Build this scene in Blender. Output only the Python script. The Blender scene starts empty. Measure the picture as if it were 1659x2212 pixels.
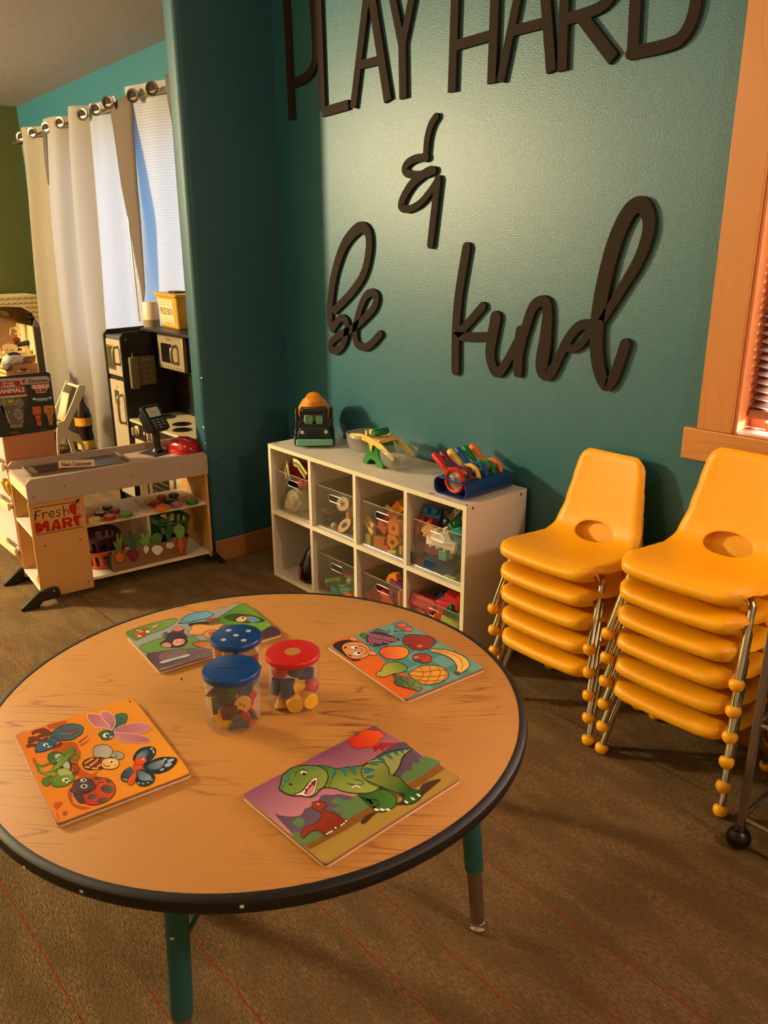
import bpy, bmesh, math, random
from mathutils import Vector, Matrix, Euler
random.seed(7)
S = bpy.context.scene
COL = S.collection
PI = math.pi

# ------------------------------------------------------------------ camera
IW, IH, FPX = 1659.0, 2212.0, 1760.0
CAM = Vector((3.0673, -2.1024, 1.3793))
YAW, PITCH, ROLL = 0.8516, 0.3233, -0.0037
_cy, _sy = math.cos(YAW), math.sin(YAW)
CF = Vector((-_sy*math.cos(PITCH), _cy*math.cos(PITCH), -math.sin(PITCH)))
_r = Vector((_cy, _sy, 0)); _u = _r.cross(CF)
CR = _r*math.cos(ROLL) + _u*math.sin(ROLL)
CU = -_r*math.sin(ROLL) + _u*math.cos(ROLL)
cd = bpy.data.cameras.new('camera'); cam = bpy.data.objects.new('camera', cd); COL.objects.link(cam)
cd.sensor_fit = 'VERTICAL'; cd.sensor_height = 36; cd.sensor_width = 27
cd.lens = FPX/IH*36; cd.clip_start = .05; cd.clip_end = 60
cam.matrix_world = Matrix(((CR.x, CU.x, -CF.x, CAM.x), (CR.y, CU.y, -CF.y, CAM.y), (CR.z, CU.z, -CF.z, CAM.z), (0, 0, 0, 1)))
S.camera = cam

# ------------------------------------------------------------------ world, exposure, lamps
S.view_settings.view_transform = 'Standard'; S.view_settings.look = 'None'
S.view_settings.gamma = 1; S.view_settings.use_curve_mapping = False
S.view_settings.exposure = 1.9
w = bpy.data.worlds.new('world'); S.world = w; w.use_nodes = True
w.node_tree.nodes['Background'].inputs[0].default_value = (.26, .53, 1.0, 1)
w.node_tree.nodes['Background'].inputs[1].default_value = .72

def lamp(name, loc, power, col, size=.12, typ='POINT', rot=None, shape=None, sy=None):
    l = bpy.data.lights.new(name, typ); l.energy = power; l.color = col
    if typ == 'AREA':
        l.shape = 'RECTANGLE'; l.size = size; l.size_y = sy or size
    else:
        l.shadow_soft_size = size
    o = bpy.data.objects.new(name, l); COL.objects.link(o); o.location = loc
    if rot: o.rotation_euler = rot
    return o
lamp('ceiling_lamp_play_room', (-1.95, -2.92, 1.92), 165, (1, .80, .47), .13)
lamp('ceiling_lamp_middle', (.75, -2.45, 2.28), 8, (1, .80, .48), .09)
lamp('ceiling_lamp_right', (4.0, -.75, 2.1), 18, (1, .70, .50), .12)
lamp('daylight_outside_right_window', (2.75, .55, 1.55), 330, (1, .86, .80), 1.2, 'AREA', (-PI/2, 0, 0), None, 1.2)

# ------------------------------------------------------------------ helpers
def lin(c):
    return tuple((x/12.92 if x <= .04045 else ((x+.055)/1.055)**2.4) for x in c)
def C(r, g=None, b=None):
    if g is None:
        h = r.lstrip('#'); r, g, b = int(h[0:2], 16), int(h[2:4], 16), int(h[4:6], 16)
    return lin((r/255, g/255, b/255))
MATS = {}
def M(name, col=None, rough=.5, metal=0, spec=.5, bump=0, bscale=60, var=0, vscale=8, coat=0, emit=0, trans=0, stretch=(1, 1, 1)):
    if name in MATS: return MATS[name]
    m = bpy.data.materials.new(name); m.use_nodes = True; nt = m.node_tree; N = nt.nodes; L = nt.links
    b = N['Principled BSDF']
    b.inputs['Base Color'].default_value = (*col, 1); b.inputs['Roughness'].default_value = rough
    b.inputs['Metallic'].default_value = metal; b.inputs['Specular IOR Level'].default_value = spec
    b.inputs['Coat Weight'].default_value = coat
    if trans: b.inputs['Transmission Weight'].default_value = trans
    if emit:
        b.inputs['Emission Color'].default_value = (*col, 1); b.inputs['Emission Strength'].default_value = emit
    tc = N.new('ShaderNodeTexCoord'); mp = N.new('ShaderNodeMapping'); mp.inputs['Scale'].default_value = stretch
    L.new(tc.outputs['Object'], mp.inputs[0])
    n = N.new('ShaderNodeTexNoise'); n.inputs['Scale'].default_value = vscale; n.inputs['Detail'].default_value = 4
    L.new(mp.outputs[0], n.inputs['Vector'])
    v = var if var else .06
    mx = N.new('ShaderNodeMix'); mx.data_type = 'RGBA'; mx.blend_type = 'MIX'
    mx.inputs[6].default_value = (*[x*(1-v) for x in col], 1); mx.inputs[7].default_value = (*[min(1, x*(1+v)) for x in col], 1)
    L.new(n.outputs[0], mx.inputs[0]); L.new(mx.outputs[2], b.inputs['Base Color'])
    if bump:
        n2 = N.new('ShaderNodeTexNoise'); n2.inputs['Scale'].default_value = bscale; n2.inputs['Detail'].default_value = 3
        L.new(tc.outputs['Object'], n2.inputs['Vector'])
        bp = N.new('ShaderNodeBump'); bp.inputs['Strength'].default_value = bump; bp.inputs['Distance'].default_value = .003
        L.new(n2.outputs[0], bp.inputs['Height']); L.new(bp.outputs[0], b.inputs['Normal'])
    MATS[name] = m
    return m

def wood(name, c1, c2, ang=0, scale=1, rough=.45, plane='XY', knots=.0, contrast=1.0):
    """grain runs along local x rotated by ang in the given plane"""
    if name in MATS: return MATS[name]
    m = bpy.data.materials.new(name); m.use_nodes = True; nt = m.node_tree; N = nt.nodes; L = nt.links
    b = N['Principled BSDF']; b.inputs['Roughness'].default_value = rough
    tc = N.new('ShaderNodeTexCoord'); mp = N.new('ShaderNodeMapping'); mp.vector_type = 'TEXTURE'
    rot = {'XY': (0, 0, ang), 'XZ': (0, ang, 0), 'YZ': (ang, 0, 0)}[plane]
    mp.inputs['Rotation'].default_value = rot
    L.new(tc.outputs['Object'], mp.inputs[0])
    m2 = N.new('ShaderNodeMapping'); m2.inputs['Scale'].default_value = (.9*scale, 8*scale, 8*scale)
    L.new(mp.outputs[0], m2.inputs[0])
    n1 = N.new('ShaderNodeTexNoise'); n1.inputs['Scale'].default_value = 1; n1.inputs['Detail'].default_value = 2; n1.inputs['Roughness'].default_value = .45
    L.new(m2.outputs[0], n1.inputs['Vector'])
    mu = N.new('ShaderNodeMath'); mu.operation = 'MULTIPLY'; mu.inputs[1].default_value = 13
    L.new(n1.outputs[0], mu.inputs[0])
    fr = N.new('ShaderNodeMath'); fr.operation = 'PINGPONG'; fr.inputs[1].default_value = .5; L.new(mu.outputs[0], fr.inputs[0])
    rp = N.new('ShaderNodeValToRGB'); rp.color_ramp.elements[0].position = .0; rp.color_ramp.elements[1].position = .13
    rp.color_ramp.elements[0].color = (min(1, 1.15*contrast),)*3+(1,); rp.color_ramp.elements[1].color = (0, 0, 0, 1)
    L.new(fr.outputs[0], rp.inputs[0])
    m3 = N.new('ShaderNodeMapping'); m3.inputs['Scale'].default_value = (4*scale, 330*scale, 330*scale); L.new(mp.outputs[0], m3.inputs[0])
    n2 = N.new('ShaderNodeTexNoise'); n2.inputs['Scale'].default_value = 1; n2.inputs['Detail'].default_value = 3; L.new(m3.outputs[0], n2.inputs['Vector'])
    ad = N.new('ShaderNodeMath'); ad.operation = 'MULTIPLY'; ad.inputs[1].default_value = .36; L.new(n2.outputs[0], ad.inputs[0])
    mk = N.new('ShaderNodeMath'); mk.operation = 'MULTIPLY'
    n4 = N.new('ShaderNodeTexNoise'); n4.inputs['Scale'].default_value = 3.2*scale; L.new(mp.outputs[0], n4.inputs['Vector'])
    r4 = N.new('ShaderNodeValToRGB'); r4.color_ramp.elements[0].position = .47; r4.color_ramp.elements[1].position = .66; L.new(n4.outputs[0], r4.inputs[0])
    L.new(rp.outputs[0], mk.inputs[0]); L.new(r4.outputs[0], mk.inputs[1])
    a2 = N.new('ShaderNodeMath'); a2.operation = 'ADD'; a2.use_clamp = True
    L.new(mk.outputs[0], a2.inputs[0]); L.new(ad.outputs[0], a2.inputs[1])
    mx = N.new('ShaderNodeMix'); mx.data_type = 'RGBA'
    mx.inputs[6].default_value = (*c1, 1); mx.inputs[7].default_value = (*c2, 1)
    L.new(a2.outputs[0], mx.inputs[0]); L.new(mx.outputs[2], b.inputs['Base Color'])
    MATS[name] = m
    return m

def clear(name, tint=(1, 1, 1), refl=.0, rough=.03, haze=.0, hcol=(.8, .8, .8)):
    """thin clear plastic: see-through with a fresnel sheen"""
    if name in MATS: return MATS[name]
    m = bpy.data.materials.new(name); m.use_nodes = True; nt = m.node_tree; N = nt.nodes; L = nt.links
    N.remove(N['Principled BSDF']); out = N['Material Output']
    t = N.new('ShaderNodeBsdfTransparent'); t.inputs[0].default_value = (*tint, 1)
    g = N.new('ShaderNodeBsdfGlossy'); g.inputs['Roughness'].default_value = rough
    d = N.new('ShaderNodeBsdfDiffuse'); d.inputs[0].default_value = (*hcol, 1)
    f = N.new('ShaderNodeLayerWeight'); f.inputs[0].default_value = .5
    pw = N.new('ShaderNodeMath'); pw.operation = 'POWER'; pw.inputs[1].default_value = 4; L.new(f.outputs['Facing'], pw.inputs[0])
    a = N.new('ShaderNodeMath'); a.operation = 'MULTIPLY_ADD'; a.inputs[1].default_value = .5; a.inputs[2].default_value = .015+refl; L.new(pw.outputs[0], a.inputs[0]); a.use_clamp = True
    m0 = N.new('ShaderNodeMixShader'); m0.inputs[0].default_value = haze; L.new(t.outputs[0], m0.inputs[1]); L.new(d.outputs[0], m0.inputs[2])
    mx = N.new('ShaderNodeMixShader'); L.new(a.outputs[0], mx.inputs[0]); L.new(m0.outputs[0], mx.inputs[1]); L.new(g.outputs[0], mx.inputs[2])
    L.new(mx.outputs[0], out.inputs[0])
    MATS[name] = m
    return m

def print_mat():
    if 'print' in MATS: return MATS['print']
    m = bpy.data.materials.new('printed_surface'); m.use_nodes = True; nt = m.node_tree
    b = nt.nodes['Principled BSDF']; b.inputs['Roughness'].default_value = .38
    a = nt.nodes.new('ShaderNodeAttribute'); a.attribute_name = 'ink'
    nt.links.new(a.outputs['Color'], b.inputs['Base Color'])
    MATS['print'] = m
    return m

def hit(px, py, axis, val):
    """the point of the place seen at this photograph pixel on the plane axis = val"""
    d = CF + CR*((px-IW/2)/FPX) - CU*((py-IH/2)/FPX)
    i = 'xyz'.index(axis); t = (val-CAM[i])/d[i]
    return CAM + d*t
def hitp(px, py, o, n):
    d = CF + CR*((px-IW/2)/FPX) - CU*((py-IH/2)/FPX)
    n = Vector(n); o = Vector(o)
    return CAM + d*((o-CAM).dot(n)/d.dot(n))

def mw(o):
    m = Matrix.Translation(o.location) @ o.rotation_euler.to_matrix().to_4x4() @ Matrix.Diagonal((*o.scale, 1))
    return (mw(o.parent) @ m) if o.parent else m
def thing(name, label, cat, loc=(0, 0, 0), rotz=0, group=None, rot=None):
    o = bpy.data.objects.new(name, None); COL.objects.link(o); o.empty_display_size = .05
    o.location = loc; o.rotation_euler = rot if rot else (0, 0, rotz); o['label'] = label; o['category'] = cat
    if group: o['group'] = group
    return o
def tag(o, label, cat, group=None):
    o['label'] = label; o['category'] = cat
    if group: o['group'] = group
    return o
def link(name, bm, mats, parent=None, bevel=0, smooth=True, world=False, solid=0, sub=0, ang=38, segs=2, label=None):
    if not isinstance(mats, (list, tuple)): mats = [mats]
    if world and parent: bmesh.ops.transform(bm, matrix=mw(parent).inverted(), verts=bm.verts)
    me = bpy.data.meshes.new(name)
    bmesh.ops.recalc_face_normals(bm, faces=bm.faces) if not solid else None
    bm.to_mesh(me); bm.free()
    for m in mats: me.materials.append(m)
    if smooth:
        me.shade_smooth(); me.set_sharp_from_angle(angle=math.radians(ang))
    o = bpy.data.objects.new(name, me); COL.objects.link(o); o.parent = parent
    if solid:
        md = o.modifiers.new('solid', 'SOLIDIFY'); md.thickness = solid; md.offset = 0
    if bevel:
        md = o.modifiers.new('bevel', 'BEVEL'); md.width = bevel; md.segments = segs; md.limit_method = 'ANGLE'; md.angle_limit = math.radians(40)
        md.harden_normals = False
    if sub:
        md = o.modifiers.new('sub', 'SUBSURF'); md.levels = sub; md.render_levels = sub
    if label: o['label'] = label
    return o
def struct(name, bm, mats, parent=None, **k):
    o = link(name, bm, mats, parent, **k)
    if parent is None: o['kind'] = 'structure'
    return o
def B(): return bmesh.new()
def box(bm, x0, x1, y0, y1, z0, z1, mat=0, mtx=None):
    vs = [bm.verts.new(((x0, x1)[i & 1], (y0, y1)[i >> 1 & 1], (z0, z1)[i >> 2 & 1])) for i in range(8)]
    if mtx: 
        for v in vs: v.co = mtx @ v.co
    for f in ((0, 2, 3, 1), (4, 5, 7, 6), (0, 1, 5, 4), (2, 6, 7, 3), (0, 4, 6, 2), (1, 3, 7, 5)):
        bm.faces.new([vs[i] for i in f]).material_index = mat
    return bm
def frame_of(d):
    d = Vector(d).normalized(); a = Vector((0, 0, 1)) if abs(d.z) < .9 else Vector((1, 0, 0))
    x = d.cross(a).normalized(); return x, d.cross(x).normalized(), d
def tube(bm, pts, r, n=12, mat=0, caps=True, flat=None):
    pts = [Vector(p) for p in pts]; rs = r if isinstance(r, (list, tuple)) else [r]*len(pts)
    rings = []; px = None
    for i, p in enumerate(pts):
        d = (pts[min(i+1, len(pts)-1)]-pts[max(i-1, 0)]).normalized()
        if px is None: x, y, _ = frame_of(d)
        else:
            x = (px-d*px.dot(d)).normalized(); y = d.cross(x)
        px = x
        fy = flat if flat else 1
        rings.append([bm.verts.new(p+(x*math.cos(2*PI*k/n)+y*math.sin(2*PI*k/n)*fy)*rs[i]) for k in range(n)])
    for a, b in zip(rings, rings[1:]):
        for k in range(n):
            bm.faces.new((a[k], a[(k+1) % n], b[(k+1) % n], b[k])).material_index = mat
    if caps:
        bm.faces.new(rings[0][::-1]).material_index = mat; bm.faces.new(rings[-1]).material_index = mat
    return bm
def lathe(bm, prof, n=32, mtx=None, mat=0, a0=0, a1=2*PI):
    """prof: (r, z) list; revolves about z, then mtx"""
    full = abs(a1-a0-2*PI) < 1e-6; k = n if full else n+1
    rings = []
    for r, z in prof:
        if r < 1e-6: rings.append([bm.verts.new((0, 0, z))])
        else: rings.append([bm.verts.new((r*math.cos(a0+(a1-a0)*i/n), r*math.sin(a0+(a1-a0)*i/n), z)) for i in range(k)])
    for a, b in zip(rings, rings[1:]):
        for i in range(n):
            j = (i+1) % k
            q = [a[i % len(a)], a[j % len(a)], b[j % len(b)], b[i % len(b)]]
            q2 = []
            for v in q:
                if v not in q2: q2.append(v)
            if len(q2) > 2:
                try: bm.faces.new(q2).material_index = mat
                except ValueError: pass
    if mtx:
        for rg in rings:
            for v in rg: v.co = mtx @ v.co
    return bm
def sphere(bm, c, r, mat=0, n=16, sc=(1, 1, 1), rot=None):
    m = Matrix.Translation(c) @ (rot.to_matrix().to_4x4() if rot else Matrix()) @ Matrix.Diagonal((*sc, 1))
    return lathe(bm, [(r*math.sin(PI*i/(n//2)) if 0 < i < n//2 else 0, -r*math.cos(PI*i/(n//2))) for i in range(n//2+1)], n, m, mat)
def spline(pts, closed=False, k=6):
    n = len(pts); out = []
    P = [Vector(p) for p in pts]
    for i in range(n if closed else n-1):
        p0 = P[(i-1) % n] if closed or i > 0 else P[0]; p1 = P[i]; p2 = P[(i+1) % n]; p3 = P[(i+2) % n] if closed or i < n-2 else P[-1]
        for j in range(k):
            t = j/k
            out.append(.5*((2*p1)+(p2-p0)*t+(2*p0-5*p1+4*p2-p3)*t*t+(3*p1-p0-3*p2+p3)*t**3))
    if not closed: out.append(P[-1])
    return out
def prism(bm, poly, h0, h1, mtx=None, mat=0, holes=(), matside=None):
    """extrude a 2D polygon (with holes) between heights"""
    def ring(pl, h): return [bm.verts.new((p[0], p[1], h)) for p in pl]
    lo = []; hi = []; faces = []
    for pl in [poly, *holes]:
        a, b = ring(pl, h0), ring(pl, h1); lo.append(a); hi.append(b)
        for i in range(len(a)):
            j = (i+1) % len(a)
            f = bm.faces.new((a[i], a[j], b[j], b[i])); f.material_index = mat if matside is None else matside
    for rs in (lo, hi):
        if not holes:
            f = bm.faces.new(rs[0]); f.material_index = mat
        else:
            es = []
            for rg in rs:
                for i in range(len(rg)):
                    e = bm.edges.get((rg[i], rg[(i+1) % len(rg)])); es.append(e)
            r = bmesh.ops.triangle_fill(bm, use_beauty=True, use_dissolve=False, edges=es)
            for g in r['geom']:
                if isinstance(g, bmesh.types.BMFace): g.material_index = mat
    if mtx:
        for rs in (lo, hi):
            for rg in rs:
                for v in rg: v.co = mtx @ v.co
    return bm
def rrect(x0, x1, y0, y1, r, n=5):
    o = []
    for cx, cy, a in ((x1-r, y1-r, 0), (x0+r, y1-r, PI/2), (x0+r, y0+r, PI), (x1-r, y0+r, 3*PI/2)):
        o += [(cx+r*math.cos(a+PI/2*i/n), cy+r*math.sin(a+PI/2*i/n)) for i in range(n+1)]
    return o
def ellip(cx, cy, rx, ry, rot=0, n=24):
    c, s = math.cos(rot), math.sin(rot)
    return [(cx+rx*math.cos(2*PI*i/n)*c-ry*math.sin(2*PI*i/n)*s, cy+rx*math.cos(2*PI*i/n)*s+ry*math.sin(2*PI*i/n)*c) for i in range(n)]
def stroke_poly(pts, w):
    """outline of a stroke with round ends, in 2D"""
    P = [Vector((p[0], p[1])) for p in pts]; ws = w if isinstance(w, (list, tuple)) else [w]*len(P)
    Lf, Rt = [], []
    for i, p in enumerate(P):
        d = (P[min(i+1, len(P)-1)]-P[max(i-1, 0)]).normalized(); n = Vector((-d.y, d.x))
        Lf.append(p+n*ws[i]/2); Rt.append(p-n*ws[i]/2)
    d0 = (P[1]-P[0]).normalized(); d1 = (P[-1]-P[-2]).normalized()
    return Lf, Rt, d0, d1
def MX(origin, x, y, z=None):
    x = Vector(x).normalized(); y = Vector(y).normalized(); z = Vector(z).normalized() if z else x.cross(y).normalized()
    return Matrix(((x.x, y.x, z.x, origin[0]), (x.y, y.y, z.y, origin[1]), (x.z, y.z, z.z, origin[2]), (0, 0, 0, 1)))
def RT(loc, rx=0, ry=0, rz=0, s=1):
    return Matrix.Translation(loc) @ Euler((rx, ry, rz)).to_matrix().to_4x4() @ Matrix.Scale(s, 4)

class Art:
    """flat printed artwork, built on its real surface; coordinates are those of a photo crop mapped to that surface"""
    def __init__(s, tomap, normal, step=2e-5, base=0):
        s.bm = B(); s.lay = s.bm.verts.layers.float_color.new('ink'); s.map = tomap; s.n = Vector(normal); s.h = base; s.step = step
    def poly(s, pts, col, grad=None, flat=False):
        s.h += s.step; vs = []
        for p in pts:
            v = s.bm.verts.new(s.map(p[0], p[1])+s.n*s.h)
            c = col
            if grad:
                (gx0, gy0, gx1, gy1, c2) = grad
                t = ((p[0]-gx0)*(gx1-gx0)+(p[1]-gy0)*(gy1-gy0))/((gx1-gx0)**2+(gy1-gy0)**2); t = max(0, min(1, t))
                c = tuple(a+(b-a)*t for a, b in zip(col, c2))
            v[s.lay] = (*c, 1); vs.append(v)
        try: f = s.bm.faces.new(vs)
        except ValueError: return
        if len(vs) > 4: bmesh.ops.triangulate(s.bm, faces=[f], quad_method='BEAUTY', ngon_method='EAR_CLIP')
    def blob(s, pts, col, grad=None, out=None, ow=5, k=5):
        P = spline([(p[0], p[1]) for p in pts], True, k)
        s.poly(P, col, grad)
        if out is not None: s.line(P+[P[0]], ow, out)
    def ell(s, cx, cy, rx, ry, rot=0, col=(1, 1, 1), grad=None, out=None, ow=4, n=28):
        P = ellip(cx, cy, rx, ry, math.radians(rot), n); s.poly(P, col, grad)
        if out is not None: s.line([*P, P[0]], ow, out)
    def line(s, pts, w, col, smooth=False):
        if smooth: pts = spline(pts, False, 6)
        s.h += s.step
        Lf, Rt, _, _ = stroke_poly(pts, w)
        a = [s.bm.verts.new(s.map(p.x, p.y)+s.n*s.h) for p in Lf]; b = [s.bm.verts.new(s.map(p.x, p.y)+s.n*s.h) for p in Rt]
        for v in a+b: v[s.lay] = (*col, 1)
        for i in range(len(a)-1):
            try: s.bm.faces.new((a[i], a[i+1], b[i+1], b[i]))
            except ValueError: pass
    def done(s, name, parent):
        for f in s.bm.faces:
            f.normal_update()
            if f.normal.dot(s.n) < 0: f.normal_flip()
        if parent: bmesh.ops.transform(s.bm, matrix=mw(parent).inverted(), verts=s.bm.verts)
        me = bpy.data.meshes.new(name); s.bm.to_mesh(me); s.bm.free(); me.materials.append(print_mat())
        o = bpy.data.objects.new(name, me); COL.objects.link(o); o.parent = parent
        return o

def text_bm(bm, txt, mtx, size, depth=.0006, mat=0, bold=0, width=None, align='CENTER', shear=0, lay=None):
    cu = bpy.data.curves.new('lettering', 'FONT'); cu.body = txt; cu.size = size; cu.extrude = depth/2; cu.offset = bold
    cu.align_x = align; cu.align_y = 'CENTER'; cu.shear = shear; cu.resolution_u = 3
    o = bpy.data.objects.new('lettering', cu); COL.objects.link(o)
    dg = bpy.context.evaluated_depsgraph_get(); dg.update()
    me = bpy.data.meshes.new_from_object(o.evaluated_get(dg))
    xs = [v.co.x for v in me.vertices]
    sx = width/(max(xs)-min(xs)) if width else 1
    me.transform(mtx @ Matrix.Diagonal((sx, 1, 1, 1)))
    n0 = len(bm.faces); bm.from_mesh(me); bm.faces.ensure_lookup_table()
    for f in bm.faces[n0:]: f.material_index = mat
    COL.objects.unlink(o); bpy.data.objects.remove(o); bpy.data.curves.remove(cu); bpy.data.meshes.remove(me)
    return bm

# ================================================================== ROOM
TEAL = M('teal_wall_paint', C('#2a6570'), rough=.39, spec=.6, bump=.26, bscale=230, var=.05)
GREEN = M('green_wall_paint', C('#4a4d20'), rough=.5, bump=.4, bscale=90, var=.05)
CREAM = M('cream_wall_paint', C('#b9ae8e'), rough=.6, bump=.3, bscale=90)
WHITE_CEIL = M('white_ceiling_paint', C('#9a928c'), rough=.8, bump=.25, bscale=50)
TRIMW = wood('honey_trim_wood', C('#cc8a48'), C('#a86828'), plane='XZ', ang=0, scale=1, rough=.4, contrast=.4)
TRIMV = wood('honey_casing_wood', C('#cc8744'), C('#ab6d30'), plane='XZ', ang=PI/2, scale=.8, rough=.4, contrast=.3)
BASEW = wood('baseboard_wood', C('#a8713a'), C('#6e3d15'), plane='YZ', ang=PI/2, scale=1, rough=.45, contrast=.5)

def carpet():
    m = bpy.data.materials.new('brown_striped_carpet'); m.use_nodes = True; nt = m.node_tree; N = nt.nodes; L = nt.links
    b = N['Principled BSDF']; b.inputs['Roughness'].default_value = .95; b.inputs['Specular IOR Level'].default_value = .15
    tc = N.new('ShaderNodeTexCoord'); sp = N.new('ShaderNodeSeparateXYZ'); L.new(tc.outputs['Object'], sp.inputs[0])
    def math_(op, a, bb=None, clamp=False):
        n = N.new('ShaderNodeMath'); n.operation = op; n.use_clamp = clamp
        for i, v in enumerate((a, bb)):
            if v is None: continue
            if isinstance(v, (int, float)): n.inputs[i].default_value = v
            else: L.new(v, n.inputs[i])
        return n.outputs[0]
    y = math_('ADD', sp.outputs[1], 5.018+.004); ry = math_('DIVIDE', y, .1247)
    row = math_('FLOOR', ry); f = math_('FRACT', ry)
    xx = math_('ADD', math_('DIVIDE', sp.outputs[0], .46), math_('MULTIPLY', row, .37)); colx = math_('FLOOR', xx)
    cmb = N.new('ShaderNodeCombineXYZ'); L.new(row, cmb.inputs[0]); L.new(colx, cmb.inputs[1])
    wn = N.new('ShaderNodeTexWhiteNoise'); wn.noise_dimensions = '2D'; L.new(cmb.outputs[0], wn.inputs['Vector'])
    jag = N.new('ShaderNodeTexNoise'); jag.inputs['Scale'].default_value = 70; L.new(tc.outputs['Object'], jag.inputs['Vector'])
    fj = math_('ADD', f, math_('MULTIPLY', jag.outputs[0], .03))
    line = math_('LESS_THAN', fj, .040)
    red = math_('MULTIPLY', line, math_('LESS_THAN', wn.outputs[0], .42))
    drk = math_('MULTIPLY', line, math_('MULTIPLY', math_('GREATER_THAN', wn.outputs[0], .42), math_('LESS_THAN', wn.outputs[0], .56)))
    mp = N.new('ShaderNodeMapping'); mp.inputs['Scale'].default_value = (75, 330, 1); L.new(tc.outputs['Object'], mp.inputs[0])
    st = N.new('ShaderNodeTexNoise'); st.inputs['Scale'].default_value = 1; st.inputs['Detail'].default_value = 2; L.new(mp.outputs[0], st.inputs['Vector'])
    mq = N.new('ShaderNodeMapping'); mq.inputs['Scale'].default_value = (5, 16, 1); L.new(tc.outputs['Object'], mq.inputs[0])
    pt = N.new('ShaderNodeTexNoise'); pt.inputs['Scale'].default_value = 1; pt.inputs['Detail'].default_value = 3; L.new(mq.outputs[0], pt.inputs['Vector'])
    ptr = N.new('ShaderNodeValToRGB'); ptr.color_ramp.elements[0].position = .42; ptr.color_ramp.elements[1].position = .58; L.new(pt.outputs[0], ptr.inputs[0])
    str_ = N.new('ShaderNodeValToRGB'); str_.color_ramp.elements[0].position = .33; str_.color_ramp.elements[1].position = .68; L.new(st.outputs[0], str_.inputs[0])
    fine = N.new('ShaderNodeTexNoise'); fine.inputs['Scale'].default_value = 260; fine.inputs['Detail'].default_value = 2; L.new(tc.outputs['Object'], fine.inputs['Vector'])
    k = math_('ADD', math_('MULTIPLY', math_('MULTIPLY', str_.outputs[0], math_('ADD', math_('MULTIPLY', ptr.outputs[0], .6), .4)), .62), math_('MULTIPLY', fine.outputs[0], .6), True)
    c1 = N.new('ShaderNodeMix'); c1.data_type = 'RGBA'; c1.inputs[6].default_value = (*C('#41301e'), 1); c1.inputs[7].default_value = (*C('#9c7d54'), 1); L.new(k, c1.inputs[0])
    c2 = N.new('ShaderNodeMix'); c2.data_type = 'RGBA'; c2.inputs[7].default_value = (*C('#95401c'), 1); L.new(red, c2.inputs[0]); L.new(c1.outputs[2], c2.inputs[6])
    c3 = N.new('ShaderNodeMix'); c3.data_type = 'RGBA'; c3.inputs[7].default_value = (*C('#3a2f20'), 1); L.new(drk, c3.inputs[0]); L.new(c2.outputs[2], c3.inputs[6])
    L.new(c3.outputs[2], b.inputs['Base Color'])
    bp = N.new('ShaderNodeBump'); bp.inputs['Strength'].default_value = .8; bp.inputs['Distance'].default_value = .004
    hh = math_('ADD', math_('MULTIPLY', str_.outputs[0], .6), fine.outputs[0]); L.new(hh, bp.inputs['Height']); L.new(bp.outputs[0], b.inputs['Normal'])
    return m
CARPET = carpet()
X0, X1, Y0 = -3.0, 4.6, -4.8        # left wall, right wall, wall behind the camera
struct('floor', box(B(), X0-.15, X1+.15, Y0-.15, .15, -.12, 0), CARPET, smooth=False)
# ceiling: falls very slightly towards the green wall
bm = B(); vs = []
for x, y, z in ((X0-.15, Y0-.15, 2.21), (X1+.15, Y0-.15, 2.44), (X1+.15, .15, 2.44), (X0-.15, .15, 2.21)):
    vs.append(bm.verts.new((x, y, z)))
top = [bm.verts.new((v.co.x, v.co.y, 2.6)) for v in vs]
bm.faces.new(vs); bm.faces.new(top[::-1])
for i in range(4): bm.faces.new((vs[i], top[i], top[(i+1) % 4], vs[(i+1) % 4]))
struct('ceiling', bm, WHITE_CEIL, smooth=False)
# back wall with two window openings
WX0, WX1, WZ0, WZ1 = -2.3, -.62, .62, 1.93       # curtained window of the play room
VX0, VX1, VZ0, VZ1 = 2.085, 3.3, .885, 2.12      # wood-cased window
bm = B()
T = .14
for (a, b_, c, d) in ((X0-.15, WX0, 0, 2.5), (WX0, WX1, 0, WZ0), (WX0, WX1, WZ1, 2.5), (WX1, VX0, 0, 2.5), (VX0, VX1, 0, VZ0), (VX0, VX1, VZ1, 2.5), (VX1, X1+.15, 0, 2.5)):
    box(bm, a, b_, 0, T, c, d)
bmesh.ops.remove_doubles(bm, verts=bm.verts, dist=1e-5)
struct('wall_back', bm, TEAL, smooth=False)
struct('wall_left', box(B(), X0-.14, X0, Y0, 0, 0, 2.5), GREEN, smooth=False)
struct('wall_right', box(B(), X1, X1+.14, Y0, 0, 0, 2.5), CREAM, smooth=False)
struct('wall_front', box(B(), X0-.14, X1+.14, Y0-.14, Y0, 0, 2.5), CREAM, smooth=False)
# partition stub with a rounded end
PX0, PX1, PY = -.098, 0.0, -.432
bm = B(); r = .028
pl = [(PX0, 0), (PX0, PY+r)] + [(PX0+r-r*math.cos(a), PY+r-r*math.sin(a)) for a in [PI/2*i/6 for i in range(1, 6)]] + [(PX0+r, PY), (PX1-r, PY)] + \
     [(PX1-r+r*math.sin(a), PY+r-r*math.cos(a)) for a in [PI/2*i/6 for i in range(1, 6)]] + [(PX1, PY+r), (PX1, 0)]
prism(bm, pl, 0, 2.5)
struct('wall_partition', bm, M('teal_partition_paint', C('#1f525c'), rough=.5, bump=.26, bscale=230), ang=60)
bm = B()
for y, z, s in ((-.425, .83, .004), (-.433, .62, .005), (-.43, .55, .003), (-.36, .45, .003)):
    sphere(bm, (PX1-.006 if y < -.42 else PX1, y, z), s, 0, 8, (1, .5, 1.2))
struct('trim_1', bm, M('chipped_plaster', C('#e8e4da'), rough=.8), None)
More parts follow.
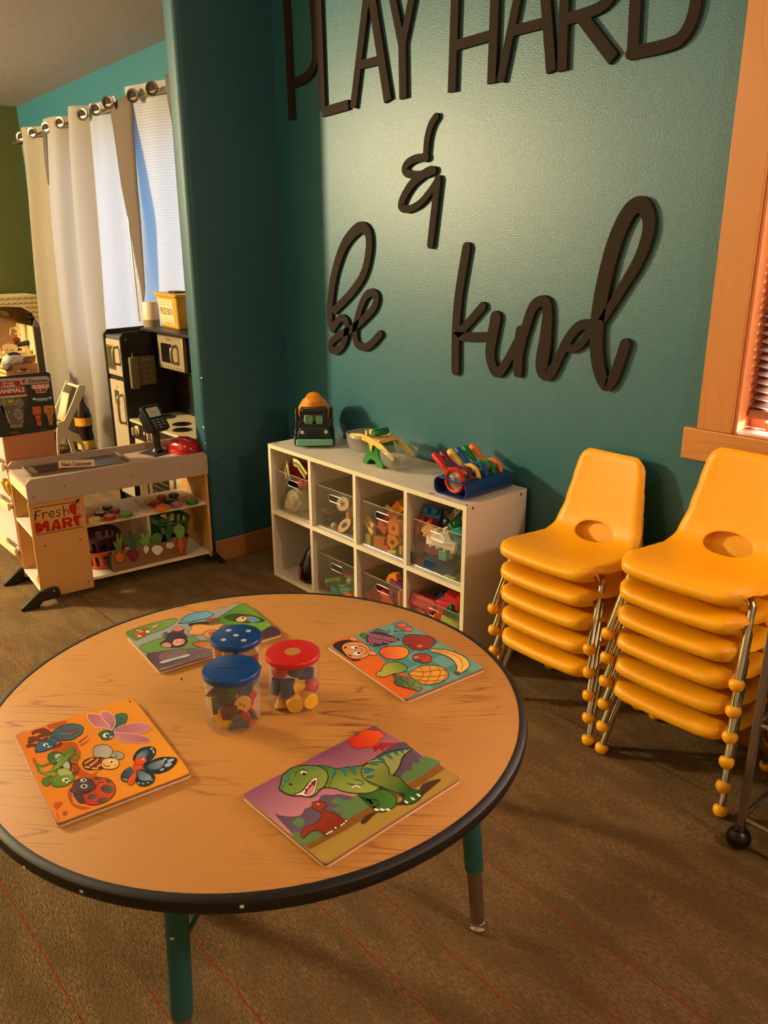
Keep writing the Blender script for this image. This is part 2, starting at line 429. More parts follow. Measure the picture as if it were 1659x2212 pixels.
# baseboards
bm = B(); box(bm, PX1, PX1+.014, PY+.006, 0, 0, .10)
struct('baseboard_partition', bm, BASEW, bevel=.003)
bm = B(); box(bm, PX1+.014, X1, -.014, 0, 0, .10)
struct('baseboard_back', bm, wood('baseboard_wood_long', C('#b87236'), C('#7d4518'), plane='XZ', scale=1), bevel=.003)
bm = B(); box(bm, X0+.014, PX0, -.014, 0, 0, .10)
struct('baseboard_playroom', bm, wood('baseboard_wood_long', None, None), bevel=.003)
bm = B(); box(bm, X0, X0+.014, Y0, 0, 0, .10)
struct('baseboard_left', bm, BASEW, bevel=.003)

# wood-cased window on the right: casing, stool and apron, reveal, sash, pleated shade, glass
wn = bpy.data.objects.new('window_1', None); COL.objects.link(wn); wn['kind'] = 'structure'; wn.location = (VX0, 0, VZ0)
def cs(x0, x1, y0, y1, z0, z1, name, mt=TRIMV, bev=.003): return link(name, box(B(), x0, x1, y0, y1, z0, z1), mt, wn, world=True, bevel=bev)
cs(VX0-.098, VX0, -.020, 0, VZ0, VZ1+.09, 'window_casing')
cs(VX1, VX1+.098, -.020, 0, VZ0, VZ1+.09, 'window_casing')
cs(VX0, VX1, -.020, 0, VZ1, VZ1+.09, 'window_casing', TRIMW)
cs(VX0-.135, VX1+.135, -.022, 0, VZ0-.088, VZ0, 'window_apron', TRIMW)
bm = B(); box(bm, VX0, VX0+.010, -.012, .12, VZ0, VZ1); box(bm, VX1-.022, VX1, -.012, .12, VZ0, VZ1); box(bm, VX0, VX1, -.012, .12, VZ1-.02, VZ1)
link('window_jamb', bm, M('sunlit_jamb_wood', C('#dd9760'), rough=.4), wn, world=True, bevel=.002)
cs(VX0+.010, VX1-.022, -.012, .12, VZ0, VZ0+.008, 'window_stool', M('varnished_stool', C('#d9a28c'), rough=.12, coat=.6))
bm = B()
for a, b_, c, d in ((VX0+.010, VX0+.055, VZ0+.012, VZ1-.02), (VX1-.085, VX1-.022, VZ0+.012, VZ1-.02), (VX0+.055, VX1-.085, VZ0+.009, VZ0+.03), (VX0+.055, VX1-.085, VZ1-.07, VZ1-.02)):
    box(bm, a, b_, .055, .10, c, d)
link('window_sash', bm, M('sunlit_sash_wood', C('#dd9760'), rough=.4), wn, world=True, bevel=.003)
link('pane', box(B(), VX0+.055, VX1-.085, .075, .079, VZ0+.05, VZ1-.07), clear('window_glass', (.95, .98, 1), .02), wn, world=True)
bm = B(); zz = VZ0+.062; k = 0
pts = []
while zz < VZ1-.03:
    pts.append((.032 if k % 2 else .056, zz)); zz += .0105; k += 1
for (ya, za), (yb, zb) in zip(pts, pts[1:]):
    v = [bm.verts.new((x, y, z)) for x, y, z in ((VX0+.018, ya, za), (VX1-.06, ya, za), (VX1-.06, yb, zb), (VX0+.018, yb, zb))]
    bm.faces.new(v)
bmesh.ops.remove_doubles(bm, verts=bm.verts, dist=1e-5)
def shade_cloth():
    m = bpy.data.materials.new('taupe_shade_fabric'); m.use_nodes = True; nt = m.node_tree; N = nt.nodes; L = nt.links; N.remove(N['Principled BSDF'])
    d = N.new('ShaderNodeBsdfDiffuse'); d.inputs[0].default_value = (*C('#8a5a44'), 1); t_ = N.new('ShaderNodeBsdfTranslucent'); t_.inputs[0].default_value = (*C('#d9cdc2'), 1)
    mx = N.new('ShaderNodeMixShader'); mx.inputs[0].default_value = .35; L.new(d.outputs[0], mx.inputs[1]); L.new(t_.outputs[0], mx.inputs[2]); L.new(mx.outputs[0], N['Material Output'].inputs[0])
    return m
sh = link('pleated_shade', bm, shade_cloth(), wn, world=True, solid=.001, smooth=False)
cs(VX0+.016, VX1-.06, .030, .058, VZ0+.040, VZ0+.062, 'shade_rail', M('taupe_shade_rail', C('#a06a50'), rough=.5))

# curtained window of the play room
w2 = bpy.data.objects.new('window_2', None); COL.objects.link(w2); w2['kind'] = 'structure'; w2.location = (WX0, 0, WZ0)
bm = B(); WHT = M('white_vinyl_frame', C('#dfe4ea'), rough=.4)
for a, b_, c, d in ((WX0, WX0+.05, WZ0, WZ1), (WX1-.05, WX1, WZ0, WZ1), (WX0+.05, WX1-.05, WZ0, WZ0+.05), (WX0+.05, WX1-.05, WZ1-.05, WZ1), ((WX0+WX1)/2-.03, (WX0+WX1)/2+.03, WZ0+.05, WZ1-.05)):
    box(bm, a, b_, .06, .11, c, d)
link('window_frame', bm, WHT, w2, world=True, bevel=.003)
link('pane', box(B(), WX0+.05, WX1-.05, .083, .087, WZ0+.05, WZ1-.05), clear('window_glass'), w2, world=True)

# ------------------------------------------------------------------ wall words
BRN = M('dark_brown_wood_letters', C('#2a1f16'), rough=.75, spec=.2, bump=.1, bscale=200)
def letter(name, label, strokes, W0, group=None):
    """strokes: list of (points in photo pixels, width m or list, smooth) laid on the wall"""
    bm = B(); d = .013
    for i, (pts, w_, sm) in enumerate(strokes):
        P = [hit(x, y, 'y', -d) for x, y in pts]; P = [(p.x, p.z) for p in P]
        if sm: P = [(v.x, v.y) for v in spline(P, False, 7)]
        ww = w_ if isinstance(w_, (int, float)) else None
        if ww is None:
            n = len(P)-1; m_ = len(w_)-1
            ws = [w_[min(int(t/n*m_), m_-1)]+(w_[min(int(t/n*m_)+1, m_)]-w_[min(int(t/n*m_), m_-1)])*((t/n*m_)-min(int(t/n*m_), m_-1)) for t in range(n+1)]
        else: ws = [ww]*len(P)
        Lf, Rt, d0, d1 = stroke_poly(P, ws)
        e = 0.00012*i
        fr = [[bm.verts.new((p.x, -d-e, p.y)) for p in s_] for s_ in (Lf, Rt)]
        bk = [[bm.verts.new((p.x, 0, p.y)) for p in s_] for s_ in (Lf, Rt)]
        for q in range(len(P)-1):
            bm.faces.new((fr[0][q], fr[0][q+1], fr[1][q+1], fr[1][q])); bm.faces.new((bk[0][q], bk[1][q], bk[1][q+1], bk[0][q+1]))
            bm.faces.new((fr[0][q], bk[0][q], bk[0][q+1], fr[0][q+1])); bm.faces.new((fr[1][q], fr[1][q+1], bk[1][q+1], bk[1][q]))
        for q in (0, -1): bm.faces.new((fr[0][q], fr[1][q], bk[1][q], bk[0][q]))
        if sm:      # rounded stroke ends
            for cpt, rr in ((P[0], ws[0]/2), (P[-1], ws[-1]/2)):
                prism(bm, ellip(cpt[0], cpt[1], rr, rr, 0, 14), 0, d+e+.00005, MX((0, 0, 0), (1, 0, 0), (0, 0, 1)))
    o = link(name, bm, BRN, None, ang=30)
    return tag(o, label, 'wall letter', group)
def at_bottom(px, z):   # extend a stroke straight up beyond the frame
    return px
SW = .030
def up(p, q, k):   # continue the line q->p beyond p
    return (p[0]+(p[0]-q[0])*k, p[1]+(p[1]-q[1])*k)
letter('letter', 'dark brown wooden letter P at the shaded left end of the top wall words', [
    ([(629, 258), (617, 0), (613, -90)], .036, False), ([(632, 180), (655, 170), (672, 152), (680, 120), (678, 60), (674, 0), (668, -50), (645, -78), (613, -86)], .034, True)], 0)
letter('letter', 'dark brown wooden letter L beside the P in the top wall words', [
    ([(696, 238), (687, 0), (683, -100)], .036, False), ([(695, 242), (752, 226)], .034, False)], 0)
letter('letter', 'dark brown wooden letter A between L and Y in the top wall words', [
    ([(762, 233), (790, 0), (800, -90)], .034, False), ([(837, 218), (803, 0), (790, -90)], .038, False), ([(774, 141), (822, 129)], .028, False)], 0)
letter('letter', 'dark brown wooden letter Y ending the first of the top wall words', [
    ([(870, 213), (868, 95)], .036, False), ([(868, 100), (848, 0), (832, -80)], .032, False), ([(868, 100), (888, 0), (905, -90)], .032, False)], 0)
letter('letter', 'dark brown wooden letter H starting the second of the top wall words', [
    ([(975, 199), (982, 0), (985, -90)], .034, False), ([(1061, 180), (1068, 0), (1072, -90)], .034, False), ([(977, 100), (1064, 75)], .030, False)], 0)
letter('letter', 'dark brown wooden letter A between H and R in the top wall words', [
    ([(1080, 177), (1116, 0), (1134, -90)], .030, False), ([(1190, 155), (1178, 0), (1168, -90)], .034, False), ([(1102, 68), (1178, 48)], .028, False)], 0)
letter('letter', 'dark brown wooden letter R with slanting leg in the top wall words', [
    ([(1213, 153), (1218, 0), (1220, -90)], .032, False), ([(1217, 43), (1275, 25), (1305, 8), (1325, -20), (1328, -60), (1290, -90), (1220, -95)], .030, True), ([(1254, 34), (1324, 127)], .034, False)], 0)
letter('letter', 'dark brown wooden letter D at the right end of the top wall words', [
    ([(1366, 112), (1372, 0), (1376, -95)], .034, False), ([(1362, 115), (1440, 97), (1475, 76), (1497, 30), (1503, -30), (1480, -85), (1376, -100)], .032, True)], 0)
letter('ampersand_sign', 'dark brown wooden ampersand in the middle of the teal wall', [
    ([(941, 252), (930, 270), (922, 300), (918, 342)], [.024, .026, .026, .024], True),
    ([(920, 340), (898, 342), (880, 352), (873, 366), (882, 376), (912, 377), (936, 368)], .026, True),
    ([(930, 366), (914, 376), (890, 396), (872, 424), (866, 445), (880, 452), (905, 440), (928, 414), (944, 390)], [.024, .030, .030, .030, .024, .024, .024], True),
    ([(945, 388), (938, 450), (929, 528)], .030, True)], 0)
letter('be_word_sign', 'dark brown wooden script word be, lower left on the teal wall', [
    ([(718, 712), (712, 690), (713, 650), (722, 590), (740, 535), (760, 505), (780, 491), (794, 504), (796, 540), (785, 590), (760, 630), (722, 670)], [.030, .036, .040, .044, .036, .034, .032], True),
    ([(720, 706), (735, 688), (746, 692), (749, 712), (742, 740), (728, 757), (714, 754), (716, 738), (735, 722), (758, 712), (782, 692), (806, 665), (812, 640), (800, 632), (786, 645), (773, 680), (766, 715), (770, 742), (786, 750), (802, 742), (820, 722)], .030, True)], 0)
letter('kind_word_sign', 'dark brown wooden script word kind with a tall looped d on the teal wall', [
    ([(1007, 535), (990, 640), (984, 720), (983, 800)], .036, True),
    ([(1042, 662), (1000, 710), (984, 724), (1015, 728), (1055, 727)], .030, True),
    ([(1070, 686), (1064, 720), (1058, 765), (1066, 798), (1078, 803), (1094, 782), (1118, 735), (1125, 716)], [.044, .042, .036, .034, .030, .028], True),
    ([(1118, 804), (1119, 760), (1124, 716)], [.036, .042, .038], True),
    ([(1118, 790), (1132, 720), (1150, 665), (1172, 650), (1182, 668), (1178, 730), (1170, 790), (1180, 808), (1196, 795), (1222, 740), (1250, 705), (1280, 700)], [.022, .034, .034, .036, .050, .046, .030, .030, .030], True),
    ([(1277, 703), (1262, 735), (1240, 752), (1222, 752)], .024, True),
    ([(1296, 700), (1345, 620), (1380, 560), (1400, 500), (1398, 460), (1382, 441), (1355, 462), (1325, 530), (1300, 630), (1288, 720), (1292, 790), (1308, 832), (1325, 815), (1340, 775), (1350, 744)], [.024, .032, .036, .040, .044, .048, .048, .044, .034, .034, .034], True)], 0)

# ================================================================== ROUND TABLE
TZ = .481; TC = Vector((1.793, -1.326, 0)); TR = .533
tb = thing('round_table', 'low round activity table with honey oak laminate top and black rubber edge', 'table', TC)
LAM = wood('oak_laminate', C('#cd9247'), C('#8a4f1c'), ang=math.radians(46), scale=1.5, rough=.5, contrast=.95)
BLK = M('black_rubber_edging', C('#140e0b'), rough=.5, bump=.05)
R0 = TR
bm = B(); lathe(bm, [(0, TZ-.024), (R0-.010, TZ-.024), (R0-.006, TZ-.02), (R0-.006, TZ-.001), (R0-.008, TZ), (0, TZ)], 128)
link('tabletop', bm, LAM, tb)
bm = B(); lathe(bm, [(R0-.006, TZ+.0006), (R0+.002, TZ+.0003), (R0+.008, TZ-.004), (R0+.0105, TZ-.013), (R0+.009, TZ-.022), (R0+.003, TZ-.029), (R0-.01, TZ-.030), (R0-.03, TZ-.029), (R0-.03, TZ-.025), (R0-.0065, TZ-.024), (R0-.006, TZ+.0006)], 128)
link('edge_band', bm, BLK, tb)
for a, dz in ((math.radians(-62), -.013), (math.radians(-36), -.010), (math.radians(-75), -.02)):
    bm = B(); box(bm, -.0015, .0015, -.003, .003, -.002, .002, 0, RT((math.cos(a)*(R0+.0095), math.sin(a)*(R0+.0095), TZ+dz), 0, 0, a))
    link('edge_chip', bm, M('pale_chipped_edge', C('#e9dcc8')), tb)
TEALM = M('teal_painted_steel', C('#1f5a5c'), rough=.42, bump=.1, bscale=150)
STEEL = M('brushed_leg_steel', C('#8a7368'), rough=.38, metal=.7)
CHR = M('polished_chrome', C('#d8d2c8'), rough=.09, metal=1)
for dx, dy in ((.83, .56), (-.60, .80), (-.80, -.60), (.615, -.79)):
    f = Vector((dx, dy, 0)); top = f*.425+Vector((0, 0, TZ-.025)); foot = f*.466
    at = lambda t: top.lerp(foot, t)
    bm = B(); tube(bm, [at(0), at(.66)], .0195, 20); lg = link('leg', bm, TEALM, tb)
    bm = B(); tube(bm, [at(.65), at(.965)], .0155, 20); link('lower_tube', bm, STEEL, lg, label='bare steel height-adjusting lower tube')
    bm = B(); d_ = (foot-top).normalized(); lathe(bm, [(0, .001), (.014, .001), (.0195, .005), (.0205, .011), (.017, .017), (.0155, .022), (0, .022)], 20, Matrix.Translation(at(1)))
    link('glide', bm, CHR, lg, label='shiny nickel glide')
    side = Vector((-dy, dx, 0))
    bm = B(); sphere(bm, at(.30)+f*.0195, .0045, 0, 8); sphere(bm, at(.345)-side*.0195, .006, 0, 8); link('screw', bm, CHR, lg)
    bm = B(); tube(bm, [at(.40), at(.04)-f*.045+side*.075], .0042, 8); link('brace', bm, TEALM, lg)
# crumb on the table
bm = B(); p = hit(392, 1468, 'z', TZ); sphere(bm, p+Vector((0, 0, .002)), .0032, 0, 8, (1, .7, .6))
tag(link('crumb', bm, M('dried_raisin', C('#3a1a12'), rough=.6)), 'tiny dark crumb lying on the tabletop left of the jars', 'crumb')

# ------------------------------------------------------------------ wooden puzzles
PLY = M('pale_plywood_edge', C('#e2c49c'), rough=.55); PLYD = M('dark_mdf_layer', C('#9a6a42'), rough=.6)
PT = .0095
def board(name, label, corners, zrot):
    P = [hit(x, y, 'z', TZ+PT) for x, y in corners]
    c = sum(P, Vector())/4
    # rectify: average the edge vectors so that the board is a true rectangle
    u = ((P[1]-P[0])+(P[2]-P[3])).normalized(); v0 = ((P[3]-P[0])+(P[2]-P[1])); v = Vector((-u.y, u.x, 0)); v = v if v.dot(v0) > 0 else -v
    lu = ((P[1]-P[0]).length+(P[2]-P[3]).length)/4; lv = ((P[3]-P[0]).length+(P[2]-P[1]).length)/4
    t = thing(name, label, 'puzzle', (c.x, c.y, TZ), math.atan2(u.y, u.x))
    bm = B(); prism(bm, rrect(-lu, lu, -lv, lv, .007), 0.0002, .0045); link('backing_board', bm, PLY, t, bevel=.0008)
    bm = B(); prism(bm, rrect(-lu, lu, -lv, lv, .007), .0045, PT-.0003); link('frame_board', bm, PLYD, t, bevel=.0006)
    return t, c, u, v, lu, lv
def crop(ox, oy, s, z):
    return lambda x, y: hit(ox+x/s, oy+y/s, 'z', z)
UP = (0, 0, 1); K = C('#1c1410'); WH = C('#f3ece0')
def bg(art, t, lu, lv, c, u, v, col, grad=None):
    """the printed face of the whole board, as a fine grid so that a printed gradient can run over it"""
    art.h += art.step; n = 14
    g = {}
    for i in range(n+1):
        for j in range(n+1):
            a, b_ = -1+2*i/n, -1+2*j/n
            p = Vector((c.x, c.y, TZ+PT))+u*a*(lu-.0008)+v*b_*(lv-.0008)
            if abs(a) == 1 and abs(b_) == 1: p -= (u*a+v*b_)*.002
            q = art.bm.verts.new(p+Vector((0, 0, art.h))); q[art.lay] = (*col(a, b_), 1); g[i, j] = q
    for i in range(n):
        for j in range(n): art.bm.faces.new((g[i, j], g[i+1, j], g[i+1, j+1], g[i, j+1]))
def mixc(a, b_, t):
    t = max(0, min(1, t)); return tuple(x+(y-x)*t for x, y in zip(a, b_))

# --- dinosaur puzzle
t, c, u, v, lu, lv = board('dinosaur_puzzle', 'wooden puzzle of a green dinosaur and small red dinosaur on purple sky', [(525, 1716), (810, 1564), (995, 1683), (700, 1868)], 0)
Z = crop(500, 1540, 3.1904, TZ+PT)
SKY, PNK, GRD, OLV = C('#8a4f72'), C('#c88590'), C('#8a5a26'), C('#a8893a')
A = Art(Z, UP)
# find the printed axes: b runs from sky edge (-1) to ground edge (+1)
bg(A, t, lu, lv, c, u, v, lambda a, b_: mixc(SKY, PNK, (b_+1)/1.1) if b_ < .2 else mixc(GRD, OLV, (b_-.35)/.4))
A.blob([(300, 700), (330, 705), (390, 712), (460, 710), (490, 690), (505, 660), (545, 645), (600, 600), (625, 565), (700, 565), (760, 560), (900, 600), (960, 650), (700, 760), (520, 905), (420, 830)], C('#5f4c60'), (400, 650, 520, 900, C('#6d5870')), k=3)
A.poly([(995, 300), (1040, 270), (1080, 240), (1140, 205), (1195, 200), (1240, 240), (1330, 310), (1200, 440), (1100, 470)], C('#665063'))
for P in ([(420, 840), (440, 820), (470, 825), (500, 800), (560, 815), (620, 830), (640, 850), (500, 912)], [(690, 660), (740, 645), (770, 605), (820, 600), (880, 560), (990, 575), (1000, 610), (800, 735), (760, 700)],
          [(1160, 450), (1200, 400), (1240, 390), (1245, 350), (1290, 345), (1300, 310), (1340, 300), (1400, 320), (1435, 350), (1300, 440), (1200, 478)], [(420, 760), (450, 725), (490, 730), (505, 760), (470, 790)], [(690, 600), (730, 585), (765, 600), (760, 625), (710, 630)]):
    A.blob(P, C('#5d7f4c'), k=3)
A.poly([(505, 912), (640, 848), (800, 738), (1010, 610), (1100, 560), (1300, 440), (1430, 350), (1470, 385), (1300, 500), (1050, 640), (800, 800), (540, 940)], C('#84531f'))
A.blob([(890, 750), (940, 700), (1000, 680), (1100, 640), (1180, 600), (1150, 560), (1200, 560), (1280, 560), (1320, 490), (1445, 455), (1390, 510), (1330, 560), (1250, 630), (1100, 640), (1000, 690), (920, 765)], C('#4a2f18'), k=3)
# volcano fire
A.blob([(975, 235), (1010, 225), (1030, 208), (1140, 210), (1090, 232), (1060, 238), (1040, 262), (1015, 245), (990, 272)], C('#c5222a'), k=3)
A.blob([(806, 200), (820, 170), (870, 155), (890, 130), (930, 114), (980, 122), (1015, 120), (1052, 150), (1050, 170), (1025, 185), (1010, 210), (965, 235), (920, 238), (870, 250), (840, 240)], C('#e02a14'), (810, 200, 1050, 160, C('#f2601a')), C('#8a1a20'), 4)
A.done('printed_picture', t)
# T-rex: its pieces lie in the tray a hair above it
A = Art(Z, UP, base=.0004)
G1, G2, G3, BL = C('#4c7a2a'), C('#9aa24a'), C('#2d5c22'), C('#2f7f92')
OUT = C('#1e2a12')
A.blob([(875, 565), (920, 590), (1000, 600), (1018, 630), (985, 660), (985, 675), (1030, 685), (1085, 670), (1130, 640), (1140, 590), (1110, 560), (1050, 530), (950, 530)], G3, (900, 560, 1130, 640, G1), OUT, 6)
A.blob([(560, 380), (640, 365), (720, 385), (820, 372), (900, 362), (960, 330), (1040, 290), (1120, 262), (1240, 250), (1210, 280), (1180, 310), (1160, 370), (1120, 425), (1030, 510), (960, 550), (860, 555), (780, 545), (700, 520), (610, 515), (560, 500)], G1, (700, 370, 800, 560, G2), OUT, 6)
A.blob([(925, 345), (990, 320), (1060, 290), (1150, 262), (1238, 252), (1180, 300), (1155, 370), (1115, 422), (1085, 400), (1070, 360), (1000, 345)], C('#a3aa5c'), None, OUT, 3)
A.blob([(895, 400), (920, 360), (990, 340), (1050, 345), (1085, 385), (1090, 430), (1150, 440), (1190, 480), (1240, 525), (1300, 540), (1312, 575), (1270, 615), (1200, 632), (1185, 600), (1190, 560), (1130, 550), (1060, 520), (960, 480), (910, 450)], G2, (960, 380, 1180, 560, G3), OUT, 6)
for x in (990, 1030, 1070): A.blob([(x-10, 665), (x+10, 660), (x+28, 672), (x+8, 678)], WH, k=3)
for x, y in ((1205, 615), (1250, 592), (1290, 568)): A.blob([(x-16, y-8), (x+2, y-6), (x+16, y+10), (x-4, y+8)], WH, k=3)
for P in ([(1005, 320), (1040, 308), (1065, 345), (1040, 335)], [(1060, 292), (1085, 283), (1115, 322), (1090, 315)], [(1112, 272), (1135, 265), (1155, 298), (1135, 290)], [(1160, 262), (1180, 258), (1190, 282), (1175, 275)], [(1205, 255), (1220, 253), (1222, 268)],
          [(950, 350), (1000, 348), (1010, 362), (970, 362)], [(900, 390), (940, 380), (995, 398), (940, 402)], [(905, 412), (930, 405), (960, 412), (920, 420)], [(925, 440), (985, 430), (975, 448), (940, 455)],
          [(690, 440), (705, 395), (730, 390), (720, 420)], [(750, 385), (785, 384), (788, 440), (765, 410)], [(815, 378), (852, 372), (855, 430), (835, 410)], [(640, 375), (655, 372), (662, 405), (650, 400)], [(600, 370), (618, 368), (622, 392)]):
    A.blob(P, BL, k=3)
A.line([(800, 490), (860, 500), (900, 495), (905, 475), (880, 465), (845, 460)], 5, G3, True); A.line([(830, 520), (860, 505), (890, 520)], 9, WH, True)
A.line([(720, 395), (700, 440), (680, 490), (668, 520)], 2.5, OUT, True); A.line([(895, 410), (910, 450), (960, 490), (1050, 525)], 4, OUT, True)
A.blob([(332, 530), (340, 490), (350, 440), (380, 410), (410, 385), (470, 368), (540, 365), (600, 372), (650, 400), (665, 450), (640, 510), (610, 530), (585, 560), (555, 578), (520, 580), (470, 570), (420, 572), (370, 555)], G1, (400, 380, 520, 560, C('#8b9a45')), OUT, 7)
A.blob([(430, 570), (480, 548), (510, 520), (540, 480), (570, 452), (592, 455), (588, 490), (575, 540), (550, 572), (520, 580), (480, 572)], C('#f0e6d4'), None, OUT, 4)
A.blob([(500, 545), (530, 510), (560, 470), (582, 468), (575, 510), (555, 555), (520, 574)], C('#7a1f20'), k=3)
A.blob([(515, 560), (540, 520), (565, 500), (570, 520), (550, 560), (525, 576)], C('#d8848c'), k=3)
for x, y in ((500, 545), (520, 520), (540, 493), (560, 470)): A.blob([(x-9, y), (x+4, y-9), (x+9, y+5)], WH, k=2)
A.ell(498, 418, 25, 14, 15, WH, None, OUT, 3); A.ell(502, 424, 15, 9, 15, K)
A.line([(440, 440), (450, 405), (490, 388), (530, 400)], 4, G3, True); A.ell(408, 496, 12, 6, 15, K); A.line([(430, 560), (480, 545), (540, 475)], 4, OUT, True)
for P in ([(370, 430), (395, 418), (412, 425), (385, 440)], [(358, 470), (395, 458), (400, 470), (365, 482)], [(540, 380), (570, 376), (568, 392)], [(345, 520), (358, 500), (352, 540)]): A.blob(P, BL, k=3)
A.done('dinosaur_piece', t)
A = Art(Z, UP, base=.0004)
A.blob([(555, 625), (575, 612), (610, 610), (645, 618), (658, 630), (645, 650), (628, 665), (640, 675), (700, 690), (735, 705), (760, 730), (795, 742), (790, 765), (755, 775), (735, 790), (715, 800), (690, 810), (665, 845), (640, 845), (600, 810), (560, 815), (520, 840), (498, 862), (482, 850), (490, 810), (530, 780), (580, 765), (608, 735), (622, 700), (595, 675), (565, 660)], C('#a03a18'), (560, 620, 760, 800, C('#7a2a12')), C('#45160c'), 4)
A.ell(600, 631, 10, 6, 0, WH); A.ell(602, 632, 5, 4, 0, K)
for x, y in ((660, 835), (675, 826), (690, 818), (718, 793), (758, 775), (775, 765), (790, 748)): A.ell(x, y, 8, 6, -30, WH)
A.done('small_dinosaur_piece', t)

# --- insect puzzle
t, c, u, v, lu, lv = board('insect_puzzle', 'orange wooden puzzle of insects with a frog-green grasshopper and ladybird', [(33, 1585), (288, 1508), (413, 1668), (122, 1783)], 0)
Z = crop(0, 1480, 3.7705, TZ+PT)
A = Art(Z, UP)
OR1, OR2 = C('#e07a18'), C('#ef9c1c')
bg(A, t, lu, lv, c, u, v, lambda a, b_: mixc(OR1, OR2, (a+1)/2*.9+(b_+1)*.1))
DO = C('#b8500e')
for P in ([(380, 330), (440, 310), (530, 290), (545, 300), (520, 320), (420, 360)], [(480, 480), (560, 460), (620, 470), (640, 510), (660, 560), (640, 620), (660, 680), (760, 740), (700, 760), (560, 720), (430, 640), (420, 540)], [(550, 870), (580, 840), (600, 960), (700, 990), (740, 1000), (680, 1018), (600, 990), (560, 930)],
          [(436, 985), (445, 960), (500, 950), (512, 965), (490, 990), (465, 1018)], [(508, 1050), (525, 1025), (550, 1030), (548, 1055), (525, 1070)], [(455, 1035), (465, 1040), (487, 1092), (475, 1095)], [(262, 600), (290, 600), (300, 660), (280, 650)],
          [(640, 460), (680, 430), (730, 405), (690, 440), (650, 475)], [(650, 490), (700, 460), (745, 430), (700, 475), (660, 500)], [(750, 730), (800, 705), (780, 735), (800, 745), (770, 755)]):
    A.blob(P, DO, k=3)
text_bm_list = []
A.line([(1052, 128), (1064, 143)], 10, C('#7a2a0c'))
A.done('printed_picture', t)
def piece(name, fn, base=.0004):
    global A
    A = Art(Z, UP, base=base); fn(A); A.done(name, t)
def ant(A):
    br = C('#6b2a14')
    for P in ([(230, 440), (280, 430), (330, 455), (390, 430)], [(215, 500), (260, 490), (300, 490), (350, 470)], [(260, 400), (300, 375), (350, 390), (400, 410)], [(300, 380), (360, 362), (420, 400)], [(225, 465), (270, 455), (320, 420), (380, 400)], [(400, 500), (470, 495), (500, 465)], [(285, 545), (320, 530)]):
        A.line(P, 26, br, True)
    A.blob([(410, 430), (440, 370), (520, 325), (600, 316), (660, 330), (678, 360), (660, 400), (600, 440), (540, 452), (460, 450)], C('#2c5a74'), (440, 440, 660, 340, C('#3c6d84')), K, 5)
    A.line([(480, 350), (560, 380), (640, 350)], 18, C('#7a3a24'), True); A.line([(500, 420), (580, 410), (650, 372)], 14, C('#7a3a24'), True); A.line([(480, 395), (540, 398), (600, 385)], 8, C('#4f93ad'), True)
    A.blob([(380, 450), (420, 430), (470, 440), (450, 480), (400, 490)], C('#2a6080'), None, K, 4)
    A.blob([(290, 510), (310, 475), (360, 455), (420, 465), (442, 495), (420, 520), (360, 540), (310, 545)], C('#2f6f92'), (300, 480, 420, 540, C('#1f4f70')), K, 5)
    A.ell(372, 488, 22, 12, -10, WH); A.ell(402, 506, 16, 8, 0, WH); A.ell(378, 492, 10, 7, 0, K); A.ell(405, 509, 8, 5, 0, K)
piece('ant_piece', ant)
def dragonfly(A):
    A.blob([(905, 370), (930, 300), (940, 250), (990, 232), (1030, 240), (1035, 280), (1000, 330), (940, 370)], C('#2c5d4c'), (920, 350, 1020, 240, C('#3e7a62')), K, 5)
    for P in ([(950, 300), (990, 305)], [(955, 270), (1015, 285)], [(935, 330), (970, 340)]): A.line(P, 4, C('#1b3b30'))
    pk = C('#b8647c'); pk2 = C('#cf8796')
    A.blob([(900, 375), (850, 350), (780, 345), (730, 300), (708, 250), (720, 235), (770, 236), (820, 250), (870, 310), (910, 365)], pk, (720, 240, 880, 360, pk2), C('#f0d8d4'), 5)
    A.blob([(905, 365), (880, 320), (830, 270), (822, 225), (845, 212), (890, 220), (930, 260), (940, 310), (920, 360)], pk2, (840, 220, 920, 350, pk), C('#f0d8d4'), 5)
    A.blob([(930, 370), (980, 335), (1060, 315), (1150, 308), (1215, 325), (1228, 355), (1200, 380), (1130, 398), (1040, 395), (950, 385)], pk, (950, 380, 1200, 340, pk2), C('#e6c4c0'), 4)
    A.blob([(920, 390), (980, 388), (1060, 395), (1140, 410), (1210, 435), (1220, 460), (1180, 472), (1080, 472), (990, 460), (940, 425)], pk2, (950, 400, 1200, 460, pk), C('#e6c4c0'), 4)
    A.blob([(803, 410), (815, 390), (860, 370), (905, 375), (928, 400), (915, 430), (880, 445), (835, 445), (822, 425)], C('#2f6a50'), None, K, 5)
    A.ell(862, 410, 26, 18, -20, WH); A.ell(908, 428, 14, 10, 0, WH); A.ell(872, 412, 11, 11, 0, K); A.ell(910, 430, 7, 6, 0, K)
piece('dragonfly_piece', dragonfly)
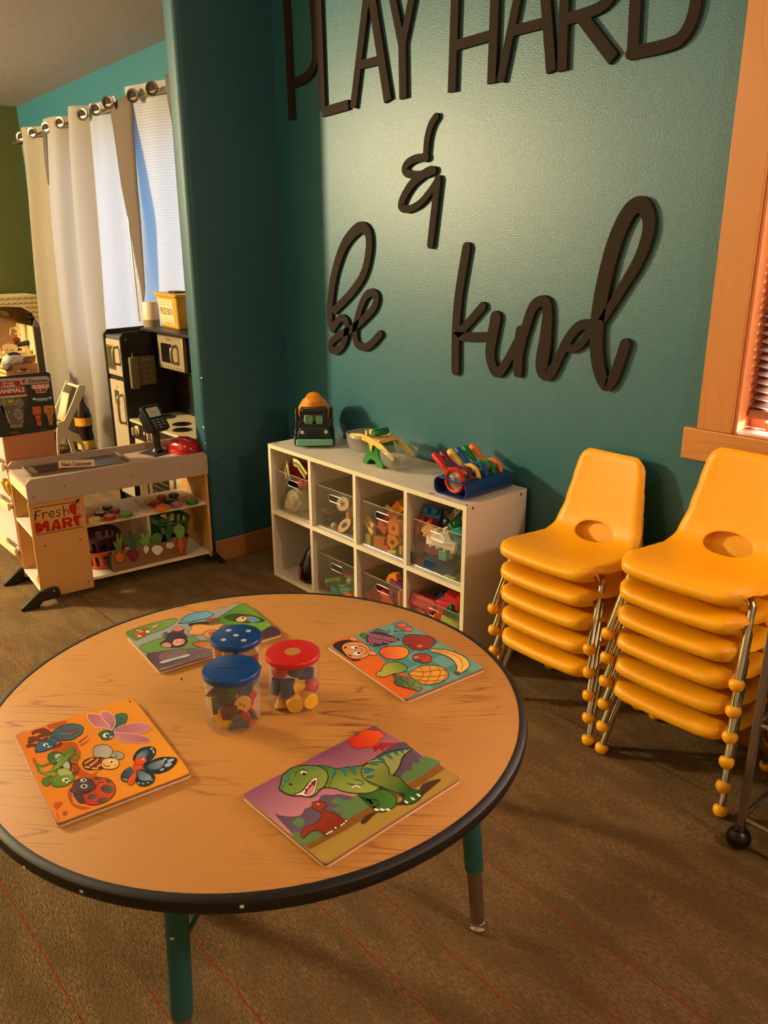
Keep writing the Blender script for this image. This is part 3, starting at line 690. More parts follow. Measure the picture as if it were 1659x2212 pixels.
def hopper(A):
    g = C('#4d7d26'); g2 = C('#7fa33a'); d = C('#274d14')
    A.blob([(390, 600), (400, 560), (450, 545), (520, 560), (560, 600), (580, 660), (570, 700), (540, 690), (480, 660), (420, 640)], C('#3a6b2c'), None, K, 5)
    A.blob([(445, 570), (490, 560), (530, 600), (565, 640), (570, 680), (540, 690), (500, 650), (460, 620)], C('#b9bdb0'), None, K, 4)
    A.blob([(600, 510), (610, 530), (600, 570), (560, 600), (500, 660), (450, 700), (420, 690), (480, 620), (540, 560), (580, 520)], g2, (440, 690, 600, 520, g), d, 5)
    A.line([(300, 640), (340, 660), (400, 640), (470, 600), (590, 510)], 16, g, True); A.line([(300, 640), (320, 700), (370, 720), (450, 700)], 24, g, True); A.line([(330, 700), (400, 730), (440, 710)], 18, g2, True)
    A.line([(610, 560), (650, 580), (630, 610), (570, 600)], 14, g, True)
    A.line([(575, 640), (620, 650), (640, 690), (620, 720), (590, 730)], 6, K, True); A.line([(570, 650), (600, 670), (615, 700), (590, 720)], 5, K, True)
    A.blob([(345, 800), (350, 765), (390, 750), (420, 740), (400, 770), (410, 800), (380, 825)], g, None, d, 5)
    A.blob([(420, 790), (430, 750), (470, 730), (460, 690), (520, 680), (560, 690), (590, 725), (605, 745), (600, 770), (570, 800), (520, 825), (460, 830), (425, 820)], g, (440, 820, 580, 700, g2), d, 6)
    A.blob([(470, 700), (520, 680), (560, 692), (590, 728), (540, 730), (490, 740)], C('#a9b56a'), k=3)
    A.ell(530, 773, 26, 14, -18, WH); A.ell(555, 790, 20, 9, -25, WH); A.ell(537, 776, 12, 8, 0, K); A.ell(562, 792, 8, 5, 0, K)
piece('grasshopper_piece', hopper)
def bee(A):
    gy = C('#a39f94')
    A.blob([(760, 560), (765, 510), (810, 487), (870, 488), (910, 515), (915, 560), (890, 590), (840, 598), (780, 590)], gy, (770, 520, 900, 580, C('#b9b5aa')), K, 5)
    A.blob([(900, 575), (930, 545), (980, 545), (1010, 565), (1005, 595), (970, 608), (930, 595)], gy, None, K, 4); A.line([(940, 560), (950, 580), (935, 592)], 4, K, True)
    A.blob([(673, 650), (690, 615), (740, 595), (820, 590), (860, 605), (850, 650), (830, 685), (760, 690), (700, 688)], C('#6a2812'), None, K, 5)
    for P in ([(690, 640), (740, 610), (760, 600)], [(730, 660), (780, 625), (800, 600)], [(790, 670), (830, 640), (840, 605)], [(690, 668), (730, 672)], [(750, 680), (800, 682)]): A.line(P, 12, C('#e8ae4a'), True)
    A.blob([(825, 650), (840, 610), (890, 595), (945, 600), (968, 630), (960, 665), (920, 685), (860, 685), (835, 670)], C('#e9b55a'), (840, 680, 940, 600, C('#f0c878')), K, 5)
    A.ell(905, 625, 17, 12, 0, WH); A.ell(935, 650, 14, 10, 0, WH); A.ell(909, 628, 10, 8, 0, K); A.ell(937, 652, 8, 6, 0, K); A.line([(842, 640), (855, 660), (885, 665), (895, 655)], 7, C('#6a1c10'), True)
piece('bee_piece', bee)
def butterfly(A):
    b1, b2 = C('#1c2c3a'), C('#8ca0b0')
    A.blob([(1085, 610), (1100, 560), (1150, 515), (1220, 502), (1262, 515), (1270, 550), (1240, 600), (1190, 640), (1130, 650)], b1, None, K, 4)
    A.blob([(1110, 600), (1130, 560), (1180, 530), (1210, 530), (1200, 570), (1160, 610)], b2, (1110, 600, 1200, 530, C('#3b5668')), k=3)
    A.blob([(1170, 660), (1230, 620), (1300, 592), (1380, 588), (1440, 600), (1430, 640), (1380, 690), (1310, 718), (1240, 722), (1190, 700)], b1, None, K, 4)
    A.blob([(1210, 655), (1270, 625), (1330, 610), (1340, 630), (1300, 680), (1240, 690), (1210, 680)], C('#3d6478'), (1210, 680, 1340, 610, b2), k=3)
    for x, y, a, b_ in ((1345, 607, 16, 8), (1390, 615, 30, 12), (1370, 650, 32, 16), (1320, 690, 18, 9), (1235, 520, 14, 8), (1252, 545, 9, 14)): A.ell(x, y, a, b_, -20, C('#aebdc8'))
    A.blob([(985, 745), (1010, 700), (1060, 670), (1080, 700), (1060, 770), (1020, 790), (995, 780)], b1, (990, 750, 1070, 690, C('#4a6272')), K, 3)
    A.blob([(1110, 700), (1160, 690), (1220, 720), (1260, 740), (1250, 790), (1200, 822), (1140, 822), (1105, 780)], b1, None, K, 4)
    A.blob([(1120, 700), (1160, 705), (1230, 745), (1220, 775), (1170, 780), (1130, 760)], C('#46606f'), (1120, 700, 1220, 780, b2), k=3)
    for x, y in ((1130, 800), (1165, 805), (1205, 798), (1235, 775), (1010, 770), (1030, 775)): A.ell(x, y, 12, 7, 0, C('#8fa3b3'))
    o = C('#d8501c')
    A.blob([(1060, 815), (1040, 800), (1045, 770), (1080, 720), (1100, 690), (1085, 675), (1095, 640), (1130, 650), (1160, 660), (1150, 690), (1115, 700), (1110, 750), (1090, 800)], o, None, C('#7a2410'), 4)
    A.blob([(1100, 630), (1105, 600), (1140, 592), (1185, 600), (1195, 620), (1170, 645), (1130, 655)], o, None, C('#7a2410'), 4); A.ell(1172, 606, 14, 8, 0, WH); A.ell(1176, 607, 7, 5, 0, K)
piece('butterfly_piece', butterfly)
def ladybird(A):
    A.blob([(650, 900), (680, 840), (740, 765), (830, 755), (900, 775), (935, 820), (935, 880), (890, 935), (820, 968), (740, 978), (680, 950)], C('#b8241a'), (680, 940, 900, 780, C('#d4502c')), K, 6)
    for x, y, a, b_, r in ((875, 848, 54, 36, 10), (752, 910, 38, 24, -10), (842, 940, 48, 22, -8), (800, 768, 34, 10, 0), (885, 785, 26, 14, 25)): A.ell(x, y, a, b_, r, C('#4a3c2c'), (x-a, y, x+a, y, C('#6a5a44')))
    A.line([(770, 860), (800, 800), (850, 790)], 5, K, True)
    A.blob([(575, 860), (590, 830), (605, 790), (640, 765), (700, 760), (755, 780), (775, 820), (750, 860), (700, 885), (640, 888), (600, 880)], C('#5a4048'), (600, 800, 760, 860, C('#4a323a')), K, 6)
    A.blob([(600, 890), (650, 885), (680, 915), (690, 960), (650, 962), (620, 930)], C('#47303c'), None, K, 4)
    A.ell(685, 826, 28, 17, -5, WH); A.ell(680, 776, 26, 13, -5, WH); A.ell(685, 826, 17, 12, 0, K); A.ell(684, 776, 14, 8, 0, K); A.line([(620, 850), (660, 872), (710, 870), (735, 850)], 5, K, True)
piece('ladybird_piece', ladybird)

# --- fruit puzzle
t, c, u, v, lu, lv = board('fruit_puzzle', 'wooden fruit puzzle on teal checks with a peeking cartoon child', [(710, 1393), (870, 1337), (1046, 1444), (876, 1512)], 0)
Z = crop(690, 1310, 4.3658, TZ+PT)
A = Art(Z, UP)
T1, T2 = C('#4f8c8a'), C('#70a39a')
bg(A, t, lu, lv, c, u, v, lambda a, b_: T1)
ux, vx = c-u*lu-v*lv, None
for i in range(6):
    for j in range(6):
        if (i+j) % 2: continue
        q = [Vector((c.x, c.y, TZ+PT))+u*(lu*(-1+2*(i+a)/6))*.985+v*(lv*(-1+2*(j+b_)/6))*.985 for a, b_ in ((0, 0), (1, 0), (1, 1), (0, 1))]
        vs = [A.bm.verts.new(p+Vector((0, 0, A.h+A.step))) for p in q]
        for q_ in vs: q_[A.lay] = (*T2, 1)
        A.bm.faces.new(vs)
A.h += A.step
A.poly([(105, 365), (120, 335), (290, 278), (370, 310), (480, 400), (620, 520), (850, 660), (985, 780), (830, 860), (800, 878), (600, 745), (300, 520)], C('#e0701a'), (100, 300, 850, 860, C('#e2601c')))
A.done('printed_picture', t)
def fr(name, fn):
    global A
    A = Art(Z, UP, base=.0004); fn(A); A.done(name, t)
def face(A):
    sk = C('#e0955c')
    A.blob([(130, 375), (170, 335), (250, 318), (310, 330), (330, 360), (260, 400), (240, 450), (300, 500), (370, 490), (380, 508), (310, 512), (220, 450)], C('#3a1c12'), None, K, 3)
    A.blob([(210, 390), (240, 350), (310, 335), (390, 340), (450, 370), (475, 410), (470, 450), (430, 485), (370, 500), (300, 490), (245, 450)], sk, None, K, 5)
    for P in ([(280, 310), (300, 285), (330, 290), (355, 305), (350, 325), (310, 325)], [(460, 445), (470, 420), (510, 425), (540, 445), (535, 462), (490, 462)], [(375, 492), (395, 482), (415, 492), (400, 502)]): A.blob(P, sk, None, K, 4)
    A.ell(330, 390, 42, 17, 5, WH, None, K, 3); A.ell(352, 448, 42, 19, 5, WH, None, K, 3); A.ell(345, 393, 15, 9, 0, K); A.ell(370, 443, 15, 9, 0, K)
    A.ell(242, 390, 14, 8, -30, K); A.ell(288, 464, 18, 6, 20, K)
    A.line([(370, 372), (410, 378), (440, 400), (445, 430), (425, 455)], 5, K, True); A.line([(380, 400), (405, 410), (390, 428)], 4, K, True)
fr('child_face_piece', face)
def grapes(A):
    A.blob([(382, 275), (400, 255), (440, 260), (470, 280), (430, 310)], C('#4f7030'), None, C('#24401c'), 4)
    A.blob([(440, 310), (455, 270), (510, 242), (580, 245), (640, 262), (690, 285), (750, 310), (740, 325), (660, 345), (560, 375), (500, 372), (455, 345)], C('#5a2440'), None, K, 5)
    for r in range(5):
        for q in range(9-r//2):
            x = 465+q*31+(r % 2)*15; y = 262+r*23+q*6
            if x < 735 and y < 372-(x-440)*.13 and y > 246+(x-440)*.14: A.ell(x, y, 14, 10, 10, C('#8f4a6a'), (x-12, y+8, x+10, y-8, C('#b77a98')))
    A.line([(510, 240), (540, 220), (600, 228), (630, 245), (655, 250), (660, 235), (640, 232)], 5, C('#26443c'), True); A.line([(610, 370), (640, 362), (645, 378), (620, 382)], 5, C('#26443c'), True)
fr('grapes_piece', grapes)
def cherries(A):
    A.line([(745, 190), (720, 200), (708, 240)], 6, C('#1f3a30'), True); A.line([(708, 240), (740, 232), (800, 232)], 6, C('#1f3a30'), True); A.ell(711, 240, 10, 6, 0, C('#1f3a30'))
    A.ell(772, 180, 50, 23, 5, C('#d2423c'), (730, 195, 810, 165, C('#f06a58')), C('#5a1414'), 4); A.ell(832, 215, 50, 23, 5, C('#d2423c'), (790, 230, 870, 200, C('#f06a58')), C('#5a1414'), 4)
fr('cherries_piece', cherries)
def apple(A):
    A.blob([(785, 315), (800, 285), (850, 266), (930, 268), (985, 275), (1050, 285), (1090, 320), (1080, 360), (1030, 395), (950, 412), (880, 405), (840, 375), (795, 350)], C('#8e1f20'), (800, 300, 1000, 400, C('#a02c26')), K, 6)
    A.ell(945, 375, 26, 12, 0, C('#d8705c')); A.line([(858, 350), (850, 365), (870, 372)], 6, C('#3d2a14'), True)
fr('apple_piece', apple)
A0 = None
def orange(A):
    A.blob([(568, 435), (585, 400), (650, 378), (740, 376), (810, 390), (842, 425), (825, 470), (770, 495), (690, 503), (610, 482)], C('#e0521a'), (600, 490, 760, 385, C('#f58a2c')), K, 6); A.ell(606, 452, 9, 6, 0, C('#7a2410'))
fr('orange_piece', orange)
def straw(A):
    A.blob([(878, 485), (895, 455), (950, 446), (1020, 455), (1058, 485), (1045, 520), (1000, 535), (940, 530), (895, 515)], C('#a8301f'), (890, 480, 1040, 520, C('#c0402c')), K, 6)
    A.ell(915, 482, 24, 12, 0, C('#d88476')); A.blob([(900, 500), (930, 498), (950, 510), (975, 520), (950, 528), (910, 522)], C('#4f5a28'), None, K, 3)
fr('strawberry_piece', straw)
def banana(A):
    A.blob([(1042, 425), (1055, 408), (1100, 403), (1200, 412), (1290, 440), (1370, 480), (1412, 530), (1405, 580), (1350, 620), (1310, 640), (1275, 628), (1300, 590), (1290, 550), (1250, 500), (1180, 460), (1110, 438)], C('#f0a63c'), (1100, 420, 1330, 600, C('#f6c76a')), K, 6)
    A.line([(1100, 418), (1220, 440), (1320, 490), (1350, 560), (1330, 610)], 9, C('#c9781c'), True); A.blob([(1275, 628), (1300, 612), (1330, 628), (1305, 645)], C('#6a3a18'), k=3)
fr('banana_piece', banana)
def pear(A):
    A.blob([(535, 645), (545, 625), (585, 605), (605, 560), (650, 532), (720, 525), (790, 545), (828, 580), (815, 610), (750, 630), (690, 640), (620, 665), (560, 665)], C('#b9b24a'), (640, 640, 780, 530, C('#5f8a34')), K, 6); A.ell(568, 650, 10, 5, 0, C('#6a5a20'))
fr('pear_piece', pear)
def pine(A):
    A.blob([(845, 650), (880, 605), (960, 565), (1060, 556), (1150, 572), (1205, 610), (1215, 660), (1170, 705), (1080, 732), (990, 738), (930, 710)], C('#e0972c'), (860, 640, 1200, 620, C('#e8a840')), K, 6)
    for P in ([(940, 575), (980, 620), (960, 680), (930, 700)], [(1030, 560), (1050, 610), (1030, 680), (990, 735)], [(1110, 565), (1140, 620), (1120, 680), (1070, 732)], [(1170, 590), (1200, 640), (1160, 705)], [(880, 610), (1000, 620), (1120, 600), (1200, 612)], [(850, 650), (960, 665), (1100, 660), (1212, 650)], [(900, 690), (1000, 705), (1120, 700), (1180, 695)]): A.line(P, 6, C('#8a3c12'), True)
    gr = C('#4e6a34')
    for i in range(24):
        a = i*.9; x = 730+((i*53) % 205); y = 690+((i*37) % 88)-(.10*(940-x)); 
        A.blob([(x-40, y-26), (x, y-22), (x+38, y+10), (x+30, y+26), (x-14, y+16)], mixc(gr, C('#8a9a5a'), (i % 4)/4), None, K, 3, k=3)
fr('pineapple_piece', pine)

# --- town / animal puzzle at the back of the table
t, c, u, v, lu, lv = board('animal_story_puzzle', 'wooden story puzzle with green hills, river and tumbling animals, farthest on the table', [(273, 1373), (525, 1300), (606, 1370), (344, 1447)], 0)
Z = crop(240, 1260, 3.318, TZ+PT)
A = Art(Z, UP)
bg(A, t, lu, lv, c, u, v, lambda a, b_: C('#9aa0a2'))
GG = C('#5b8a34')
A.blob([(112, 350), (250, 300), (455, 250), (450, 290), (380, 330), (280, 365), (200, 400), (180, 410), (140, 385)], GG, (120, 350, 440, 270, C('#6f9a40')), K, 3)
A.blob([(205, 455), (260, 425), (380, 390), (520, 385), (600, 380), (640, 410), (760, 400), (740, 450), (560, 470), (360, 490), (260, 500), (225, 480)], C('#6a9444'), None, K, 3)
A.blob([(640, 290), (760, 250), (860, 190), (950, 145), (1010, 180), (1120, 270), (1150, 300), (1100, 340), (1040, 360), (900, 300), (800, 310), (700, 330)], C('#3f7a22'), (700, 300, 1100, 250, C('#79a83a')), K, 3)
A.blob([(810, 235), (900, 215), (1000, 230), (1080, 250), (1100, 275), (1020, 285), (900, 275), (830, 262)], C('#2c5a1c'), k=3)
A.blob([(250, 515), (330, 490), (480, 475), (640, 470), (720, 490), (720, 520), (560, 560), (350, 612), (330, 610)], C('#4a2c3c'), (250, 500, 500, 560, C('#7a6470')), k=3)
A.blob([(1040, 370), (1100, 330), (1140, 310), (1190, 320), (1215, 365), (1120, 390), (1060, 405)], C('#4f3048'), k=3)
A.line([(860, 145), (930, 134)], 3, C('#6a7072'))
A.done('printed_picture', t)
def bal(A):
    A.blob([(485, 288), (500, 275), (520, 245), (590, 215), (690, 200), (705, 212), (740, 222), (710, 240), (690, 252), (600, 270), (540, 285)], C('#4f93b4'), (500, 280, 700, 210, C('#6fb0cc')), K, 4)
fr('river_piece', bal)
def bird(A):
    A.blob([(880, 265), (920, 235), (980, 225), (1040, 240), (1060, 262), (1000, 280), (930, 280)], C('#7a3a20'), None, K, 3); A.blob([(895, 262), (930, 240), (970, 245), (960, 270), (920, 278)], C('#e8c088'), k=3); A.blob([(970, 245), (1010, 238), (1060, 258), (1065, 272), (1000, 282)], C('#5f9ab8'), k=3); A.ell(945, 250, 8, 5, 0, K)
fr('bird_piece', bird)
def bouquet(A):
    for x, y, r, cc in ((185, 365, 22, '#c8622c'), (215, 345, 22, '#d88a4a'), (245, 335, 22, '#b8382a'), (205, 380, 20, '#e0a05a'), (262, 348, 18, '#e8c47a'), (228, 365, 18, '#a8341c'), (190, 340, 10, '#d8dcd8'), (310, 312, 20, '#d8946c'), (325, 305, 12, '#e8b08c')): A.ell(x, y, r, r*.6, 0, C(cc), None, C('#6a2414'), 2)
fr('flowers_piece', bouquet)
def bear(A):
    p = C('#3c2030')
    A.blob([(365, 375), (380, 355), (400, 350), (412, 370), (400, 388), (375, 388)], C('#3f6a84'), None, K, 3); A.ell(368, 372, 10, 12, 0, C('#c8645c'))
    A.blob([(400, 370), (440, 350), (470, 360), (510, 355), (545, 380), (540, 400), (545, 425), (500, 455), (420, 460), (360, 450), (355, 430), (390, 405), (400, 385)], p, None, K, 4)
    A.blob([(438, 340), (445, 312), (480, 308), (520, 318), (520, 345), (510, 375), (480, 362), (450, 355)], C('#4a2838'), None, K, 3); A.blob([(440, 335), (445, 310), (482, 308), (520, 318), (510, 338), (470, 345)], C('#c87a74'), k=3)
    A.blob([(440, 425), (455, 405), (490, 398), (520, 402), (530, 420), (510, 440), (470, 452), (445, 442)], C('#e0a088'), None, K, 3)
    for x, y in ((475, 418), (515, 415)): A.ell(x, y, 5, 4, 0, K)
    A.ell(497, 425, 9, 5, 0, C('#c86a5c')); A.blob([(360, 440), (400, 425), (430, 440), (425, 458), (380, 458)], C('#d89080'), k=3)
fr('bear_piece', bear)
def dog(A):
    y = C('#e0a04a')
    A.line([(556, 300), (600, 292), (680, 285), (700, 292)], 22, C('#23201c'), True); A.blob([(680, 270), (720, 255), (775, 252), (775, 268), (740, 275), (700, 285)], C('#a8282a'), None, K, 3)
    A.blob([(575, 320), (590, 300), (650, 295), (720, 300), (790, 290), (810, 300), (780, 318), (760, 350), (700, 360), (600, 372), (550, 360), (565, 340)], y, None, C('#6a3a14'), 4)
    A.blob([(665, 375), (680, 345), (730, 335), (790, 345), (800, 370), (760, 392), (700, 392)], C('#d8924a'), None, C('#6a3a14'), 4); A.ell(720, 360, 24, 14, 0, C('#c05a34'))
fr('dog_piece', dog)
def boat(A):
    A.blob([(582, 432), (620, 420), (700, 420), (760, 425), (750, 465), (700, 475), (620, 455)], C('#b8502c'), (590, 430, 740, 460, C('#d88a54')), K, 4)
fr('kite_piece', boat)
def whale(A):
    A.blob([(340, 545), (345, 510), (380, 490), (460, 475), (520, 470), (545, 490), (540, 510), (450, 535), (370, 555)], C('#7d6068'), (350, 500, 530, 500, C('#8a6c70')), K, 3)
    for i in range(9): A.ell(385+i*17, 505-(i % 2)*14, 5, 3, 0, C('#4a2c38'))
    A.blob([(345, 572), (370, 555), (450, 535), (540, 510), (566, 508), (550, 528), (460, 550), (380, 575)], C('#c9cfd0'), None, C('#5a4a50'), 3)
fr('fish_piece', whale)

# ------------------------------------------------------------------ sorting jars
JAR = clear('clear_jar_plastic', (.95, .95, .94), .035, .10, .07, (.8, .76, .7))
LIDB = M('blue_lid_plastic', C('#123f7e'), rough=.3); LIDR = M('red_lid_plastic', C('#c21f1c'), rough=.35)
cols = {'red': M('red_toy_foam', C('#c8241c'), rough=.55), 'yellow': M('yellow_toy_foam', C('#f0b428'), rough=.55), 'navy': M('navy_toy_foam', C('#28365e'), rough=.6), 'green': M('dark_green_toy', C('#2e4a30'), rough=.5), 'plum': M('plum_toy', C('#5a1a30'), rough=.5), 'grey': M('slate_toy', C('#46525a'), rough=.5), 'wood': M('pale_wood_peg', C('#e0ae60'), rough=.5), 'orange': M('orange_toy', C('#e0761c'), rough=.5)}
def jar(label, cx, cy, r, h, lid, holes):
    t = thing('sorting_jar', label, 'jar', (cx, cy, TZ))
    bm = B(); lathe(bm, [(0, .0008), (r-.004, .0008), (r, .006), (r, h-.014), (r-.003, h-.010), (r-.003, h-.002)], 40); link('jar_body', bm, JAR, t)
    bm = B(); lathe(bm, [(r+.001, h-.011), (r+.0025, h-.009), (r+.0025, h-.001), (r+.001, h+.001), (r-.002, h+.0018), (0, h+.0018), (0, h), (r-.001, h-.002), (r+.0005, h-.011)], 40)
    l_ = link('lid', bm, lid, t)
    return t, l_
def dark_slot(par, polys, z, mat):
    bm = B()
    for P in polys: prism(bm, P, z, z+.0006)
    return link('lid_opening', bm, mat, par)
pA = hit(497, 1555, 'z', TZ); pB = hit(513, 1450, 'z', TZ); pR = hit(634, 1512, 'z', TZ)
V3 = Vector
RJ, HJ = .0535, .112
_a = hit(499, 1443, 'z', TZ+.116); _b = hit(510, 1373, 'z', TZ+.113); _c = hit(632, 1408, 'z', TZ+.113)
JA_X, JA_Y, JB_X, JB_Y, JR_X, JR_Y = _a.x, _a.y, _b.x, _b.y, _c.x, _c.y
HOLE = M('dark_lid_opening', C('#0c1420'), rough=.6)
tA, lA = jar('clear jar of flat buttons and shapes with slotted blue lid, nearest the front', JA_X, JA_Y, RJ, .115, LIDB, 1)
dark_slot(lA, [[(-.028*.66+.003, -.028*.75-.001), (.028*.66+.003, .028*.75-.001), (.028*.66, .028*.75+.001), (-.028*.66, -.028*.75+.001)]], .1163, HOLE)
tB, lB = jar('clear jar with five-hole blue lid behind the other blue-lidded jar', JB_X, JB_Y, RJ-.002, .112, LIDB, 5)
dark_slot(lB, [ellip(x, y, .0058, .0058) for x, y in ((0, 0), (.03, 0), (-.03, 0), (0, .03), (0, -.03))], .1133, M('pale_peg_seen_through_lid', C('#b7b09a')))
tR, lR = jar('clear jar of foam cones and cylinders with red lid', JR_X, JR_Y, RJ-.001, .112, LIDR, 1)
dark_slot(lR, [ellip(0, 0, .016, .016)], .1133, M('tan_lid_patch', C('#b07a3a')))
def cyl(bm, c, d, r, h, mat=0, n=20, r2=None):
    x, y, z = frame_of(d); m = MX(Vector(c), x, y, z)
    lathe(bm, [(0, -h/2), (r, -h/2), (r if r2 is None else r2, h/2), (0, h/2)], n, m, mat)
def toy(name, label, cat, par, bmf, mat, group, bevel=.0008):
    bm = B(); bmf(bm)
    for v in bm.verts: v.co += par.location
    o = link(name, bm, mat, None, bevel=bevel); tag(o, label, cat, group); return o
camd = V3((.84, -.48, 0)); rgt = V3((.66, .75, 0))
def loc(a, b_, z): return rgt*a+camd*b_+V3((0, 0, z))
gj = 'foam shapes in the red-lidded jar'
for nm, lb, col, f in (
    ('foam_cone', 'yellow foam cone lying base-out at the bottom of the red-lidded jar, left', 'yellow', lambda b: cyl(b, loc(-.030, .022, .017), (-.3, .2, .9), .014, .032, r2=.001)),
    ('foam_cylinder', 'yellow foam cone end facing out at bottom centre of the red-lidded jar', 'yellow', lambda b: cyl(b, loc(-.003, .034, .018), camd, .0165, .03)),
    ('foam_cylinder', 'yellow foam piece facing out at bottom right of the red-lidded jar', 'yellow', lambda b: cyl(b, loc(.025, .028, .022), camd*.8+rgt*.3, .0155, .03)),
    ('foam_cone', 'yellow foam cone pointing right in the middle of the red-lidded jar', 'yellow', lambda b: cyl(b, loc(.016, .018, .045), rgt+V3((0, 0, .2)), .015, .032, r2=.001)),
    ('foam_cylinder', 'navy foam cylinder tilted in the middle of the red-lidded jar', 'navy', lambda b: cyl(b, loc(-.014, .022, .042), (-.2, .1, .9), .0155, .034)),
    ('foam_cylinder', 'navy foam cylinder at top centre of the red-lidded jar', 'navy', lambda b: cyl(b, loc(.006, .0, .078), (.1, .1, .9), .0165, .03)),
    ('foam_cylinder', 'navy foam cylinder lying on the right in the red-lidded jar', 'navy', lambda b: cyl(b, loc(.026, -.004, .062), rgt, .013, .03)),
    ('foam_cylinder', 'navy foam cylinder at lower left in the red-lidded jar', 'navy', lambda b: cyl(b, loc(-.036, .008, .040), (.1, .1, .9), .012, .032)),
    ('foam_ball', 'red foam ball at upper left in the red-lidded jar', 'red', lambda b: sphere(b, loc(-.028, .014, .079), .0175)),
    ('foam_ball', 'red foam ball on the right in the red-lidded jar', 'red', lambda b: sphere(b, loc(.034, .012, .043), .016))):
    toy(nm, lb, 'foam shape', tR, f, cols[col], gj)
gp = 'wooden pegs in the five-hole jar'
pegs = ['wood', 'navy', 'wood', 'red', 'plum', 'orange', 'green']
desc = ['pale wooden', 'navy', 'pale wooden', 'red', 'plum', 'orange', 'green']
dd = ['leaning at the right, under the lid of', 'on the right near the bottom of', 'upright at the left in', 'standing at the right edge of', 'in the middle of', 'on the left wall of', 'upright at the back of']
ps = [((.020, .010, .078), (.75, .7, .4)), ((.034, .0, .018), (.2, .2, .9)), ((-.022, .018, .085), (0, 0, 1)), ((.034, .0, .05), (0, .1, 1)), ((.0, .005, .085), (0, 0, 1)), ((-.04, .0, .085), (.1, 0, 1)), ((.012, -.02, .080), (0, .1, 1))]
for q, (cc, p_) in enumerate(zip(pegs, ps)):
    toy('peg', f'{desc[q]} peg {dd[q]} the rear blue-lidded jar', 'peg', tB, lambda b: cyl(b, loc(*p_[0]), p_[1], .0095, .050), cols[cc], gp)
gb = 'flat shapes in the slotted-lid jar'
fl = [("flower-shaped yellow", 'orange_button', 'yellow', (-.030, .036, .016), 'at bottom left'), ("dark slate triangle", 'tri', 'grey', (.008, .040, .014), 'at bottom centre'), ("slate rectangle", 'rec', 'grey', (-.033, .030, .046), 'on the left'),
      ("dark green square", 'rec', 'green', (-.010, .026, .075), 'at upper left'), ("yellow oval", 'ov', 'yellow', (.022, .036, .052), 'near the centre right'), ("red square", 'rec', 'red', (.034, .030, .062), 'at upper right'),
      ("dark green triangle", 'tri', 'green', (.040, .028, .030), 'at lower right'), ("plum disc", 'ov', 'plum', (.006, .028, .046), 'in the middle'), ("plum square", 'rec', 'plum', (-.008, .030, .032), 'lower middle'), ("red oval", 'ov', 'red', (.022, .038, .008), 'on the floor'), ('yellow bar', 'bar', 'yellow', (.047, .016, .07), 'upright at right edge'), ('yellow disc', 'ov', 'orange', (.046, .02, .018), 'low at the right edge'), ('navy disc', 'ov', 'navy', (.024, .02, .085), 'at the top'), ('plum triangle', 'tri', 'plum', (-.042, .01, .07), 'at the upper left wall')]
for i, (nm, kd, cc, p_, wh) in enumerate(fl):
    P = {'tri': [(-.018, -.014), (.018, -.014), (0, .018)], 'rec': rrect(-.014, .014, -.017, .017, .003), 'ov': ellip(0, 0, .013, .017), 'bar': rrect(-.003, .003, -.018, .018, .002),
         'orange_button': [((.015+.003*math.cos(6*a))*math.cos(a), (.015+.003*math.cos(6*a))*math.sin(a)) for a in [2*PI*k/48 for k in range(48)]]}[kd]
    hl = [ellip(x, 0, .0022, .0022, 0, 8) for x in (-.004, .004)] if kd != 'bar' else []
    a = random.uniform(-.5, .5); tl = random.uniform(-.25, .35)
    def f(b):
        q_ = math.hypot(p_[0], p_[1]); s_ = min(1, .033/q_); m = MX(loc(p_[0]*s_, p_[1]*s_, max(.020, p_[2])), (rgt*math.cos(a)+V3((0, 0, math.sin(a)))), (V3((0, 0, 1))*math.cos(a)-rgt*math.sin(a)+camd*tl))
        prism(b, [(x_*1.18, y_*1.18) for x_, y_ in P], -.0025, .0025, m, holes=hl)
    toy('button_shape', f'{nm} lacing button {wh} in the slotted-lid jar', 'lacing button', tA, f, cols[cc], gb, .0005)

# ================================================================== STACKED CHAIRS
YEL = M('orange_yellow_chair_plastic', C('#fdb00a'), rough=.42, spec=.5, bump=.12, bscale=400, var=.04)
def interp(tab, s):
    for (a, *va), (b_, *vb) in zip(tab, tab[1:]):
        if s <= b_:
            k = (s-a)/(b_-a) if b_ > a else 0; k = max(0, k)
            k = k*k*(3-2*k) if len(va) == 1 else k
            return [x+(y-x)*k for x, y in zip(va, vb)]
    return list(tab[-1][1:])
PROF = [(-.012, .207), (-.024, .211), (-.031, .223), (-.026, .234), (-.006, .2395), (.03, .239), (.07, .234), (.11, .230), (.15, .2275), (.19, .229), (.22, .236), (.243, .252), (.258, .28), (.269, .32), (.280, .37), (.291, .42), (.300, .462), (.3035, .478), (.309, .4865), (.317, .485)]
PR = [(v.x, v.y) for v in spline(PROF, False, 6)]
AC = [0]
for (a, b_), (c_, d_) in zip(PR, PR[1:]): AC.append(AC[-1]+math.hypot(c_-a, d_-b_))
LT = AC[-1]
def prof(s):
    for i in range(len(AC)-1):
        if s <= AC[i+1]+1e-9:
            k = (s-AC[i])/(AC[i+1]-AC[i]); return (PR[i][0]+(PR[i+1][0]-PR[i][0])*k, PR[i][1]+(PR[i+1][1]-PR[i][1])*k)
    return PR[-1]
HW = [(0, .152), (.03, .156), (.07, .165), (.13, .176), (.20, .178), (.245, .172), (.28, .160), (.33, .146), (.40, .131), (.47, .121), (LT-.045, .114), (LT, .110)]
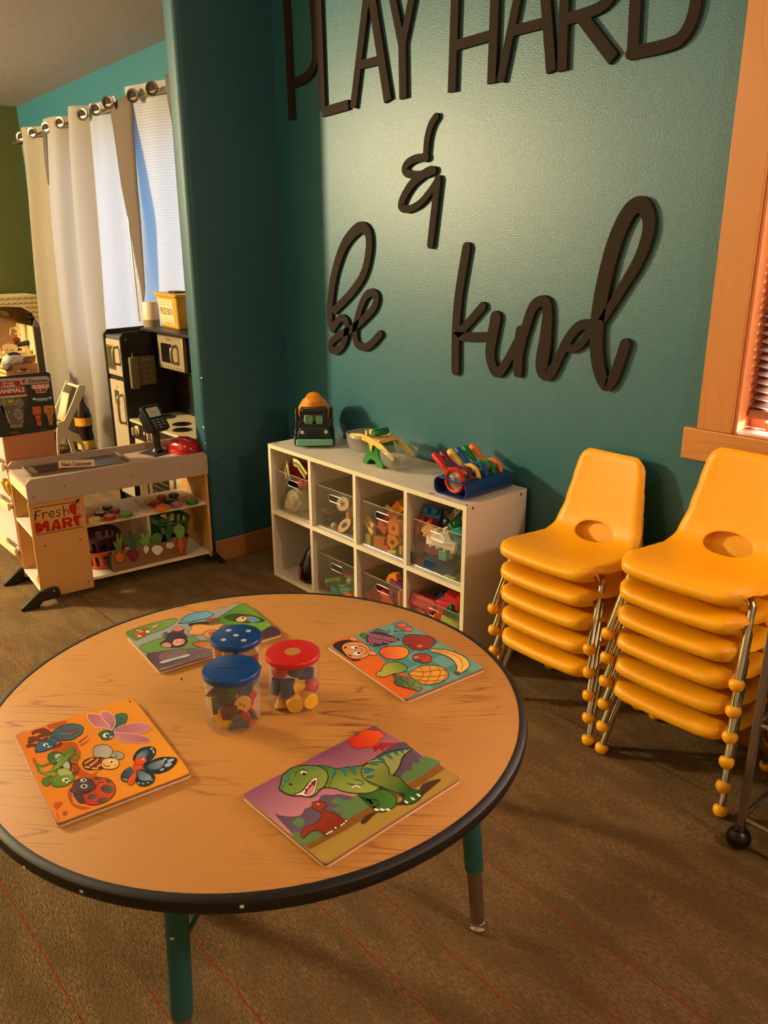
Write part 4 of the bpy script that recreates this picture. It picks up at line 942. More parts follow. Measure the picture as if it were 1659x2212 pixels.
def shell():
    bm = B(); nu, nv = 44, 70
    def half(s):
        h = interp(HW, s)[0]
        for e, rr, in ((LT-s, .058),):
            if e < rr: h -= rr*.90*(1-math.sqrt(max(0, 1-((rr-e)/rr)**2)))
        return h
    def pos(s, u):
        y, z = prof(s); y2, z2 = prof(min(LT, s+.003)); y1, z1 = prof(max(0, s-.003))
        ty, tz = y2-y1, z2-z1; l = math.hypot(ty, tz); ny, nz = -tz/l, ty/l      # normal pointing to the sitter
        h = half(s); a = abs(u)
        sb = min(1, max(0, (s-.22)/.08))
        fd = min(1, min(s, LT-s)/.035); fd = fd*fd*(3-2*fd)
        off = fd*.010*(a**2.5)*(1-.4*sb)                # dished seat, hugging back
        if a > .84: off -= fd*(.013+.006*(1-sb))*((a-.84)/.16)**2     # rolled edge
        rc = .055; ax = a*h; k_ = max(0, 1-s/.13); t_ = max(0, (ax-(h-rc))/rc)
        y += k_*(.016*a*a + rc*.8*(1-math.sqrt(max(0, 1-.97*t_*t_))))
        return Vector((u*h, y+ny*off, z+nz*off))
    S0 = None
    ss = [LT*j/nv for j in range(nv+1)]
    us = [-1+2*i/nu for i in range(nu+1)]
    # hole as an ellipse in (u*h, s)
    hs, hw_, hh = .318, .067, .037
    g = {}
    for j, s in enumerate(ss):
        for i, u in enumerate(us): g[i, j] = [u, s]
    def inside(u, s): return ((u*interp(HW, s)[0])/hw_)**2+((s-hs)/hh)**2 < 1
    dele = set()
    for j in range(nv):
        for i in range(nu):
            u = (us[i]+us[i+1])/2; s = (ss[j]+ss[j+1])/2
            if inside(u, s): dele.add((i, j))
    rim = set()
    for (i, j) in dele:
        for q in ((i, j), (i+1, j), (i, j+1), (i+1, j+1)):
            nb = [(q[0]-a, q[1]-b_) for a in (0, 1) for b_ in (0, 1)]
            if not all(n in dele for n in nb): rim.add(q)
    for q in rim:
        u, s = g[q]; h = interp(HW, s)[0]; k = math.sqrt(((u*h)/hw_)**2+((s-hs)/hh)**2)
        g[q] = [u/k, hs+(s-hs)/k]
    V = {q: bm.verts.new(pos(s, u)) for q, (u, s) in g.items()}
    for j in range(nv):
        for i in range(nu):
            if (i, j) in dele: continue
            bm.faces.new((V[i, j], V[i+1, j], V[i+1, j+1], V[i, j+1]))
    bmesh.ops.delete(bm, geom=[v for v in bm.verts if not v.link_faces], context='VERTS')
    return bm
def make_chair(label, loc_):
    t = thing('stacking_chair', label, 'chair', loc_)
    o = link('seat_shell', shell(), YEL, t, solid=.0075, ang=80)
    md = o.modifiers.new('b', 'BEVEL'); md.width = .0018; md.segments = 2; md.limit_method = 'ANGLE'; md.angle_limit = math.radians(50)
    R_ = .0098
    def leg(sx, front):
        if front: P = [(sx*.075, .075, .216), (sx*.115, .074, .216), (sx*.140, .072, .211), (sx*.156, .066, .196), (sx*.160, .058, .178), (sx*.168, .030, .10), (sx*.1755, .002, .022)]
        else: P = [(sx*.075, .175, .214), (sx*.108, .178, .214), (sx*.130, .182, .209), (sx*.142, .190, .194), (sx*.147, .198, .176), (sx*.158, .234, .10), (sx*.169, .270, .022)]
        return spline(P, False, 6), P[-1]
    for sx in (-1, 1):
        for front in (1, 0):
            P, e = leg(sx, front); bm = B(); tube(bm, P, R_, 14)
            lg = link('front_leg' if front else 'rear_leg', bm, CHR, t, ang=60)
            d = (P[-1]-P[-3]).normalized(); x, y, z = frame_of(-d)
            bm = B(); rr = .0185
            lathe(bm, [(0, -rr*.93), (rr*.45, -rr*.85), (rr*.8, -rr*.55), (rr, -.001), (rr*.97, rr*.35), (rr*.8, rr*.62), (rr*.56, rr*.72), (.0099, rr*.73)], 22, MX(Vector(e)+Vector((0, 0, -.004)), x, y, z))
            link('ball_glide', bm, YEL, lg, ang=70, label='yellow ball glide')
    for y_, z_ in ((.075, .216), (.175, .214)):
        bm = B(); tube(bm, [(-.08, y_, z_), (.08, y_, z_)], R_, 12); link('seat_frame', bm, CHR, t)
    return t
def copy_tree(o, parent=None):
    c_ = o.copy(); COL.objects.link(c_); c_.parent = parent
    for ch in o.children: copy_tree(ch, c_)
    return c_
ordn = ['bottom', 'second lowest', 'third lowest', 'fourth lowest', 'fifth lowest', 'top']
proto = None
for base, n, step, nm, yaw in (((2.167, -.352, .0), 6, (.0012, -.0060, .0741), 'right-hand stack beneath the window', 0), ((1.767, -.346, .0), 5, (-.0036, -.0024, .0716), 'left-hand stack beside the white shelf', 0)):
    for k in range(n):
        w_ = 'topmost' if k == n-1 else ordn[k]
        if k == n-2: w_ = 'just under the top'
        lb = f'yellow chrome-legged chair, {w_} in the {nm}'
        L_ = (base[0]+step[0]*k, base[1]+step[1]*k, base[2]+step[2]*k)
        if proto is None: proto = make_chair(lb, L_); o = proto
        else:
            bpy.context.view_layer.update()
            o = copy_tree(proto); o.location = L_; o['label'] = lb
        o['group'] = 'yellow chairs in the ' + nm.split(' ')[0] + ' stack'
# scuffs on the two top backs

# ================================================================== WHITE CUBE SHELF
SX, SW_, SH_, SY0, SY1, ST = .295, 1.117, .583, -.309, -.014, .016
CW = (SW_-5*ST)/4; CH = (SH_-3*ST)/2
WM = M('white_laminate', C('#ddd2c4'), rough=.45, bump=.06, bscale=200, var=.03)
WE = M('cream_edge_banding', C('#efe2c2'), rough=.4)
sf = thing('cube_shelf', 'white eight-cube storage shelf standing on its long side against the teal wall', 'shelf', (SX, SY0, 0))
def sp(name, x0, x1, z0, z1, y0=SY0, y1=SY1):
    bm = B(); box(bm, x0, x1, y0+.0006, y1, z0, z1, 0); box(bm, x0, x1, y0, y0+.0006, z0, z1, 1)
    return link(name, bm, [WM, WE], sf, world=True, smooth=False)
sp('top_panel', SX+ST, SX+SW_-ST, SH_-ST, SH_); sp('bottom_panel', SX+ST, SX+SW_-ST, 0, ST)
sp('side_panel', SX, SX+ST, 0, SH_); sp('side_panel', SX+SW_-ST, SX+SW_, 0, SH_)
sp('middle_shelf', SX+ST, SX+SW_-ST, ST+CH, 2*ST+CH)
for i in (1, 2, 3):
    x = SX+i*(CW+ST)
    sp('divider', x, x+ST, ST, ST+CH, SY0+.0002); sp('divider', x, x+ST, 2*ST+CH, SH_-ST, SY0+.0002)
link('back_panel', box(B(), SX+ST, SX+SW_-ST, SY1-.004, SY1-.001, ST, SH_-ST), WM, sf, world=True, smooth=False)
bm = B()
for y, z in ((SY0+.03, SH_-.012), (SY1-.03, SH_-.014)): cyl(bm, (SX+SW_+.0002, y, z), (1, 0, 0), .0042, .001)
cyl(bm, (SX+SW_-.01, SY0+.012, SH_), (0, 0, 1), .004, .001)
link('cam_bolt', bm, M('dark_bolt', C('#3a2418'), rough=.5, metal=.5), sf, world=True, smooth=False)
bm = B()
for px, py, rx, ry in ((597, 957, .016, .006), (933, 1066, .012, .007)):
    p = hit(px, py, 'z', SH_); prism(bm, ellip(p.x, p.y, rx, ry, .3), SH_, SH_+.0002)
link('worn_patch', bm, M('worn_laminate_patch', C('#9a6a4c'), rough=.7), sf, world=True, smooth=False)

ACR = clear('clear_bin_acrylic', (.95, .935, .90), .01, .05, .05, (.6, .55, .45)); ACE = clear('bin_rim_acrylic', (.86, .84, .78), .07, .25, .22, (.8, .75, .65))
def cellx(i): return SX+ST+i*(CW+ST)
def bin_(i, row, label, dx=0, yf=-.290):
    x0 = cellx(i)+.012+dx; x1 = x0+.232; z0 = (2*ST+CH if row == 0 else ST)+.0005; h = .172; y1 = -.032
    t = thing('storage_bin', label, 'bin', ((x0+x1)/2, yf, z0), 0, 'clear bins in the shelf cubes')
    w_ = .0022
    fr = [(x0, z0+.004), (x1, z0+.004), (x1, z0+h), (x0, z0+h)]
    cx = (x0+x1)/2; hz = z0+h-.035
    hole = rrect(cx-.040, cx+.040, hz-.013, hz+.013, .012)
    bm = B(); box(bm, x0, x1, yf, y1, z0, z0+w_); box(bm, x0, x0+w_, yf+w_, y1-w_, z0+w_, z0+h); box(bm, x1-w_, x1, yf+w_, y1-w_, z0+w_, z0+h); box(bm, x0+w_, x1-w_, y1-w_, y1, z0+w_, z0+h)
    link('bin_body', bm, ACR, t, world=True, smooth=False)
    bm = B(); prism(bm, [(x0, z0+w_), (x1, z0+w_), (x1, z0+h), (x0, z0+h)], 0, w_, MX((0, yf+w_, 0), (1, 0, 0), (0, 0, 1)), holes=[hole])
    link('front_panel', bm, ACR, t, world=True, smooth=False)
    bm = B(); P = [(x0, yf+.001, z0+h), (x1, yf+.001, z0+h), (x1, y1, z0+h), (x0, y1, z0+h), (x0, yf+.001, z0+h)]
    tube(bm, P, .0020, 8); tube(bm, [(x0, yf+.001, z0+.003), (x1, yf+.001, z0+.003)], .002, 6)
    for x in (x0, x1): tube(bm, [(x, yf+.001, z0+.003), (x, yf+.001, z0+h)], .0016, 6)
    link('rim', bm, ACE, t, world=True)
    bm = B(); hp = [(q[0], yf, q[1]) for q in hole]; tube(bm, hp+[hp[0]], .0019, 6); link('handle_cutout', bm, ACE, t, world=True)
    return t, x0, x1, z0
nth = ['far left', 'second from the left', 'third from the left', 'far right']
con = {(0, 0): 'of dress-up clothes', (1, 0): 'of wooden rings and slices', (2, 0): 'of orange and yellow wooden blocks', (3, 0): 'of big studded bricks', (1, 1): 'of green and teal blocks', (2, 1): 'of red and purple blocks', (3, 1): 'of pink and green bricks'}
BINS = {}
for (i, r_), tx in con.items():
    BINS[i, r_] = bin_(i, r_, f'clear bin {tx}, {"upper" if r_ == 0 else "lower"} shelf row, {nth[i]}')

def pc(name, hexc, rough=.42): return M(name, C(hexc), rough=rough)
PAL = {'orange': pc('orange_block', '#e8891c'), 'dorange': pc('red_orange_block', '#d9501c'), 'red': pc('red_block', '#c22a1e', .3), 'yellow': pc('yellow_block', '#e2b94e'), 'lime': pc('lime_block', '#a8ae48'), 'green': pc('green_block', '#6f9a3a'),
       'dgreen': pc('dark_green_brick', '#1f6a30', .3), 'teal': pc('teal_brick', '#2f8c8c', .3), 'mint': pc('mint_brick', '#5fae98', .3), 'blue': pc('blue_brick', '#1f66a4', .3), 'navy': pc('navy_brick', '#1c4264', .3), 'white': pc('white_brick', '#e9e0d0', .3),
       'mauve': pc('mauve_brick', '#8a4f5c', .3), 'plum': pc('plum_brick', '#4a2028', .3), 'coral': pc('coral_brick', '#e2504a', .3), 'pink': pc('pink_brick', '#d23c50', .3), 'purple': pc('purple_block', '#7d3a5c'), 'brown': pc('brown_wood_ring', '#5a3018'),
       'tan': pc('tan_wood_slice', '#c49a60'), 'black': pc('black_toy', '#14110f'), 'amber': pc('amber_brick', '#d99a28', .3), 'cream': pc('cream_wood', '#dcc090'), 'tealb': pc('teal_wood_block', '#3c8a92')}
ZB = lambda x, y: (760+x/6.381, 1040+y/6.381)
ZA = lambda x, y: (590+x/6.144, 960+y/6.144)
def at(Zf, x, y, yp=-.25):
    p = Zf(x, y); return hit(p[0], p[1], 'y', yp)
def item(name, label, cat, bm, mat, group, bevel=.0012, **k):
    o = link(name, bm, PAL[mat] if isinstance(mat, str) else mat, None, bevel=bevel, **k); tag(o, label, cat, group); return o
def blk(bm, p, sx, sy, sz, rx=0, ry=0, rz=0):
    sx, sy, sz = sx*1.18, sy*1.18, sz*1.18
    return box(bm, -sx/2, sx/2, -sy/2, sy/2, -sz/2, sz/2, 0, RT(p, rx, ry, rz))
def holed(bm, p, poly, th, hr, rx, ry, rz):
    poly = [(a*1.22, c_*1.22) for a, c_ in poly]; hr = hr*1.15 if hr else hr
    return prism(bm, poly, -th/2, th/2, RT(p, rx+PI/2, ry, rz) if False else RT(p, rx, ry, rz) @ Matrix.Rotation(PI/2, 4, 'X'), holes=[ellip(0, -.002, hr, hr, 0, 16)] if hr else [])
def brick(bm, p, nx, ny, rx=0, ry=0, rz=0, u=.030, h=.028, studs=1):
    u, h = u*1.14, h*1.14
    m = RT(p, rx, ry, rz); box(bm, -nx*u/2, nx*u/2, -ny*u/2, ny*u/2, -h/2, h/2, 0, m)
    if studs:
        for a in range(nx):
            for b_ in range(ny):
                lathe(bm, [(0, h/2), (u*.34, h/2-.0005), (u*.34, h/2+.009), (u*.27, h/2+.012), (0, h/2+.012)], 14, m @ Matrix.Translation(((a-(nx-1)/2)*u, (b_-(ny-1)/2)*u, 0)))
    return bm
g3 = 'wooden blocks in the third upper bin'
sq = rrect(-.020, .020, -.020, .020, .002); hs_ = [(-.02, -.017), (.02, -.017), (.02, .008), (0, .026), (-.02, .008)]
W3 = [('block', 'orange square block with a peg hole, upper right in its bin', 'orange', lambda b: holed(b, at(ZB, 610, 630, -.265), sq, .03, .0075, 0, 0, .15)),
      ('block', 'orange house-shaped block with a hole, tilted at lower right of its bin', 'orange', lambda b: holed(b, at(ZB, 590, 820, -.268), hs_, .03, .008, 0, -.75, .2)),
      ('block', 'plain orange block low in the middle of its bin', 'orange', lambda b: blk(b, at(ZB, 395, 815, -.262), .034, .03, .030, .1, .1, .5)),
      ('block', 'red-orange half-round block behind the bin rim', 'dorange', lambda b: cyl(b, at(ZB, 575, 500, -.20), (1, .2, -.1), .020, .05)),
      ('block', 'bright orange block peaking above the bin rim at the right', 'orange', lambda b: blk(b, at(ZB, 670, 350, -.18), .035, .03, .034, 0, .7, .2)),
      ('block', 'short yellow peg resting across the bin rim', 'yellow', lambda b: cyl(b, at(ZB, 530, 380, -.20), (1, -.1, -.25), .008, .05)),
      ('block', 'upper of two long yellow cylinder blocks lying side by side', 'yellow', lambda b: cyl(b, at(ZB, 262, 555, -.262), (1, -.25, -.42), .010, .070)),
      ('block', 'lower of two long yellow cylinder blocks lying side by side', 'yellow', lambda b: cyl(b, at(ZB, 250, 640, -.268), (1, -.25, -.42), .010, .072)),
      ('block', 'red-orange wedge block between yellow cylinders and square block', 'dorange', lambda b: blk(b, at(ZB, 460, 610, -.255), .036, .03, .03, .2, .5, .1)),
      ('block', 'pale green block standing at the bottom left of its bin', 'lime', lambda b: blk(b, at(ZB, 247, 800, -.268), .022, .022, .042, 0, 0, .2)),
      ('block', 'blue cylinder block seen through the bin handle', 'tealb', lambda b: cyl(b, at(ZB, 322, 440, -.22), (.3, 0, 1), .012, .026)),
      ('block', 'small red block at the bottom of the bin, half hidden', 'dorange', lambda b: blk(b, at(ZB, 490, 915, -.262), .026, .02, .016, 0, -.3, .1)),
      ('block', 'yellow-green cylinder block lying on the bin floor', 'lime', lambda b: cyl(b, at(ZB, 570, 975, -.272), (1, 0, .28), .0095, .046)),
      ('block', 'yellow block standing at the far right bottom corner', 'yellow', lambda b: cyl(b, at(ZB, 693, 940, -.262), (0, 0, 1), .010, .034)),
      ('block', 'dark maroon block in the shadow under the yellow cylinders', 'plum', lambda b: blk(b, at(ZB, 440, 705, -.24), .034, .03, .025, 0, .2, .2)),
      ('block', 'dark red block deep in the middle of the bin', 'dorange', lambda b: blk(b, at(ZB, 440, 800, -.20), .07, .05, .05, 0, .2, .2)),
      ('block', 'dull yellow block at the back of the bin', 'yellow', lambda b: blk(b, at(ZB, 400, 560, -.15), .05, .04, .05, 0, .2, .2))]
for nm, lb, cc, f in W3:
    b = B(); f(b); item('wooden_block', lb.replace('its bin', 'the third upper bin'), 'block', b, cc, g3)
g4 = 'studded bricks in the upper right bin'
W4 = [('blue brick with studs forward, at the top left of the pile', 'blue', lambda b: brick(b, at(ZB, 1110, 480, -.22), 2, 2, 1.2, 0, .4)),
      ('red brick with two round studs under the blue one', 'red', lambda b: brick(b, at(ZB, 1055, 590, -.245), 2, 1, .6, 0, .2)),
      ('red-orange brick standing on edge at the left below the rim', 'dorange', lambda b: blk(b, at(ZB, 925, 685, -.255), .016, .03, .040, 0, .35, .2)),
      ('white bent toy arm sticking up at the back', 'white', lambda b: tube(b, [at(ZB, 1245, 415, -.16), at(ZB, 1290, 440, -.16), at(ZB, 1340, 520, -.18)], .010, 8)),
      ('white bar with round holes slanting up at the back right', 'white', lambda b: prism(b, rrect(-.045, .045, -.009, .009, .004), -.005, .005, RT(at(ZB, 1395, 470, -.17), PI/2, -.85, .1), holes=[ellip(x, 0, .0045, .0045, 0, 10) for x in (-.03, -.01, .01, .03)])),
      ('black rounded toy piece in front of the white bar', 'black', lambda b: sphere(b, at(ZB, 1305, 590, -.22), .021, 0, 14, (.9, .6, 1.15))),
      ('dark green brick tipped up at the right wall', 'dgreen', lambda b: brick(b, at(ZB, 1480, 570, -.23), 1, 2, .6, .8, .2)),
      ('yellow brick with a stud, just behind the bin handle', 'amber', lambda b: brick(b, at(ZB, 1110, 690, -.255), 2, 1, 2.6, .1, .1)),
      ('cream brick leaning behind the long white one', 'white', lambda b: brick(b, at(ZB, 1270, 745, -.25), 2, 1, .2, -.3, .2)),
      ('long white brick with four studs pointing down', 'white', lambda b: brick(b, at(ZB, 1255, 845, -.268), 4, 1, PI-.1, .02, .15, .026, .026)),
      ('white square brick with its stud pointing right', 'white', lambda b: brick(b, at(ZB, 845, 915, -.264), 1, 1, 0, PI/2-.1, .2, .032, .034)),
      ('blue brick half hidden at the left wall', 'navy', lambda b: blk(b, at(ZB, 860, 780, -.25), .028, .03, .024, 0, .5, .2)),
      ('mauve brick with studs down in the middle of the pile', 'mauve', lambda b: brick(b, at(ZB, 1080, 905, -.250), 3, 1, PI, 0, .2, .028, .030)),
      ('dark plum brick second from the bottom, left', 'plum', lambda b: blk(b, at(ZB, 930, 1040, -.258), .075, .05, .030, 0, .25, .15)),
      ('teal brick with its stud pointing right', 'mint', lambda b: brick(b, at(ZB, 1290, 1010, -.266), 1, 1, 0, PI/2, .1, .028, .030)),
      ('turquoise brick at the top of the right wall', 'teal', lambda b: blk(b, at(ZB, 1480, 680, -.255), .036, .03, .02, 0, -.5, .1)),
      ('dim teal brick standing against the right wall', 'teal', lambda b: blk(b, at(ZB, 1500, 860, -.24), .026, .03, .055, 0, 0, .1)),
      ('big navy brick near the bottom right', 'navy', lambda b: blk(b, at(ZB, 1270, 1150, -.255), .105, .055, .032, .1, .10, .15)),
      ('coral brick with its stud pointing right, bottom left', 'coral', lambda b: brick(b, at(ZB, 850, 1155, -.268), 1, 1, 0, PI/2+.1, .1, .030, .026)),
      ('small clear-white brick on the bin floor', 'cream', lambda b: blk(b, at(ZB, 1070, 1225, -.272), .022, .022, .022, 0, .05, .2)),
      ('amber hollow brick on the bin floor', 'amber', lambda b: blk(b, at(ZB, 1200, 1290, -.272), .024, .024, .026, 0, .05, .2)),
      ('lime brick with its stud pointing left on the bin floor', 'lime', lambda b: brick(b, at(ZB, 1385, 1345, -.268), 1, 1, 0, -PI/2+.12, .2, .030, .034)),
      ('dark blue brick deep behind the others', 'navy', lambda b: blk(b, at(ZB, 1200, 980, -.16), .10, .08, .12, 0, 0, .1))]
for lb, cc, f in W4:
    b = B(); f(b); item('studded_brick', lb+', upper right bin' if 'bin' not in lb else lb, 'brick', b, cc, g4)
g8 = 'studded bricks in the lower right bin'
W8 = [('large pink brick with studs downward, left', 'pink', lambda b: brick(b, at(ZB, 1030, 1650, -.25), 3, 2, PI-.3, .1, .2, .030, .036)),
      ('small blue diamond brick on top', 'blue', lambda b: blk(b, at(ZB, 1255, 1590, -.21), .028, .028, .028, 0, .75, .4)),
      ('red brick behind on the right', 'red', lambda b: blk(b, at(ZB, 1390, 1610, -.22), .042, .03, .030, .1, .2, .2)),
      ('pink flat brick in the middle right', 'pink', lambda b: brick(b, at(ZB, 1340, 1705, -.25), 2, 1, PI, -.05, .2, .036, .028)),
      ('thin red piece upright at the right wall', 'red', lambda b: blk(b, at(ZB, 1490, 1665, -.26), .010, .03, .045, 0, .1, .2)),
      ('dark green hollow brick low at the right', 'dgreen', lambda b: brick(b, at(ZB, 1430, 1830, -.262), 2, 1, .2, .3, .3)),
      ('pale lime block at the bottom right', 'lime', lambda b: blk(b, at(ZB, 1400, 1960, -.268), .065, .04, .040, 0, .15, .1)),
      ('orange-red brick low in the middle', 'dorange', lambda b: brick(b, at(ZB, 1260, 1810, -.262), 1, 2, .4, .3, .3)),
      ('white ball among the red bricks', 'white', lambda b: sphere(b, at(ZB, 1165, 1865, -.26), .013)),
      ('coral round-ended brick under the handle', 'coral', lambda b: brick(b, at(ZB, 950, 1770, -.262), 2, 1, PI-.5, .2, .1, .026, .026)),
      ('dark red brick filling the back', 'plum', lambda b: blk(b, at(ZB, 1250, 1740, -.16), .16, .08, .07, 0, 0, .1)),
      ('navy brick low behind the table edge', 'navy', lambda b: blk(b, at(ZB, 1080, 1850, -.23), .08, .05, .03, 0, .2, .1))]
for lb, cc, f in W8:
    b = B(); f(b); item('studded_brick', lb+' in the lower right bin', 'brick', b, cc, g8)
g7 = 'wooden blocks in the third lower bin'
W7 = [('orange house-shaped block with a hole on top', 'orange', lambda b: holed(b, at(ZB, 590, 1350, -.235), hs_, .03, .008, 0, .5, .2)),
      ('purple block just under the orange one', 'purple', lambda b: blk(b, at(ZB, 640, 1435, -.245), .05, .03, .024, 0, .15, .1)),
      ('mauve block with a round hole', 'purple', lambda b: holed(b, at(ZB, 615, 1545, -.26), sq, .03, .008, 0, .1, .1)),
      ('red-orange wedge block with a hole at the left', 'dorange', lambda b: holed(b, at(ZB, 235, 1590, -.262), [(-.024, -.016), (.024, -.016), (.004, .022), (-.004, .022)], .03, .007, 0, .1, .1)),
      ('red roof-shaped block in the middle', 'red', lambda b: blk(b, at(ZB, 380, 1580, -.23), .055, .04, .036, 0, .6, .2)),
      ('small bright orange-red block under the handle', 'dorange', lambda b: blk(b, at(ZB, 460, 1545, -.266), .022, .02, .022, 0, .5, .2)),
      ('dark red triangle block at the table edge', 'dorange', lambda b: blk(b, at(ZB, 530, 1640, -.262), .036, .03, .036, 0, .8, .2)),
      ('thin orange block upright at the right wall', 'orange', lambda b: blk(b, at(ZB, 693, 1620, -.262), .008, .03, .06, 0, 0, .1)),
      ('dark block deep behind the others', 'plum', lambda b: blk(b, at(ZB, 450, 1650, -.15), .16, .08, .06, 0, 0, .1))]
for lb, cc, f in W7:
    b = B(); f(b); item('wooden_block', lb+' in the third lower bin', 'block', b, cc, g7)
g6 = 'wooden blocks in the second lower bin'
W6 = [('long green bar block lying on top', 'green', lambda b: blk(b, at(ZA, 800, 1820, -.262), .055, .02, .020, .3, -.12, .9)),
      ('red and white block at the left end', 'dorange', lambda b: blk(b, at(ZA, 700, 1940, -.262), .026, .02, .022, 0, 0, .6)),
      ('teal angled block at the front left', 'tealb', lambda b: blk(b, at(ZA, 840, 1940, -.266), .040, .02, .020, 0, .25, .1)),
      ('teal angled block at the front right', 'tealb', lambda b: blk(b, at(ZA, 980, 1945, -.266), .050, .02, .020, 0, -.2, .1)),
      ('green flat block between the teal ones', 'green', lambda b: blk(b, at(ZA, 935, 1880, -.24), .036, .02, .014, 0, -.1, .1)),
      ('green ridged dome block at the right', 'green', lambda b: cyl(b, at(ZA, 1030, 1815, -.24), (1, .2, 0), .016, .024)),
      ('red round-ended block at the back right', 'red', lambda b: cyl(b, at(ZA, 1000, 1755, -.20), (1, .2, 0), .012, .04)),
      ('red block at the table edge', 'dorange', lambda b: blk(b, at(ZA, 1035, 1995, -.268), .035, .03, .016, 0, 0, .1)),
      ('pale green block deep in the bin', 'lime', lambda b: blk(b, at(ZA, 900, 1960, -.2), .10, .06, .03, 0, 0, .1))]
for lb, cc, f in W6:
    b = B(); f(b); item('wooden_block', lb+' in the second lower bin', 'block', b, cc, g6, .002)
# bin two: wooden rings and slices
g2 = 'wooden pieces in the second upper bin'
BARK = M('bark_brown', C('#4f2c18'), rough=.7, bump=.6, bscale=120); SLC = M('pale_wood_slice_face', C('#cfae80'), rough=.6)
def slice_(lb, p, d, r, h, mark=None):
    t_ = thing('wood_slice', lb, 'wooden disc', p, 0, g2)
    x, y, z = frame_of(d); m = MX(p, x, y, z)
    b = B(); lathe(b, [(r, -h/2), (r*1.02, 0), (r, h/2)], 26, m); b2 = B(); lathe(b2, [(0, -h/2), (r, -h/2)], 26, m); lathe(b2, [(0, h/2), (r, h/2)], 26, m)
    link('bark_rim', b, BARK, t_, world=True); link('cut_face', b2, SLC, t_, world=True)
    if mark:
        b = B()
        if mark == 'star': pl = [((.014 if k % 2 == 0 else .006)*math.cos(PI*k/5), (.014 if k % 2 == 0 else .006)*math.sin(PI*k/5)) for k in range(10)]
        else: pl = ellip(0, 0, .015, .013, 0, 9)
        prism(b, pl, h/2+.0002, h/2+.0008, m); link('burnt_mark', b, BARK, t_, world=True)
slice_('round wood slice with a dark star, standing at the right of its bin', at(ZA, 930, 790, -.24), V3((.35, -1, .35)), .028, .008, 'star')
slice_('wood slice with bark rim lying at lower right of its bin', at(ZA, 960, 1085, -.255), V3((-.1, -.75, .75)), .032, .014, 'blot')
for k, (x, y, tx) in enumerate(((785, 870, 'top'), (775, 940, 'middle'), (770, 1010, 'bottom'))):
    b = B(); p = at(ZA, x+10, y, -.235+.004*k); xx, yy, z = frame_of(V3((-.25, -.35, 1))); m = MX(p, xx, yy, z)
    lathe(b, [(.026, -.007), (.034, -.006), (.036, 0), (.034, .006), (.026, .007), (.024, 0), (.026, -.007)], 28, m)
    item('wooden_ring', f'{tx} of three dark brown wooden rings stacked aslant in a bin', 'wooden ring', b, 'brown', g2)
b = B(); sphere(b, at(ZA, 810, 1075, -.266), .0135, 0, 14, (1, 1, .9)); item('wooden_bead', 'pale wooden egg between the ring stack and the slice', 'wooden bead', b, 'cream', g2)
b = B(); blk(b, at(ZA, 695, 870, -.25), .018, .02, .016, 0, .5, .3); item('wooden_wedge', 'small tan wedge leaning on the ring stack', 'wooden wedge', b, 'tan', g2)
b = B(); blk(b, at(ZA, 1025, 900, -.22), .014, .03, .045, 0, 0, .1); item('wooden_post', 'tan wooden piece upright behind the star slice', 'wooden piece', b, 'tan', g2)
b = B(); blk(b, at(ZA, 930, 930, -.17), .06, .05, .06, 0, .2, .1); item('wooden_cube', 'dark brown wooden cube deep behind the rings', 'wooden cube', b, 'brown', g2)
# bin one: dress-up clothes
def cloth_lump(name, label, center, r, sc, mat, seed, amp=.25, fr=2.2, parent=None, rot=(0, 0, 0)):
    from mathutils import noise
    b = B(); bmesh.ops.create_icosphere(b, subdivisions=5, radius=1)
    R = Euler(rot).to_matrix()
    for v in b.verts:
        d = v.co.normalized(); q = d*fr+Vector((seed, seed*.7, 0))
        n = noise.noise(q)*.6+abs(noise.noise(q*1.9))*.7-.2+.35*abs(noise.noise(q*3.6))
        f_ = 1+amp*n
        v.co = R @ Vector((d.x*f_*r*sc[0], d.y*f_*r*sc[1], d.z*f_*r*sc[2])) + Vector(center)
    return link(name, b, mat, parent, world=bool(parent), ang=180)
FAB = lambda n, h: M(n, C(h), rough=.9, bump=.3, bscale=500)
o = cloth_lump('white_cloth', '', at(ZA, 320, 770, -.225)-V3((0, 0, .002)), .060, (.95, .85, 1.1), FAB('white_cotton', '#cdbfa9'), 3.1, .42, .85); tag(o, 'crumpled off-white cloth in the first upper bin', 'cloth', 'dress-up clothes in the first upper bin')
o = cloth_lump('black_cloth', '', at(ZA, 250, 540, -.20), .055, (1.1, .8, .75), FAB('black_cotton', '#1c1814'), 5.3, .5, 2.2); tag(o, 'black crumpled garment behind the bin handle, upper left bin', 'garment', 'dress-up clothes in the first upper bin')
vt = thing('safety_vest', 'red safety vest with yellow reflective bands, bunched in the first upper bin', 'vest', at(ZA, 290, 330, -.2), 0, 'dress-up clothes in the first upper bin')
RF = FAB('red_vest_mesh', '#b0261a'); YF = FAB('yellow_reflective_band', '#d3cf72'); GF = FAB('grey_reflective_tape', '#7a7058')
cloth_lump('vest_body', '', at(ZA, 300, 330, -.185), .058, (1.35, .8, .75), RF, 1.3, .45, 2.0, vt)
